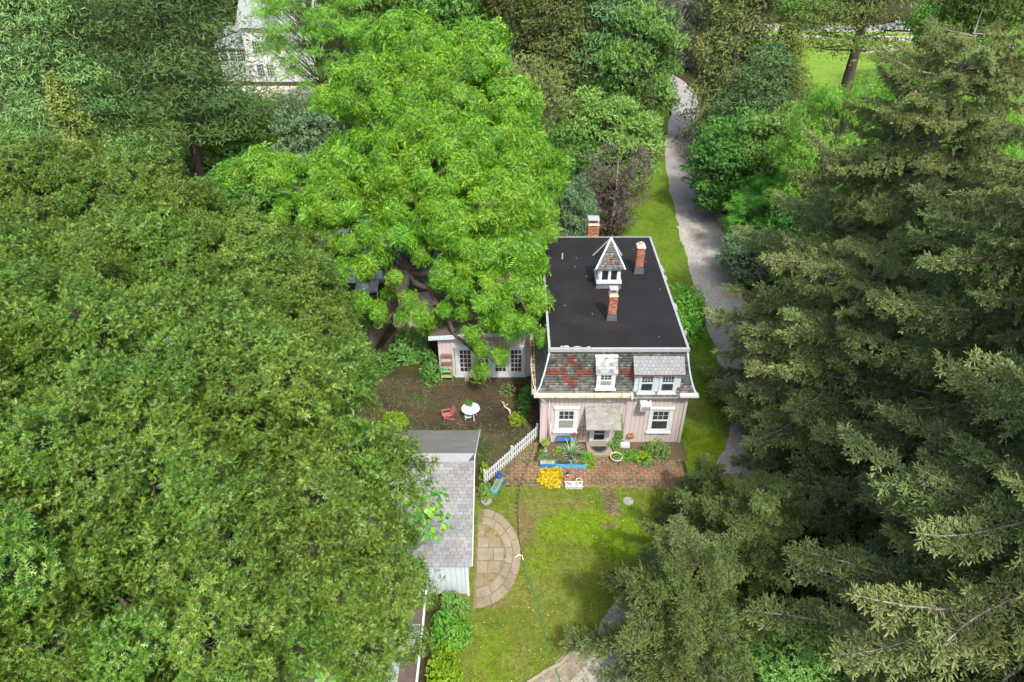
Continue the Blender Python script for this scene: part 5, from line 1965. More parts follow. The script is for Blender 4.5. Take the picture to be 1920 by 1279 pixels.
def far_tree(name, label, cat, x, y, h, r, crown_me, z0=0.0, bark='bark', tr=None, group=None, rz=None):
    """tree whose joined crown (unit mesh) is stretched to its height and spread, on its own trunk"""
    t = thing(name, label, cat, (x, y, 0), group)
    if bark not in TRUNK_ME:
        T = Tris()
        T.tube([(0, 0, -.02), (0.01, 0, .04), (.03, .02, .45), (-.02, .03, .75), (0, 0, 1.0)], [1.3, 1.05, .8, .5, .08], 9, 0)
        TRUNK_ME[bark] = T.mesh('trunk', [M[bark]])
    o = link('trunk', TRUNK_ME[bark], t)
    tr = tr or 0.017 * h + .03
    # the trunk mesh is 1 high and about 1 thick: flatten to the wanted girth
    o.scale = (tr, tr, z0 + (h - z0) * .93)
    c = link('crown', crown_me, t)
    c.location = (0, 0, z0)
    c.rotation_euler = (0, 0, random.uniform(0, 6.3) if rz is None else rz)
    c.scale = (r * random.uniform(.92, 1.08), r * random.uniform(.92, 1.08), (h - z0) / ASP[crown_me.name])
    return t
# ------------------------------------------------------------------ near trees
oak_sprays = [leaf_spray(OAKV * (1, .9, 1), OAKF, 9, .10, .165, 1.1, -.4, .08, .15, .78) for _ in range(3)]
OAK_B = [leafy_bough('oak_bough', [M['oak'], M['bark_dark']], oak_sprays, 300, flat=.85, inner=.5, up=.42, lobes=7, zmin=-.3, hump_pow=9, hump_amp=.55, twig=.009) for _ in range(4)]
wal_sprays = [pinnate_spray(6, .60, 5, .062, .22, 1.35) for _ in range(3)]
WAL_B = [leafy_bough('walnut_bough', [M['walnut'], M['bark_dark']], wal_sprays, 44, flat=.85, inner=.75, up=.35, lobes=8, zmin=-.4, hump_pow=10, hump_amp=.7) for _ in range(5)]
SPR_B = [spruce_bough('spruce_bough', [M['spruce'], M['bark_grey']], 5.0, 1.25, d, .06, i) for i, d in enumerate((.22, .32, .40, .28))]
CONE = None


def cone_mesh():
    T = Tris()
    prof = [(0, .012), (-.02, .024), (-.055, .027), (-.095, .022), (-.13, .008)]
    n = 7
    V, t = [], []
    for z, r in prof:
        for k in range(n):
            a = k * 2 * PI / n + z * 30
            V.append((r * math.cos(a), r * math.sin(a), z))
            t.append(random.random())
    F = []
    for i in range(len(prof) - 1):
        for k in range(n):
            k2 = (k + 1) % n
            F += [(i * n + k, (i + 1) * n + k, (i + 1) * n + k2), (i * n + k, (i + 1) * n + k2, i * n + k2)]
    T.add(V, F, t, 0)
    return T.mesh('cone', [M['cone']])


CONE = cone_mesh()


def PXL(items):
    """lobes from picture point, distance and radius"""
    out = []
    for (px, py, Y, r) in items:
        v = at(px, py, Y)
        out.append((v.x, v.y, v.z, r))
    return out


oak1 = PXL([(200, 760, 12.5, 2.6), (380, 800, 12, 2.4), (520, 800, 14, 2.0), (565, 790, 16.5, 1.6), (60, 950, 10, 2.6), (230, 1000, 9.5, 2.6), (420, 1010, 9.5, 2.4),
            (560, 960, 11, 2.0), (640, 1000, 12.5, 1.1), (735, 1060, 12.3, .9), (640, 940, 13.5, .5), (100, 1200, 7, 2.4), (300, 1200, 7.0, 2.2), (430, 1240, 7.0, 1.2), (600, 1110, 9.5, 1.6),
            (40, 760, 12.5, 2.6), (690, 1170, 9.6, .8), (-120, 900, 10, 3), (-130, 1150, 7, 3), (530, 880, 14.5, 1.2), (700, 1110, 10.5, .9), (520, 1130, 8.5, 1.3), (765, 1130, 11, .5), (700, 1235, 9.4, .6), (610, 1225, 8.4, .6), (740, 1190, 10, .4)])
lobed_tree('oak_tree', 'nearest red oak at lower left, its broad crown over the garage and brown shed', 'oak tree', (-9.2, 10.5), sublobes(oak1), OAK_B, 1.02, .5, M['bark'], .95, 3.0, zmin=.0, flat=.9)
oak2 = PXL([(110, 405, 26, 2.6), (250, 415, 25, 2.2), (345, 455, 24, 1.7), (450, 465, 25, 1.3), (540, 525, 25, 1.6), (590, 580, 24.5, 1.5), (610, 660, 22.5, 1.6), (490, 610, 21, 2.4),
            (400, 540, 21.5, 2.4), (250, 510, 22.5, 2.4), (90, 510, 22.5, 2.4), (100, 620, 18, 2.6), (340, 670, 17, 2.2), (490, 710, 17.5, 2.0), (585, 735, 19, 1.4), (-80, 440, 25, 3.0), (-100, 600, 19, 3.0), (250, 620, 18.5, 1.2)])
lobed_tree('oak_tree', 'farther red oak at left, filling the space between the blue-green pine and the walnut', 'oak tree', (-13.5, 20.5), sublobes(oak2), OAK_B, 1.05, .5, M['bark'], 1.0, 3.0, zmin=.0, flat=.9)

wal = PXL([(800, 130, 43, 2.4), (700, 170, 43, 2.2), (890, 100, 44, 1.7), (640, 190, 43, 1.3), (760, 70, 45, 1.4), (510, 320, 41, 1.5), (455, 325, 41, .8), (580, 340, 41, 1.6), (650, 305, 41, 1.5), (720, 300, 40, 1.8),
           (950, 210, 42, 2.0), (900, 270, 40, 2.2), (990, 280, 41, 1.3), (1040, 300, 41, .6), (840, 320, 38.5, 2.3), (940, 370, 37.5, 2.2), (1005, 390, 38, 1.1), (1030, 430, 37, .7), (830, 400, 36, 1.5), (630, 380, 38, 1.3), (560, 400, 39, 1.2),
           (740, 440, 35.5, .9), (705, 490, 35, .7), (890, 460, 35.5, 1.7), (970, 470, 35.5, 1.5), (900, 545, 33.5, 1.3), (970, 540, 33.5, 1.0), (1000, 595, 31.5, .5), (905, 610, 31.8, .6), (925, 665, 31.3, .35), (850, 580, 33, .5), (740, 510, 34, .5), (800, 215, 41, 2.2), (860, 170, 42, 2.2), (770, 390, 37, 1.2), (690, 350, 39.5, 1.4), (760, 330, 39, 1.6), (1000, 330, 40, 1.2), (655, 450, 37, .8), (630, 425, 38, 1.0), (665, 500, 36, .8), (625, 480, 37.5, .9), (710, 575, 34.2, .5), (700, 430, 37, .7), (780, 470, 35.5, .7), (825, 500, 34.8, .8), (690, 560, 34, .4), (770, 590, 34, .5), (815, 610, 33.5, .4), (730, 560, 34.3, .4), (830, 588, 33, .75), (870, 602, 32.6, .6), (965, 590, 32, .8), (1003, 602, 31, .6), (1018, 630, 30, .4), (790, 578, 33.6, .55), (755, 560, 34, .5), (885, 622, 32, .4), (905, 628, 31.8, .4), (930, 640, 31.6, .4), (912, 660, 31.5, .35), (930, 680, 31.3, .3), (908, 695, 31.3, .25), (920, 715, 31.2, .2), (893, 650, 31.7, .3), (1015, 560, 32, .6)])
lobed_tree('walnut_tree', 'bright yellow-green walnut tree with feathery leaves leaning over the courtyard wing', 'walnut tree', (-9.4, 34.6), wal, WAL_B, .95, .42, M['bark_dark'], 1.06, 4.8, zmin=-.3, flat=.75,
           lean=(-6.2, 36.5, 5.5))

BIG_B = [spruce_bough('spruce_bough', [M['spruce'], M['bark_grey']], 8.0, 1.7, droop=d, thick=.085, seed=i, inner=.2, fgap=.03, gap=.14, fs=.85) for i, d in enumerate((.20, .30, .38, .26))]
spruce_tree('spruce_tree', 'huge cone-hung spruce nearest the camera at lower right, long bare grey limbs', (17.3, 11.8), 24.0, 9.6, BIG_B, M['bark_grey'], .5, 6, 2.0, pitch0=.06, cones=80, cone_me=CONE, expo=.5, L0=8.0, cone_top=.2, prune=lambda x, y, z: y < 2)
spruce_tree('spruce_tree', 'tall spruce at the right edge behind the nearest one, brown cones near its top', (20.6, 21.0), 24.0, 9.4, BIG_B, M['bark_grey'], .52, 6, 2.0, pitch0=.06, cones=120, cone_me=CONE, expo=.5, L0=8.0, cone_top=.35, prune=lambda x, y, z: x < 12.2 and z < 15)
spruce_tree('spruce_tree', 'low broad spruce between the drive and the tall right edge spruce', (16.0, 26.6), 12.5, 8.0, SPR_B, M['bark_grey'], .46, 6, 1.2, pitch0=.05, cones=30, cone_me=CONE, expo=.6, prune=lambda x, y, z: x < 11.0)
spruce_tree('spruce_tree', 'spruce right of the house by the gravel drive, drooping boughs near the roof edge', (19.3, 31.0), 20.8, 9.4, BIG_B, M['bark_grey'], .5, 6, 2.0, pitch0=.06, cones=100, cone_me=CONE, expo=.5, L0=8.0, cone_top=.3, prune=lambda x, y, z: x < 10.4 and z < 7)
DSP_B = [spruce_bough('conifer_bough', [M['dark_spruce'], M['bark_dark']], 5.0, 1.25, d, .05, i + 5) for i, d in enumerate((.30, .42))]
spruce_tree('conifer_tree', 'small dark green conifer between the house front and the gravel drive', (9.2, 21.7), 4.2, 2.7, DSP_B, M['bark_dark'], .5, 5, .5, pitch0=-.1, expo=.7)
spruce_tree('conifer_tree', 'shadowy dark conifer whose low boughs hang over the front lawn', (6.3, 14.8), 7.2, 4.9, DSP_B, M['bark_dark'], .5, 5, 1.6, pitch0=-.02, expo=.7, prune=lambda x, y, z: x < 1.5 or y < 9)
spruce_tree('conifer_tree', 'dark conifer over the gravel drive between the lawn and the big spruces', (9.7, 18.3), 7.0, 4.9, DSP_B, M['bark_dark'], .46, 6, 1.2, pitch0=-.02, expo=.7, prune=lambda x, y, z: x < 5.0)

# ------------------------------------------------------------------ trees farther off
sp_kite = leaf_spray(KITEV, KITEF, 6, .8, 1.2, .9, -.4, .3, .3, .7, bud=False)
sp_pin = pinnate_spray(3, 1.5, 3, .26, .6, 1.1)
tf_pine = tuft_t(9, 1.0, .085)
tf_fine = tuft_t(9, 1.0, .13)
CR = {}
CR['fresh'] = [crown_leafy('leafy_crown', [M['fresh'], M['bark']], 120, 44, sp_pin, .050, 'round', .24, asp=2.5)]
CR['mid'] = [crown_leafy('leafy_crown', [M['mid'], M['bark']], 125, 56, sp_kite, .048, 'round', .24, asp=2.3) for _ in range(2)]
CR['deep'] = [crown_leafy('leafy_crown', [M['deep'], M['bark']], 120, 56, sp_kite, .048, 'round', .24, asp=2.1)]
CR['teal'] = [crown_leafy('leafy_crown', [M['teal'], M['bark']], 110, 56, sp_kite, .048, 'round', .24, asp=2.2)]
CR['grey'] = [crown_leafy('leafy_crown', [M['greyleaf'], M['bark_grey']], 130, 40, sp_kite, .036, 'vase', .22, asp=3.0)]
CR['olive_leaf'] = [crown_leafy('leafy_crown', [M['olive'], M['bark_grey']], 120, 44, sp_kite, .042, 'round', .22, asp=2.8)]
CR['plum'] = [crown_leafy('plum_crown', [M['plum'], M['bark_dark']], 130, 26, sp_kite, .032, 'vase', .2, asp=2.0)]
CR['pine'] = [crown_tiers('pine_crown', [M['pine'], M['bark']], 140, 290, tf_pine, .050, .20, .5, .10, width=.5, flatz=.10, asp=2.6)]
CR['dark_pine'] = [crown_tiers('pine_crown', [M['dark_pine'], M['bark_dark']], 130, 90, tf_pine, .08, .12, .5, .06, width=.5, flatz=.07, asp=2.6)]
CR['gold'] = [crown_tiers('conifer_crown', [M['gold_pine'], M['bark']], 150, 80, tf_fine, .085, .16, .6, .04, width=.42, flatz=.08, droop=.1, asp=3.4)]
CR['olive'] = [crown_tiers('conifer_crown', [M['olive'], M['bark']], 180, 80, tf_fine, .085, .06, .65, .03, width=.42, flatz=.08, droop=.3, asp=3.8)]
CR['spire'] = [crown_tiers('conifer_crown', [M['dark_spruce'], M['bark_dark']], 170, 80, tf_fine, .085, .04, .7, .03, width=.4, flatz=.08, droop=.25, asp=3.5)]
CR['layer'] = [crown_tiers('pine_crown', [M['gold_pine'], M['bark_dark']], 80, 240, tf_fine, .044, .04, .40, .06, width=.6, flatz=.06, asp=1.4, gap=(4.6, 6.28, .4))]


def FT(kind, label, px, Y, h, r, cat='tree', z0=None, bark='bark', group=None, name=None, X=None, tr=None, rz=None):
    x = at(px, 639, Y).x if X is None else X
    if X is None:
        # true sideways place for a point halfway up
        c, s = math.cos(PITCH), math.sin(PITCH)
        depth = Y * c + (CAM_H - h * .6) * s
        x = (px - 960) / FPX * depth
    nm = name or {'pine': 'pine_tree', 'dark_pine': 'pine_tree', 'layer': 'pine_tree', 'gold': 'conifer_tree', 'olive': 'conifer_tree', 'spire': 'conifer_tree'}.get(kind, 'deciduous_tree')
    return far_tree(nm, label, cat, x, Y, h, r, random.choice(CR[kind]), h * .12 if z0 is None else z0, bark, tr, group, rz)


FT('pine', 'large blue-green pine with a crooked bare trunk, left of the white house', 298, 62, 25, 9.2, 'pine tree', 2.4, 'bark_dark', tr=.42)
FT('pine', 'second blue-green pine, at the left edge behind the farther oak', 70, 56, 22, 7.0, 'pine tree', 2.0)
FT('gold', 'small yellow-green conifer between the two pines at upper left', 150, 50, 13.5, 3.2, 'conifer tree', .8)
FT('gold', 'yellow-green conifer at the very upper left corner', 60, 84, 21, 6, 'conifer tree', 1.5)
FT('pine', 'tall pine at the top edge behind the crooked pine', 230, 88, 27, 7, 'pine tree', 3)
FT('fresh', 'fresh green tree standing in front of the white house', 585, 82, 18, 6.0, 'tree', 2.5)
FT('mid', 'dark limbed tree beside the white house, right of the fresh green one', 665, 90, 18, 4.6, 'tree', 3)
FT('fresh', 'bright tree filling the top edge right of the white house', 760, 96, 22, 6.5, 'tree', 2)
FT('teal', 'small blue-green tree between the hedge and the walnut', 600, 60, 9.6, 3.6, 'tree', .3)
FT('mid', 'low leafy tree at the foot of the crooked pine', 420, 66, 8, 4.0, 'tree', .3)
FT('olive_leaf', 'olive brown half bare tree just behind the walnut crown', 985, 60, 12.6, 3.8, 'tree', .6, 'bark_grey')
FT('olive', 'olive spruce at the top edge behind the olive brown tree', 960, 82, 24, 6.0, 'conifer tree', 2, 'bark_grey')
FT('olive', 'olive spruce with dead lower branches, left of the great dark pine', 1045, 76, 20, 5.0, 'conifer tree', 3.5, 'bark_grey')
FT('dark_pine', 'great dark green pine at the top edge above the house', 1135, 78, 27, 6.8, 'pine tree', 2, 'bark_dark', tr=.45)
FT('mid', 'full green tree leaning over the bend of the driveway', 1195, 74, 14, 4.8, 'tree', .8)
FT('spire', 'narrow dark conifer in shade at the bend of the driveway', 1212, 70, 7.5, 2.4, 'conifer tree', .2, 'bark_dark')
FT('mid', 'round green tree behind the purple one', 1135, 59, 9.6, 4.4, 'tree', .3)
FT('plum', 'dark purple leaved tree behind the flat roof', 1155, 52, 7.2, 3.0, 'tree', .5, 'bark_grey')
FT('teal', 'small blue-grey evergreen between the walnut and the purple tree', 1066, 45, 8.2, 2.0, 'tree', .2)
FT('deep', 'spreading dark green shrub between the crooked pine and the walnut arm', 478, 56, 5.2, 4.2, 'bush', .1, name='bush')
FT('mid', 'low green shrub in the gap between dark conifer and nearest spruce', 1400, 14.0, 3.6, 2.3, 'bush', .1, name='bush', X=10.6)
FT('mid', 'leafy tree at the right end of the far lawn near the parked car', 1770, 104, 11, 4.2, 'tree', .6)
FT('deep', 'deep green tree behind the small blue-grey evergreen', 1060, 56, 7.5, 3.0, 'tree', .2)
FT('grey', 'grey-green thin tree at the far end of the driveway', 1285, 104, 19, 6.0, 'tree', 1, 'bark_grey')
FT('grey', 'second grey thin tree, at the top edge left of the olive spruce row', 1240, 118, 20, 6.0, 'tree', 1, 'bark_grey')
FT('olive', 'tall olive brown spruce on the right of the driveway bend', 1392, 72, 21, 5.4, 'conifer tree', .8, 'bark_grey')
FT('olive', 'olive brown spruce at the top edge right of the grey trees', 1385, 100, 24, 4.6, 'conifer tree', 1.5, 'bark_grey')
FT('gold', 'yellow-green conifer in front of the far lawn', 1462, 76, 11.5, 4.8, 'conifer tree', .8)
FT('dark_pine', 'dark green pine with spreading boughs right of the driveway', 1430, 63, 12.5, 5.6, 'pine tree', 1.0, 'bark_dark')
FT('layer', 'wide pine with layered flat boughs and a tall bare trunk on the far lawn', 1630, 82, 21, 9.2, 'pine tree', 6.5, 'bark_dark', tr=.62, rz=0)
FT('layer', 'pine at the top edge right of the layered pine', 1880, 84, 23, 7.0, 'pine tree', 7, 'bark_dark')
FT('mid', 'leafy tree at the top right corner beyond the spruces', 1880, 86, 20, 6.5, 'tree', 1.0)
FT('mid', 'small tree with a bare trunk at the far side of the lawn', 1505, 112, 10, 4.0, 'tree', 3.2, 'bark_dark')
FT('fresh', 'fresh green ash tree in front of the far lawn', 1560, 47, 14.6, 4.2, 'tree', .8)
FT('fresh', 'fresh green ash tree behind the cone-hung spruce tops at upper right', 1805, 46, 17.6, 3.7, 'tree', 2)
FT('fresh', 'fresh green tree under the right hand spruces', 1660, 41, 11, 4.2, 'tree', .6)
FT('fresh', 'fresh green ash tree between the far lawn and the spruce tops', 1690, 53, 14.5, 4.2, 'tree', .8)
FT('deep', 'vine smothered dark green tree beside the driveway', 1385, 56, 8.6, 4.2, 'tree', .1)
FT('mid', 'leafy green tree behind the vine smothered one', 1460, 54, 10, 3.6, 'tree', .2)
FT('fresh', 'low bright maple at the edge of the gravel drive', 1440, 49, 6.4, 3.2, 'tree', .2)
FT('teal', 'dark blue-green bush beside the gravel drive', 1412, 44.5, 3.9, 2.3, 'bush', .05, name='bush')
FT('deep', 'deep green tree between the bright maple and the spruces', 1530, 43, 7.4, 3.8, 'tree', .2)

# the wood closing the view at the top edge
for kind, X, Y, h, r, lab in (
        ('dark_pine', -76.8, 130, 22, 6.5, 'dark pine leftmost in the wood behind the blue-green pines'),
        ('dark_pine', -62.5, 128, 20, 6.5, 'dark pine second from left in the wood behind the blue-green pines'),
        ('mid', -56.3, 136, 23, 6.5, 'leafy green tree in the wood left of the white house'),
        ('olive', -54.0, 129, 20, 6.0, 'olive conifer just left of the white house, far behind it'),
        ('spire', -49.5, 134, 22, 5.5, 'dark spire of a conifer behind the left wing of the white house'),
        ('olive', -7.8, 108, 19, 5.5, 'olive conifer at the top edge straight above the walnut crown'),
        ('fresh', -1.1, 110, 20, 6.0, 'bright green tree at the top edge between two conifers above the house'),
        ('spire', 10.1, 116, 21, 5.5, 'dark spire at the top edge behind the great dark pine'),
        ('spire', 21.5, 142, 22, 5.5, 'dark spire far off behind the grey thin trees'),
        ('spire', 36.5, 134, 20, 5.5, 'dark spire far off left of the utility pole'),
        ('mid', 48.2, 145, 19, 6.5, 'green tree far off beyond the road, right of the utility pole'),
        ('deep', 70.0, 150, 17, 6.5, 'deep green tree far off beyond the road behind the parked car')):
    FT(kind, lab, 0, Y, h, r, 'tree', 1.0, X=X)
for (px, Y, kind, h, r, lab) in ((500, 118, 'mid', 20, 6, 'green tree rising behind the roof of the white house'), (880, 70, 'deep', 12, 4.5, 'deep green tree peeping out right of the top of the walnut crown'), (740, 62, 'mid', 11, 4.5, 'green tree showing at the left flank of the walnut crown'),
                                 (860, 88, 'mid', 19, 6, 'green tree rising above the walnut crown at the top edge'), (1330, 128, 'fresh', 18, 6, 'bright tree at the far end of the driveway beyond the grey ones')):
    FT(kind, lab, px, Y, h, r, 'tree', 1.0)


# undergrowth: leaves close to the ground under the trees (nobody could count it)
def undergrowth(name, n, regions, mat, size, zmax):
    T = Tris()
    P = []
    for (x0, x1, y0, y1, w) in regions:
        k = int(n * w)
        q = np.stack([rng.uniform(x0, x1, k), rng.uniform(y0, y1, k), np.zeros(k)], -1)
        hump = np.sin(q[:, 0] * .9 + 1.3 * np.sin(q[:, 1] * .7)) * np.sin(q[:, 1] * .8 + .6) * .5 + .5
        q[:, 2] = .05 + zmax * hump * rng.random(k) ** .6
        P.append(q)
    P = np.concatenate(P)
    tv, tf, tt = sp_kite
    D = rng.normal(size=P.shape) * .4 + (0, 0, 1)
    T.rep(tv, tf, tt, frames(D), P, size * rng.uniform(.6, 1.3, len(P)), rng.uniform(-.3, .25, len(P)))
    return link(name, T.mesh(name, [mat]), None, 'stuff')


undergrowth('undergrowth', 12000, [(17.5, 40, 24, 60, .30), (-60, -12, 48, 80, .35), (-14, 6, 50, 68, .2), (11.5, 24, 3, 24, .15)], M['deep'], .22, 1.3)
undergrowth('ground_ivy', 7000, [(-22, -9.6, 4, 34, .7), (-14, -9.5, 26, 42, .3)], M['deep'], .14, .7)

hedge = thing('hedge', 'dark evergreen hedge below the terrace of the white house', 'hedge', (-25, 76, 0))
hc = crown_leafy('foliage', [M['dark_spruce'], M['bark_dark']], 120, 60, sp_kite, .03, 'round', .2)
for dx in (-4.2, 0, 4.0):
    o = link('foliage', hc, hedge)
    o.location = (dx, 0, 0)
    o.scale = (3.2, 2.6, 2.1)
    o.rotation_euler = (0, 0, dx)
# ------------------------------------------------------------------ garden
def shrub(name, label, cat, x, y, rx, ry, h, mat, n, leaf, z0=0.0, up=.5, bark='bark', spray=None, lobes=7, base=None):
    """bush: a crown of leaf sprays over short stems"""
    t = thing(name, label, cat, (x, y, z0)) if base is None else base
    T = Tris()
    d = fib(n, -.15, .2)
    hump = nrm(rng.normal(size=(lobes, 3)) * (1, 1, .6) + (0, 0, .5))
    amp = np.max(np.clip(d @ hump.T, 0, 1) ** 5, axis=1)
    rad = (.7 + .35 * amp) * (1 - .55 * rng.random(n) ** 1.8)
    P = d * rad[:, None] * (rx, ry, h)
    P[:, 2] = np.maximum(P[:, 2], .03)
    tv, tf, tt = spray or sp_kite
    D = d * (1 - up) + (0, 0, up) + rng.normal(size=d.shape) * .3
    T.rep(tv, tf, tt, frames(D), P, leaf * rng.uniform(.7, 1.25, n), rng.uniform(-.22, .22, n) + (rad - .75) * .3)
    link('foliage', T.mesh('foliage', [mat]), t)
    S = Tris()
    for i in range(9):
        e = d[(i * 37) % n] * (rx * .6, ry * .6, h * .75)
        e[2] = abs(e[2]) + .05
        S.tube([(0, 0, -.02), e * .5 + (0, 0, .1 * h), e], [.02, .014, .006], 5, 0)
    link('stem', S.mesh('stem', [M[bark]]), t)
    return t


def pxy(px, py, z=0.0):
    v = gp(px, py, z)
    return v.x, v.y


# picket fence, every picket a part
fa, fb = Vector((-1.32, 24.55, 0)), Vector((1.46, 28.0, 0))
fence = thing('picket_fence', 'white picket fence slanting from the garage corner to the house', 'fence', ((fa + fb) / 2))
fdir = (fb - fa).normalized()
fang = math.atan2(fdir.y, fdir.x)
flen = (fb - fa).length
for zc in (.28, .70):
    mb = MB()
    mb.bar(fa + Vector((0, 0, zc)) + Vector((-fdir.y, fdir.x, 0)) * .035, fb + Vector((0, 0, zc)) + Vector((-fdir.y, fdir.x, 0)) * .035, .035, .08)
    mb.build('rail', M['white'], fence)
NP = 25
for i in range(NP):
    p = fa + fdir * (flen * (i + .5) / NP)
    Mx = Matrix.Translation(p) @ Matrix.Rotation(fang, 4, 'Z') @ Matrix.Rotation(random.gauss(0, .012), 4, 'Y')
    mb = MB(Mx)
    h = .93 + random.gauss(0, .012)
    q = [(-.045, .06), (.045, .06), (.045, h - .07), (0, h), (-.045, h - .07)]
    mb.hexa([(x, -.012, z) for x, z in q], [(x, .012, z) for x, z in q])
    mb.build('picket', M['white'], fence)
for p in (fa, (fa + fb) / 2, fb):
    mb = MB()
    mb.cbox((p.x - fdir.y * .1, p.y + fdir.x * .1, .46), (.09, .09, .92), fang)
    mb.build('post', M['white'], fence)


def trough(name, label, c, L, W, H, rz, mat, filler, inner=None, z0=0.0, cat='planter', flare=0.0):
    """open planter box with walls, soil and something growing"""
    t = thing(name, label, cat, (c[0], c[1], z0))
    Mx = Matrix.Translation((c[0], c[1], z0)) @ Matrix.Rotation(rz, 4, 'Z')
    w = .03
    mb = MB(Mx)
    f = flare
    mb.hexa([(-L / 2, -W / 2, 0), (L / 2, -W / 2, 0), (L / 2, -W / 2 + w, 0), (-L / 2, -W / 2 + w, 0)], [(-L / 2 - f, -W / 2 - f, H), (L / 2 + f, -W / 2 - f, H), (L / 2 + f, -W / 2 + w - f, H), (-L / 2 - f, -W / 2 + w - f, H)])
    mb.hexa([(-L / 2, W / 2 - w, 0), (L / 2, W / 2 - w, 0), (L / 2, W / 2, 0), (-L / 2, W / 2, 0)], [(-L / 2 - f, W / 2 - w + f, H), (L / 2 + f, W / 2 - w + f, H), (L / 2 + f, W / 2 + f, H), (-L / 2 - f, W / 2 + f, H)])
    mb.box(-L / 2, -L / 2 + w, -W / 2 + w + .001, W / 2 - w - .001, 0, H)
    mb.box(L / 2 - w, L / 2, -W / 2 + w + .001, W / 2 - w - .001, 0, H)
    mb.box(-L / 2 + w, L / 2 - w, -W / 2 + w, W / 2 - w, 0, .03)
    mb.build('box', mat, t)
    MB(Mx).box(-L / 2 + w + .001, L / 2 - w - .001, -W / 2 + w + .001, W / 2 - w - .001, .031, H - .04).build('soil', inner or M['soil'], t)
    if filler:
        T = Tris()
        for (mt, n, size, zz) in filler:
            pass
        mats = [f_[0] for f_ in filler]
        for k, (mt, n, size, zz) in enumerate(filler):
            q = np.stack([rng.uniform(-L / 2 + .05, L / 2 - .05, n), rng.uniform(-W / 2 + .05, W / 2 - .05, n), H - .04 + zz * rng.random(n)], -1)
            ca, sa = math.cos(rz), math.sin(rz)
            q = np.stack([q[:, 0] * ca - q[:, 1] * sa, q[:, 0] * sa + q[:, 1] * ca, q[:, 2]], -1)
            tv, tf, tt = sp_kite
            T.rep(tv, tf, tt, frames(rng.normal(size=q.shape) * .4 + (0, 0, 1)), q, size * rng.uniform(.7, 1.2, n), rng.uniform(-.2, .2, n), k)
        link('plant', T.mesh('plant', mats), t)
    return t


# blue planters in front of the bed
a = gp(1012, 877)
b = gp(1100, 879)
ang = math.atan2(b.y - a.y, b.x - a.x)
segL = (b - a).length / 3
labs = ['deep blue planter box with thin green shoots, left end of the row by the house', 'blue planter box full of dark plants, middle of the row by the house', 'blue planter box with sparse flowers, right end of the row by the house']
fills = [[(M['lime'], 14, .05, .05)], [(M['plum'], 60, .06, .14), (M['deep'], 40, .06, .12)], [(M['mid'], 40, .06, .12), (M['flower_red'], 14, .05, .14), (M['plum'], 18, .05, .1)]]
bl2 = plain('deep blue paint', (0.03, 0.19, 0.45), 0.5, 0.15, 6)
for i in range(3):
    c = a + (b - a) * ((i + .5) / 3) + Vector((0, .16, 0))
    trough('planter_box', labs[i], (c.x, c.y), segL - .02, .34, .27, ang, bl2 if i == 0 else M['blue'], fills[i], plain('bare wooden bottom', (.4, .33, .17), .9, .2, 6) if i == 0 else None)
v0, v1 = gp(925, 924), gp(939, 902)
c = (v0 + v1) / 2
trough('planter_box', 'pale blue planter box lying aslant on the lawn by the fence end', (c.x, c.y), .95, .30, .24, math.atan2(v1.y - v0.y, v1.x - v0.x) + .05, plain('turquoise paint', (.10, .42, .60), .5, .12, 6), [(M['lime'], 30, .05, .06)], M['joint_soil'])
c = gp(1076, 917)
trough('planter_trough', 'white flared planter trough with small dark plants beside the yellow bush', (c.x, c.y + .12), .86, .26, .26, 0.0, M['white'], [(M['plum'], 16, .05, .06), (M['flower_red'], 6, .04, .06), (M['deep'], 8, .05, .06)], plain('white gravel filling', (.62, .6, .56), .9, .15, 20), flare=.05)
trough('window_box', 'blue window box hung under the left front window', (2.9, 27.36), .92, .26, .2, 0, bl2, [(M['deep'], 14, .05, .06), (M['flower_red'], 8, .03, .05)], M['soil'], z0=.40)
wb = thing('red_flower', 'red flower standing at the right end of the window box', 'flower', (3.36, 27.3, .60))
T = Tris()
T.tube([(0, 0, 0), (.02, 0, .22)], .008, 4, 1)
for i in range(12):
    Rm = rot('Z', i * 2.4) @ rot('Y', -random.uniform(0, 1.1))
    T.add(xf(KITEV, Rm, .16, (.02, 0, .22)), KITEF, random.random(), 0)
link('blossom', T.mesh('blossom', [M['flower_red'], M['mid']]), wb)

# spiky plant
sp = thing('spiky_plant', 'big clump of blue-green sword leaves in the bed left of the door', 'plant', (3.15, 26.55, 0.02))


def blades(parent, n, L0, L1, w, mat, upr=.5, arch=1.5, nm='blade_clump', split=0):
    T = Tris()
    for i in range(n):
        az = random.uniform(0, 6.28)
        el = random.uniform(upr, 1.45)
        L = random.uniform(L0, L1)
        t0 = random.uniform(.25, .9)
        V, Tn = [], []
        K = 6
        sp_ = np.array([math.cos(az + PI / 2), math.sin(az + PI / 2), 0])
        p = np.array([random.gauss(0, .07), random.gauss(0, .07), 0.0])
        for k in range(K):
            u = k / (K - 1)
            e = el - arch * u * u
            d = np.array([math.cos(az) * math.cos(e), math.sin(az) * math.cos(e), math.sin(e)])
            ww = w * (1 - u) ** .7 * (.6 + u) + .002
            V += [p - sp_ * ww, p + sp_ * ww]
            Tn += [t0, t0 + .08]
            p = p + d * L / (K - 1)
        F = []
        for k in range(K - 1):
            F += [(2 * k, 2 * k + 1, 2 * k + 3), (2 * k, 2 * k + 3, 2 * k + 2)]
        T.add(V, F, Tn, 0)
    o = link(nm, T.mesh(nm, [mat]), parent)
    return o


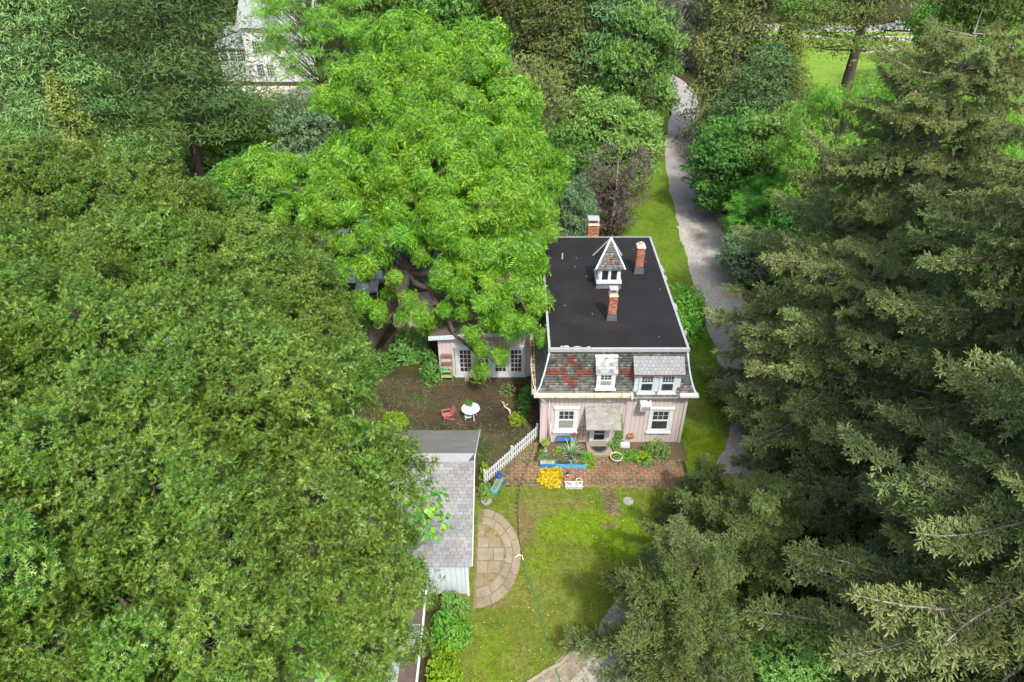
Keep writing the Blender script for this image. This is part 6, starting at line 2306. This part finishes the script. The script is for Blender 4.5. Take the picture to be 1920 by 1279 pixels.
blades(sp, 70, .6, 1.15, .030, M['blade'], .55, 1.35, 'sword_leaf', 0)['kind'] = 'stuff'
x, y = pxy(1033, 912)
shrub('golden_bush', 'round golden yellow bush between the brick path and the lawn', 'bush', x, y + .38, .70, .60, .88, M['gold'], 520, .095, up=.45)
shrub('flowering_plant', 'lime green plant with yellow flowers at the right end of the blue planters', 'plant', *pxy(1104, 872), .42, .36, .36, M['lime'], 150, .075)
shrub('leafy_plant', 'fresh green leafy plant between the sword leaves and the door step', 'plant', *pxy(1100, 858), .40, .34, .45, M['fresh'], 150, .07)
shrub('leafy_plant', 'pale lime plant left of the sword leaves', 'plant', *pxy(1046, 848), .28, .26, .36, M['lime'], 90, .075)
shrub('leafy_plant', 'low straggling plant at the foot of the urn', 'plant', *pxy(1018, 855), .30, .45, .3, M['mid'], 90, .06)
shrub('leafy_plant', 'wispy olive weeds in the bed behind the blue planters', 'plant', *pxy(1040, 858), .55, .3, .18, M['olive'], 90, .055)
shrub('leafy_plant', 'bright green mound of ground cover right of the round stone bowl', 'plant', *pxy(1182, 858), .75, .42, .42, M['fresh'], 260, .075)
shrub('leafy_plant', 'dull green mixed plants right of the door step', 'plant', *pxy(1152, 842), .42, .3, .7, M['mid'], 150, .07)
shrub('leafy_plant', 'grey green herbs at the right end of the brick path', 'plant', *pxy(1210, 872), .5, .35, .35, M['teal'], 130, .06)
shrub('climbing_plant', 'climber growing up the wall right of the door canopy', 'climbing plant', 5.82, 27.42, .24, .14, 2.2, M['mid'], 190, .075, up=.3)
shrub('green_bush', 'leafy bush against the right front window', 'bush', 7.7, 26.6, .95, .55, 1.15, M['mid'], 280, .085)
shrub('green_bush', 'light green bush under the right front window', 'bush', 7.0, 26.1, .6, .5, .75, M['lime'], 170, .08)
x, y = pxy(1268, 556)
shrub('large_bush', 'large leafy bush at the back right corner of the house', 'bush', 11.3, 38.6, 2.1, 2.7, 3.0, M['fresh'], 1500, .17)
shrub('green_bush', 'dark bush at the house side, back of the picket fence', 'bush', .75, 30.6, .55, .9, 1.3, M['deep'], 320, .1)
shrub('green_bush', 'yellow green bush beside the house inside the courtyard', 'bush', .25, 29.3, .6, .55, .75, M['lime'], 200, .095)
shrub('green_bush', 'dull bush near the right end of the wing doors', 'bush', -.25, 31.6, .55, .5, .8, M['olive'], 150, .08)
shrub('green_bush', 'dark bush at the left corner of the wing', 'bush', -4.9, 33.5, .7, 1.2, 1.9, M['deep'], 420, .13)
shrub('green_bush', 'tall shaded shrub left of the wing, under the walnut', 'bush', -6.5, 35.4, 1.4, 1.4, 2.3, M['mid'], 520, .16)
shrub('green_bush', 'dark green shrub at the foot of the walnut trunk', 'bush', -8.2, 33.9, 1.1, 1.0, 1.2, M['deep'], 320, .15)
shrub('green_bush', 'bright bush in the far left corner of the courtyard', 'bush', -6.5, 29.0, .9, .5, .9, M['lime'], 220, .12)
x, y = pxy(905, 935)
shrub('green_bush', 'bushy shrub in a stone pot between garage and fence', 'bush', -1.35, 23.6, .42, .6, 1.05, M['mid'], 260, .075)
shrub('green_bush', 'yellow green shrub along the garage gable', 'bush', -1.38, 25.1, .3, .6, .9, M['lime'], 160, .075)
shrub('vine_hedge', 'thick bright green creeper heaped beside the shed at the lawn edge', 'hedge', -2.55, 16.0, .95, 1.0, 1.7, M['fresh'], 700, .10)
shrub('vine_hedge', 'long lime green creeper hedge running down the lawn edge to the bottom', 'hedge', -2.55, 13.9, .9, 1.7, 1.45, M['lime'], 900, .10)
shrub('vine_hedge', 'dark green creeper mound at the front corner of the garage', 'hedge', -2.45, 17.4, .75, .6, 1.15, M['mid'], 380, .09)

# stone urn, pots, lantern, bowl
def lathe_thing(name, label, cat, x, y, prof, mat, n=20, part='body', z0=0.0, sx=1, sy=1):
    t = thing(name, label, cat, (x, y, z0))
    mb = MB()
    mb.lathe(prof, (x, y, z0), n, sx, sy)
    mb.build(part, mat, t)
    return t


x, y = pxy(1022, 846)
u = lathe_thing('garden_urn', 'grey stone urn on a pedestal at the front left house corner', 'urn', x, y, [(.15, 0), (.13, .08), (.07, .12), (.06, .38), (.10, .44), (.20, .62), (.24, .66), (.20, .66), (.17, .6)], M['stone'])
shrub('', '', '', 0, 0, .2, .2, .4, M['lime'], 60, .07, base=u)
for ch in u.children:
    if ch.name.startswith(('foliage', 'stem')):
        ch.location.z = .58
x, y = pxy(1155, 862)
u = lathe_thing('round_bowl', 'round cream stone bowl of weeds right of the door step', 'planter', x, y, [(.20, 0), (.30, .14), (.34, .26), (.30, .26), (.29, .2)], M['cream'], 26, sx=1.0, sy=1.0)
MB().lathe([(.0, .20), (.289, .21)], (x, y, 0), 20).build('soil', M['soil'], u)
shrub('', '', '', 0, 0, .26, .26, .18, M['mid'], 80, .05, base=u)
for ch in u.children:
    if ch.name.startswith(('foliage', 'stem')):
        ch.location.z = .2
x, y = pxy(1085, 905)
u = lathe_thing('round_pot', 'small round cream pot of grass behind the white trough', 'planter', x, y, [(.11, 0), (.15, .1), (.17, .18), (.14, .18), (.13, .14)], M['cream'], 20)
MB().lathe([(.0, .13), (.135, .14)], (x, y, 0), 16).build('soil', M['soil'], u)
shrub('', '', '', 0, 0, .12, .12, .12, M['lime'], 40, .04, base=u)
for ch in u.children:
    if ch.name.startswith(('foliage', 'stem')):
        ch.location.z = .12
x, y = pxy(1064, 899)
u = thing('garden_lantern', 'dark garden lantern with a glass globe on a stack of bricks', 'lantern', (x, y, 0))
mb = MB()
mb.box(x - .19, x + .19, y - .14, y + .14, 0, .14)
mb.box(x - .17, x + .17, y - .12, y + .12, .145, .21)
mb.build('brick_base', M['terracotta'], u)
MB().lathe([(.08, .21), (.10, .25), (.05, .27)], (x, y, 0), 12).build('foot', M['hose_dark'], u)
MB().lathe([(.05, .27), (.09, .33), (.09, .40), (.06, .45)], (x, y, 0), 14).build('globe', plain('frosted glass globe', (.5, .6, .5), .15, .1, 6), u)
MB().lathe([(.10, .45), (.06, .52), (.02, .56)], (x, y, 0), 12).build('cap', M['deep_green'] if 'deep_green' in M else M['hose_dark'], u)
x, y = pxy(936, 899)
u = lathe_thing('blue_jar', 'tall cobalt blue glazed jar at the end of the picket fence', 'jar', x, y, [(.12, 0), (.17, .12), (.16, .3), (.09, .44), (.08, .50), (.10, .54), (.07, .53)], M['deepblue'])
x, y = pxy(902, 940)
lathe_thing('stone_pot', 'grey stone pot on the ground between garage and lawn', 'pot', -1.28, 23.2, [(.18, 0), (.24, .14), (.27, .26), (.22, .26), (.2, .2)], M['stone'])
x, y = pxy(1178, 940)
lathe_thing('stepping_stone', 'round grey stepping stone in the grass right of the brick walk', 'stone', x, y, [(.27, 0), (.26, .03), (.1, .033)], M['stone'], 22)
x, y = pxy(1123, 842)
u = thing('door_mat', 'dark half-round rubber mat on the door step', 'mat', (x, y, .152))
q = [(4.72 + .47 * math.cos(t_), 27.08 + .5 * math.sin(t_)) for t_ in np.linspace(PI, 2 * PI, 18)]
u.location = (4.72, 26.9, .152)
ORG[u.name] = Vector((4.72, 26.9, .152))
MB().prism(q, .154, .168).build('mat_body', plain('grey mat border', (.10, .10, .10), .85, .2, 20), u)
q2 = [(4.72 + .38 * math.cos(t_), 27.06 + .38 * math.sin(t_)) for t_ in np.linspace(PI, 2 * PI, 18)]
MB().prism(q2, .169, .173).build('mat_centre', M['rubber'], u)

# rusty arched garden gate leaning by the door
u = thing('trellis', 'rusty round-topped metal trellis leaning on the wall left of the door', 'trellis', (3.85, 27.45, 0))
mb = MB()
cx = 3.85
arc = [(cx - .30, 27.40, .0), (cx - .30, 27.46, .95)] + [(cx - .30 * math.cos(t_), 27.47, .95 + .30 * math.sin(t_)) for t_ in np.linspace(0, PI, 12)] + [(cx + .30, 27.46, .95), (cx + .30, 27.40, 0)]
mb.tube(arc, .018, 6)
mb.build('frame', M['rust'], u)
for dx in (-.15, 0, .15):
    MB().tube([(cx + dx, 27.40, 0), (cx + dx, 27.47, .95 + .26 * math.cos(dx * 4))], .010, 5).build('bar', M['rust'], u)
for z in (.35, .7, 1.0):
    MB().tube([(cx - .29, 27.44, z), (cx + .29, 27.44, z)], .010, 5).build('cross_bar', M['rust'], u)

# terracotta hanging tray and white bench scrap at right of the door
u = thing('wall_planter', 'terracotta wall planter between door and right window', 'planter', (6.45, 27.42, .6))
MB().hexa([(6.32, 27.35, .52), (6.62, 27.35, .52), (6.62, 27.55, .52), (6.32, 27.55, .52)], [(6.27, 27.28, .68), (6.67, 27.28, .68), (6.67, 27.55, .68), (6.27, 27.55, .68)]).build('tray', M['terracotta'], u)
shrub('', '', '', 0, 0, .16, .1, .14, M['olive'], 40, .05, base=u)
x, y = pxy(1175, 831)
u = thing('white_trough', 'low white stone trough at the house wall, right of the climber', 'planter', (6.1, 27.2, 0))
MB().box(5.9, 6.4, 27.1, 27.35, .0, .22).build('body', M['white'], u)

# air conditioner
u = thing('air_conditioner', 'white air conditioner box sticking out of the front wall', 'air conditioner', (6.95, 27.35, 2.95))
MB().box(6.66, 7.24, 27.02, 27.575, 2.74, 3.18).build('case', M['white'], u)
MB().box(6.72, 7.18, 27.008, 27.019, 2.78, 3.02).build('grille', M['flash'], u)
for i in range(6):
    MB().box(6.72, 7.18, 26.998, 27.007, 2.79 + i * .038, 2.806 + i * .038).build('louvre', M['trim_grey'], u)
MB().lathe([(.07, 3.181), (.07, 3.19)], (7.1, 27.35, 0), 14).build('knob', M['flash'], u)

# courtyard furniture
tb = thing('garden_table', 'round white table with a potted plant in the courtyard', 'table', (-2.35, 29.5, 0))
tx, ty = -2.35, 29.55
MB().lathe([(.50, .70), (.52, .715), (.50, .735), (.05, .737)], (tx, ty, 0), 36).build('table_top', plain('leaf stained white table', (.56, .62, .66), .45, .1, 6, dirt=((.2, .2, .16), .64)), tb)
for k in range(4):
    a_ = k * PI / 2 + .6
    MB().bar((tx + .30 * math.cos(a_), ty + .30 * math.sin(a_), .70), (tx + .36 * math.cos(a_), ty + .36 * math.sin(a_), 0), .05).build('leg', M['white'], tb)
MB().lathe([(.24, .22), (.25, .235), (.24, .25)], (tx - .14, ty - .05, 0), 24).build('shelf', M['bluewhite'], tb)
u = lathe_thing('potted_plant', 'dark potted plant standing on the white round table', 'plant', tx - .1, ty + .22, [(.08, 0), (.12, .16), (.09, .16)], M['stone'], z0=.738, part='pot')
shrub('', '', '', 0, 0, .28, .2, .26, M['deep'], 90, .075, base=u)
for ch in u.children:
    if ch.name.startswith(('foliage', 'stem')):
        ch.location.z = .14

ch_ = thing('garden_chair', 'faded red low garden chair beside the round white table', 'chair', (-3.72, 29.45, 0))
Mx = Matrix.Translation((-3.72, 29.45, 0)) @ Matrix.Rotation(R(-70), 4, 'Z') @ Matrix.Scale(.86, 4)
mb = MB(Mx)
mb.hexa([(-.26, -.28, .36), (.26, -.28, .36), (.24, .25, .28), (-.24, .25, .28)], [(-.26, -.28, .40), (.26, -.28, .40), (.24, .25, .32), (-.24, .25, .32)])
mb.build('seat', M['pink'], ch_)
for i in range(5):
    xx = -.2 + i * .1
    mb = MB(Mx)
    mb.bar((xx, .24, .30), (xx * 1.15, .58, .95 - abs(xx) * .5), .085, .022, up=(0, 1, 0))
    mb.build('back_slat', M['pink'], ch_)
for sx in (-1, 1):
    mb = MB(Mx)
    mb.bar((sx * .31, -.3, .56), (sx * .31, .34, .52), .10, .025)
    mb.build('armrest', M['pink'], ch_)
    mb = MB(Mx)
    mb.bar((sx * .29, -.26, 0), (sx * .29, -.26, .55), .06)
    mb.build('leg', M['pink'], ch_)
    mb = MB(Mx)
    mb.bar((sx * .27, -.25, .36), (sx * .27, .5, 0), .06)
    mb.build('leg', M['pink'], ch_)

rk = thing('plant_stand', 'sage green plant stand against the left of the wing wall', 'plant stand', (-4.0, 32.9, 0))
X0, X1, Yb, Yf = -4.28, -3.62, 33.2, 32.8
for x in (X0, X1):
    for y, h in ((Yf, 1.0), (Yb, 1.75)):
        MB().bar((x, y, 0), (x, y, h), .035).build('leg', M['sage'], rk)
for z, d in ((.3, .4), (.72, .4), (1.2, .2), (1.7, .14)):
    mb = MB()
    mb.box(X0, X1, Yb - d, Yb, z, z + .03)
    mb.build('shelf', M['sage'] if z < 1 else M['rust'], rk)
MB().tube([(X0, Yb, 1.72), (X0 + .15, Yb, 1.85), ((X0 + X1) / 2, Yb, 1.80), (X1 - .15, Yb, 1.85), (X1, Yb, 1.72)], .014, 5).build('top_rail', M['rust'], rk)
u = thing('watering_can', 'green plastic watering can on the plant stand', 'watering can', (-4.12, 32.95, .755))
mb = MB()
mb.lathe([(.10, 0), (.10, .16), (.07, .2)], (-4.12, 32.95, .755), 14)
mb.tube([(-4.03, 32.95, .80), (-3.9, 32.93, .95)], [.025, .018], 6)
mb.build('body', M['plastic_green'], u)
MB().tube([(-4.2, 32.95, .93), (-4.26, 32.95, .88), (-4.22, 32.95, .79)], .012, 5).build('handle', M['plastic_green'], u)
lathe_thing('clay_pot', 'small clay pot on the plant stand beside the watering can', 'pot', -3.8, 32.97, [(.06, 0), (.09, .14), (.07, .14)], M['terracotta'], 12, z0=.755)
u = thing('wooden_crate', 'small tan wooden box under the wing doors', 'box', (-2.75, 32.9, 0))
MB().box(-2.88, -2.62, 32.8, 33.0, .012, .28).build('box', plain('tan wood', (.36, .26, .14), .8, .2, 6), u)
u = thing('driftwood', 'bleached crooked piece of driftwood in the courtyard by the house', 'driftwood', (-.35, 30.1, 0))
MB().tube([(-.75, 31.0, .05), (-.5, 30.6, .22), (-.42, 30.3, .16), (-.15, 29.9, .28), (-.05, 29.6, .08)], [.03, .06, .05, .07, .02], 7).build('branch', M['driftwood'], u)
MB().tube([(-.42, 30.3, .16), (-.2, 30.35, .4)], [.045, .012], 6).build('twig', M['driftwood'], u)

# hoses on the lawn
hs = thing('garden_hose', 'long thin green hose lying straight across the lawn to the drive', 'hose', (0, 19, 0))
pts = [gp(978, 1045), gp(990, 1085), gp(1005, 1125), gp(1020, 1180), gp(1035, 1230), gp(1052, 1285)]
pp = smooth_line([(p.x + random.gauss(0, .02), p.y, .03) for p in pts], 6)
MB().tube(pp, .022, 6).build('hose_body', M['hose_green'], hs)
MB().tube([gp(966, 1046, .03), gp(972, 1040, .05), gp(979, 1042, .03), gp(981, 1050, .03)], .03, 6).build('nozzle', M['cream'], hs)
hc_ = thing('coiled_hose', 'dark coiled hose snaking from the brick path onto the bare strip of lawn', 'hose', (.3, 23.5, 0))
cl = [gp(998, 838), gp(990, 865), gp(983, 885), gp(974, 905), gp(970, 930), gp(968, 955), gp(971, 980), gp(973, 1010), gp(978, 1045)]
cl = smooth_line([(p.x, p.y, p.z) for p in cl], 14)
pts = []
for i, p in enumerate(cl):
    f = i / len(cl)
    amp = .10 if f < .68 else .02
    ph = i * 1.35
    pts.append((p[0] + amp * math.sin(ph) * random.uniform(.4, 1.2), p[1] + amp * math.cos(ph) * random.uniform(.4, 1.2), .035 + .01 * math.sin(i)))
MB().tube(smooth_line(pts, 3), .017, 5).build('hose_body', M['hose_dark'], hc_)

# catalpa saplings: big heart-shaped leaves, each leaf an object
hv = [(0, 0, 0)]
for t_ in np.linspace(0, 1, 9):
    hv.append((-.12 + 1.12 * t_, .5 * math.sin(PI * min(1, t_ * .88 + .12)) ** .8 * (1 - .15 * t_), -.10 * t_ * t_ + .05))
hv[-1] = (1.0, 0, -.14)
nh = len(hv)
hv2 = hv + [(x, -y, z) for x, y, z in hv[1:-1]]
mid = len(hv2)
hv2.append((.42, 0, -.03))
ring = [0] + list(range(1, nh)) + list(range(len(hv) + len(hv[1:-1]) - 1, len(hv) - 1, -1))
hf = [(mid, ring[i], ring[(i + 1) % len(ring)]) for i in range(len(ring))]
LEAF = []
for k in range(4):
    V = np.array(hv2) * (1, random.uniform(.9, 1.1), 1)
    LEAF.append(mesh_np('leaf', V, [(f_[0], f_[1], f_[2]) for f_ in hf], [M['catalpa']], tint=np.full(len(V), (.25, .45, .6, .8)[k])))


def catalpa(label, x, y, h, heads, n):
    t = thing('catalpa_sapling', label, 'sapling', (x, y, 0))
    T = Tris()
    T.tube([(0, 0, -.1), (.05, 0, h * .35), (0, .05, h * .6)], [.07, .055, .04], 8, 0)
    for hd in heads:
        T.tube(limb_path((0, .05, h * .5), np.array(hd[:3]) - (x, y, 0), 0, 6), np.linspace(.04, .012, 6), 6, 0)
    link('trunk', T.mesh('trunk', [M['bark']]), t)
    for (hx, hy, hz, r) in heads:
        for i in range(int(n * r * r)):
            d = fib(1, -.2, .9)[0]
            d = nrm(rng.normal(size=3) * (1, 1, .7) + (0, 0, .25))
            p = np.array([hx - x, hy - y, hz]) + d * r * random.uniform(.5, 1)
            o = bpy.data.objects.new('leaf', random.choice(LEAF))
            COL.objects.link(o)
            o.parent = t
            o.location = p
            xd = Vector((d[0], d[1], -.25 - random.random() * .35)).normalized()
            zd = Vector((random.gauss(0, .3), random.gauss(0, .3), 1))
            yd_ = zd.cross(xd).normalized()
            zd = xd.cross(yd_)
            o.rotation_euler = Matrix((xd, yd_, zd)).transposed().to_euler()
            s = random.uniform(.13, .215)
            o.scale = (s, s * random.uniform(.85, 1.1), s)
    return t


def H(px, py, Y, r):
    v = at(px, py, Y)
    return (v.x, v.y, v.z, r)


catalpa('catalpa sapling with large heart shaped leaves against the grey garage roof', -4.3, 17.0, 7, [H(795, 940, 17.2, .85), H(815, 985, 17.0, .6), H(755, 985, 16.6, .7), H(745, 915, 17.5, .4)], 165)
catalpa('catalpa sapling with large heart shaped leaves above the brown shed roof', -5.9, 10.9, 6, [H(620, 1170, 11.3, .75), H(590, 1240, 10.6, .8), H(660, 1265, 10.6, .6), H(690, 1190, 11.6, .5)], 150)


# grass tufts on the front and side lawn (nobody could count them)
def tufts(name, poly, n, mat, h0, h1):
    xs, ys = [p[0] for p in poly], [p[1] for p in poly]
    P = []
    while len(P) < n:
        x, y = random.uniform(min(xs), max(xs)), random.uniform(min(ys), max(ys))
        if inside(poly, x, y):
            P.append((x, y, 0))
    P = np.array(P)
    parts = []
    for i in range(5):
        Rm = rot('Z', i * 1.3) @ rot('Y', -random.uniform(.5, 1.2))
        parts.append((xf([(0, .12, 0), (0, -.12, 0), (1, 0, 0)], Rm), [(0, 1, 2)], [.2, .2, .8]))
    tv, tf, tt = tri_pile(parts)
    T = Tris()
    T.rep(tv, tf, tt, frames(rng.normal(size=P.shape) * .15 + (0, 0, 1)), P, rng.uniform(h0, h1, n), rng.uniform(-.35, .35, n))
    return link(name, T.mesh(name, [mat]), None, 'stuff')


tufts('lawn_grass', [(-2.2, 24.3), (-2.2, 12), (3.6, 13.5), (6, 19), (9, 24.1)], 11000, M['grass'], .035, .10)
tufts('side_grass', [(9.3, 22), (13, 31), (15, 42), (16, 55), (9.5, 55), (9.5, 40)], 6000, M['grass'], .04, .08)


undergrowth('courtyard_weeds', 1500, [(-10, 1.3, 26, 29, .6), (-10, -5, 29, 33, .4)], M['deep'], .05, .05)


gv = []
while len(gv) < 2600:
    q = random.choice(gravel_line[1:9])
    w_ = q[2] * .55
    gv.append((q[0] + random.uniform(-w_, w_), q[1] + random.uniform(-3, 3), .012))
T = Tris()
OCTV = np.array([(1, 0, 0), (-1, 0, 0), (0, 1, 0), (0, -1, 0), (0, 0, .7), (0, 0, -.7)])
OCTF = np.array([(0, 2, 4), (2, 1, 4), (1, 3, 4), (3, 0, 4), (2, 0, 5), (1, 2, 5), (3, 1, 5), (0, 3, 5)])
T.rep(OCTV, OCTF, np.full(6, .5), frames(rng.normal(size=(len(gv), 3)) * .3 + (0, 0, 1)), np.array(gv), rng.uniform(.015, .05, len(gv)), rng.uniform(-.5, .5, len(gv)))
link('loose_gravel', T.mesh('loose_gravel', [tinted('loose gravel stones', [(0, (.14, .13, .11)), (1, (.42, .39, .34))], .9, objvar=0)]), None, 'stuff')


# fallen petals and leaves scattered on lawn and paving
def litter(name, n, box, mat, s):
    P = np.stack([rng.uniform(box[0], box[1], n), rng.uniform(box[2], box[3], n), np.full(n, .045)], -1)
    T = Tris()
    T.rep(KITEV, KITEF, np.full(4, .5), frames(rng.normal(size=P.shape) * .3 + (0, 0, 1)), P, s * rng.uniform(.5, 1.3, n), rng.uniform(-.4, .4, n))
    return link(name, T.mesh(name, [mat]), None, 'stuff')


litter('fallen_leaves', 420, (-9, 1.4, 25.8, 33), tinted('dry fallen leaves', [(0, (.22, .16, .05)), (1, (.5, .42, .2))], .8, .1, objvar=0), .07)
litter('fallen_petals', 260, (-1.5, 6, 14, 25), tinted('pale fallen petals', [(0, (.45, .4, .2)), (1, (.75, .7, .5))], .8, .1, objvar=0), .055)
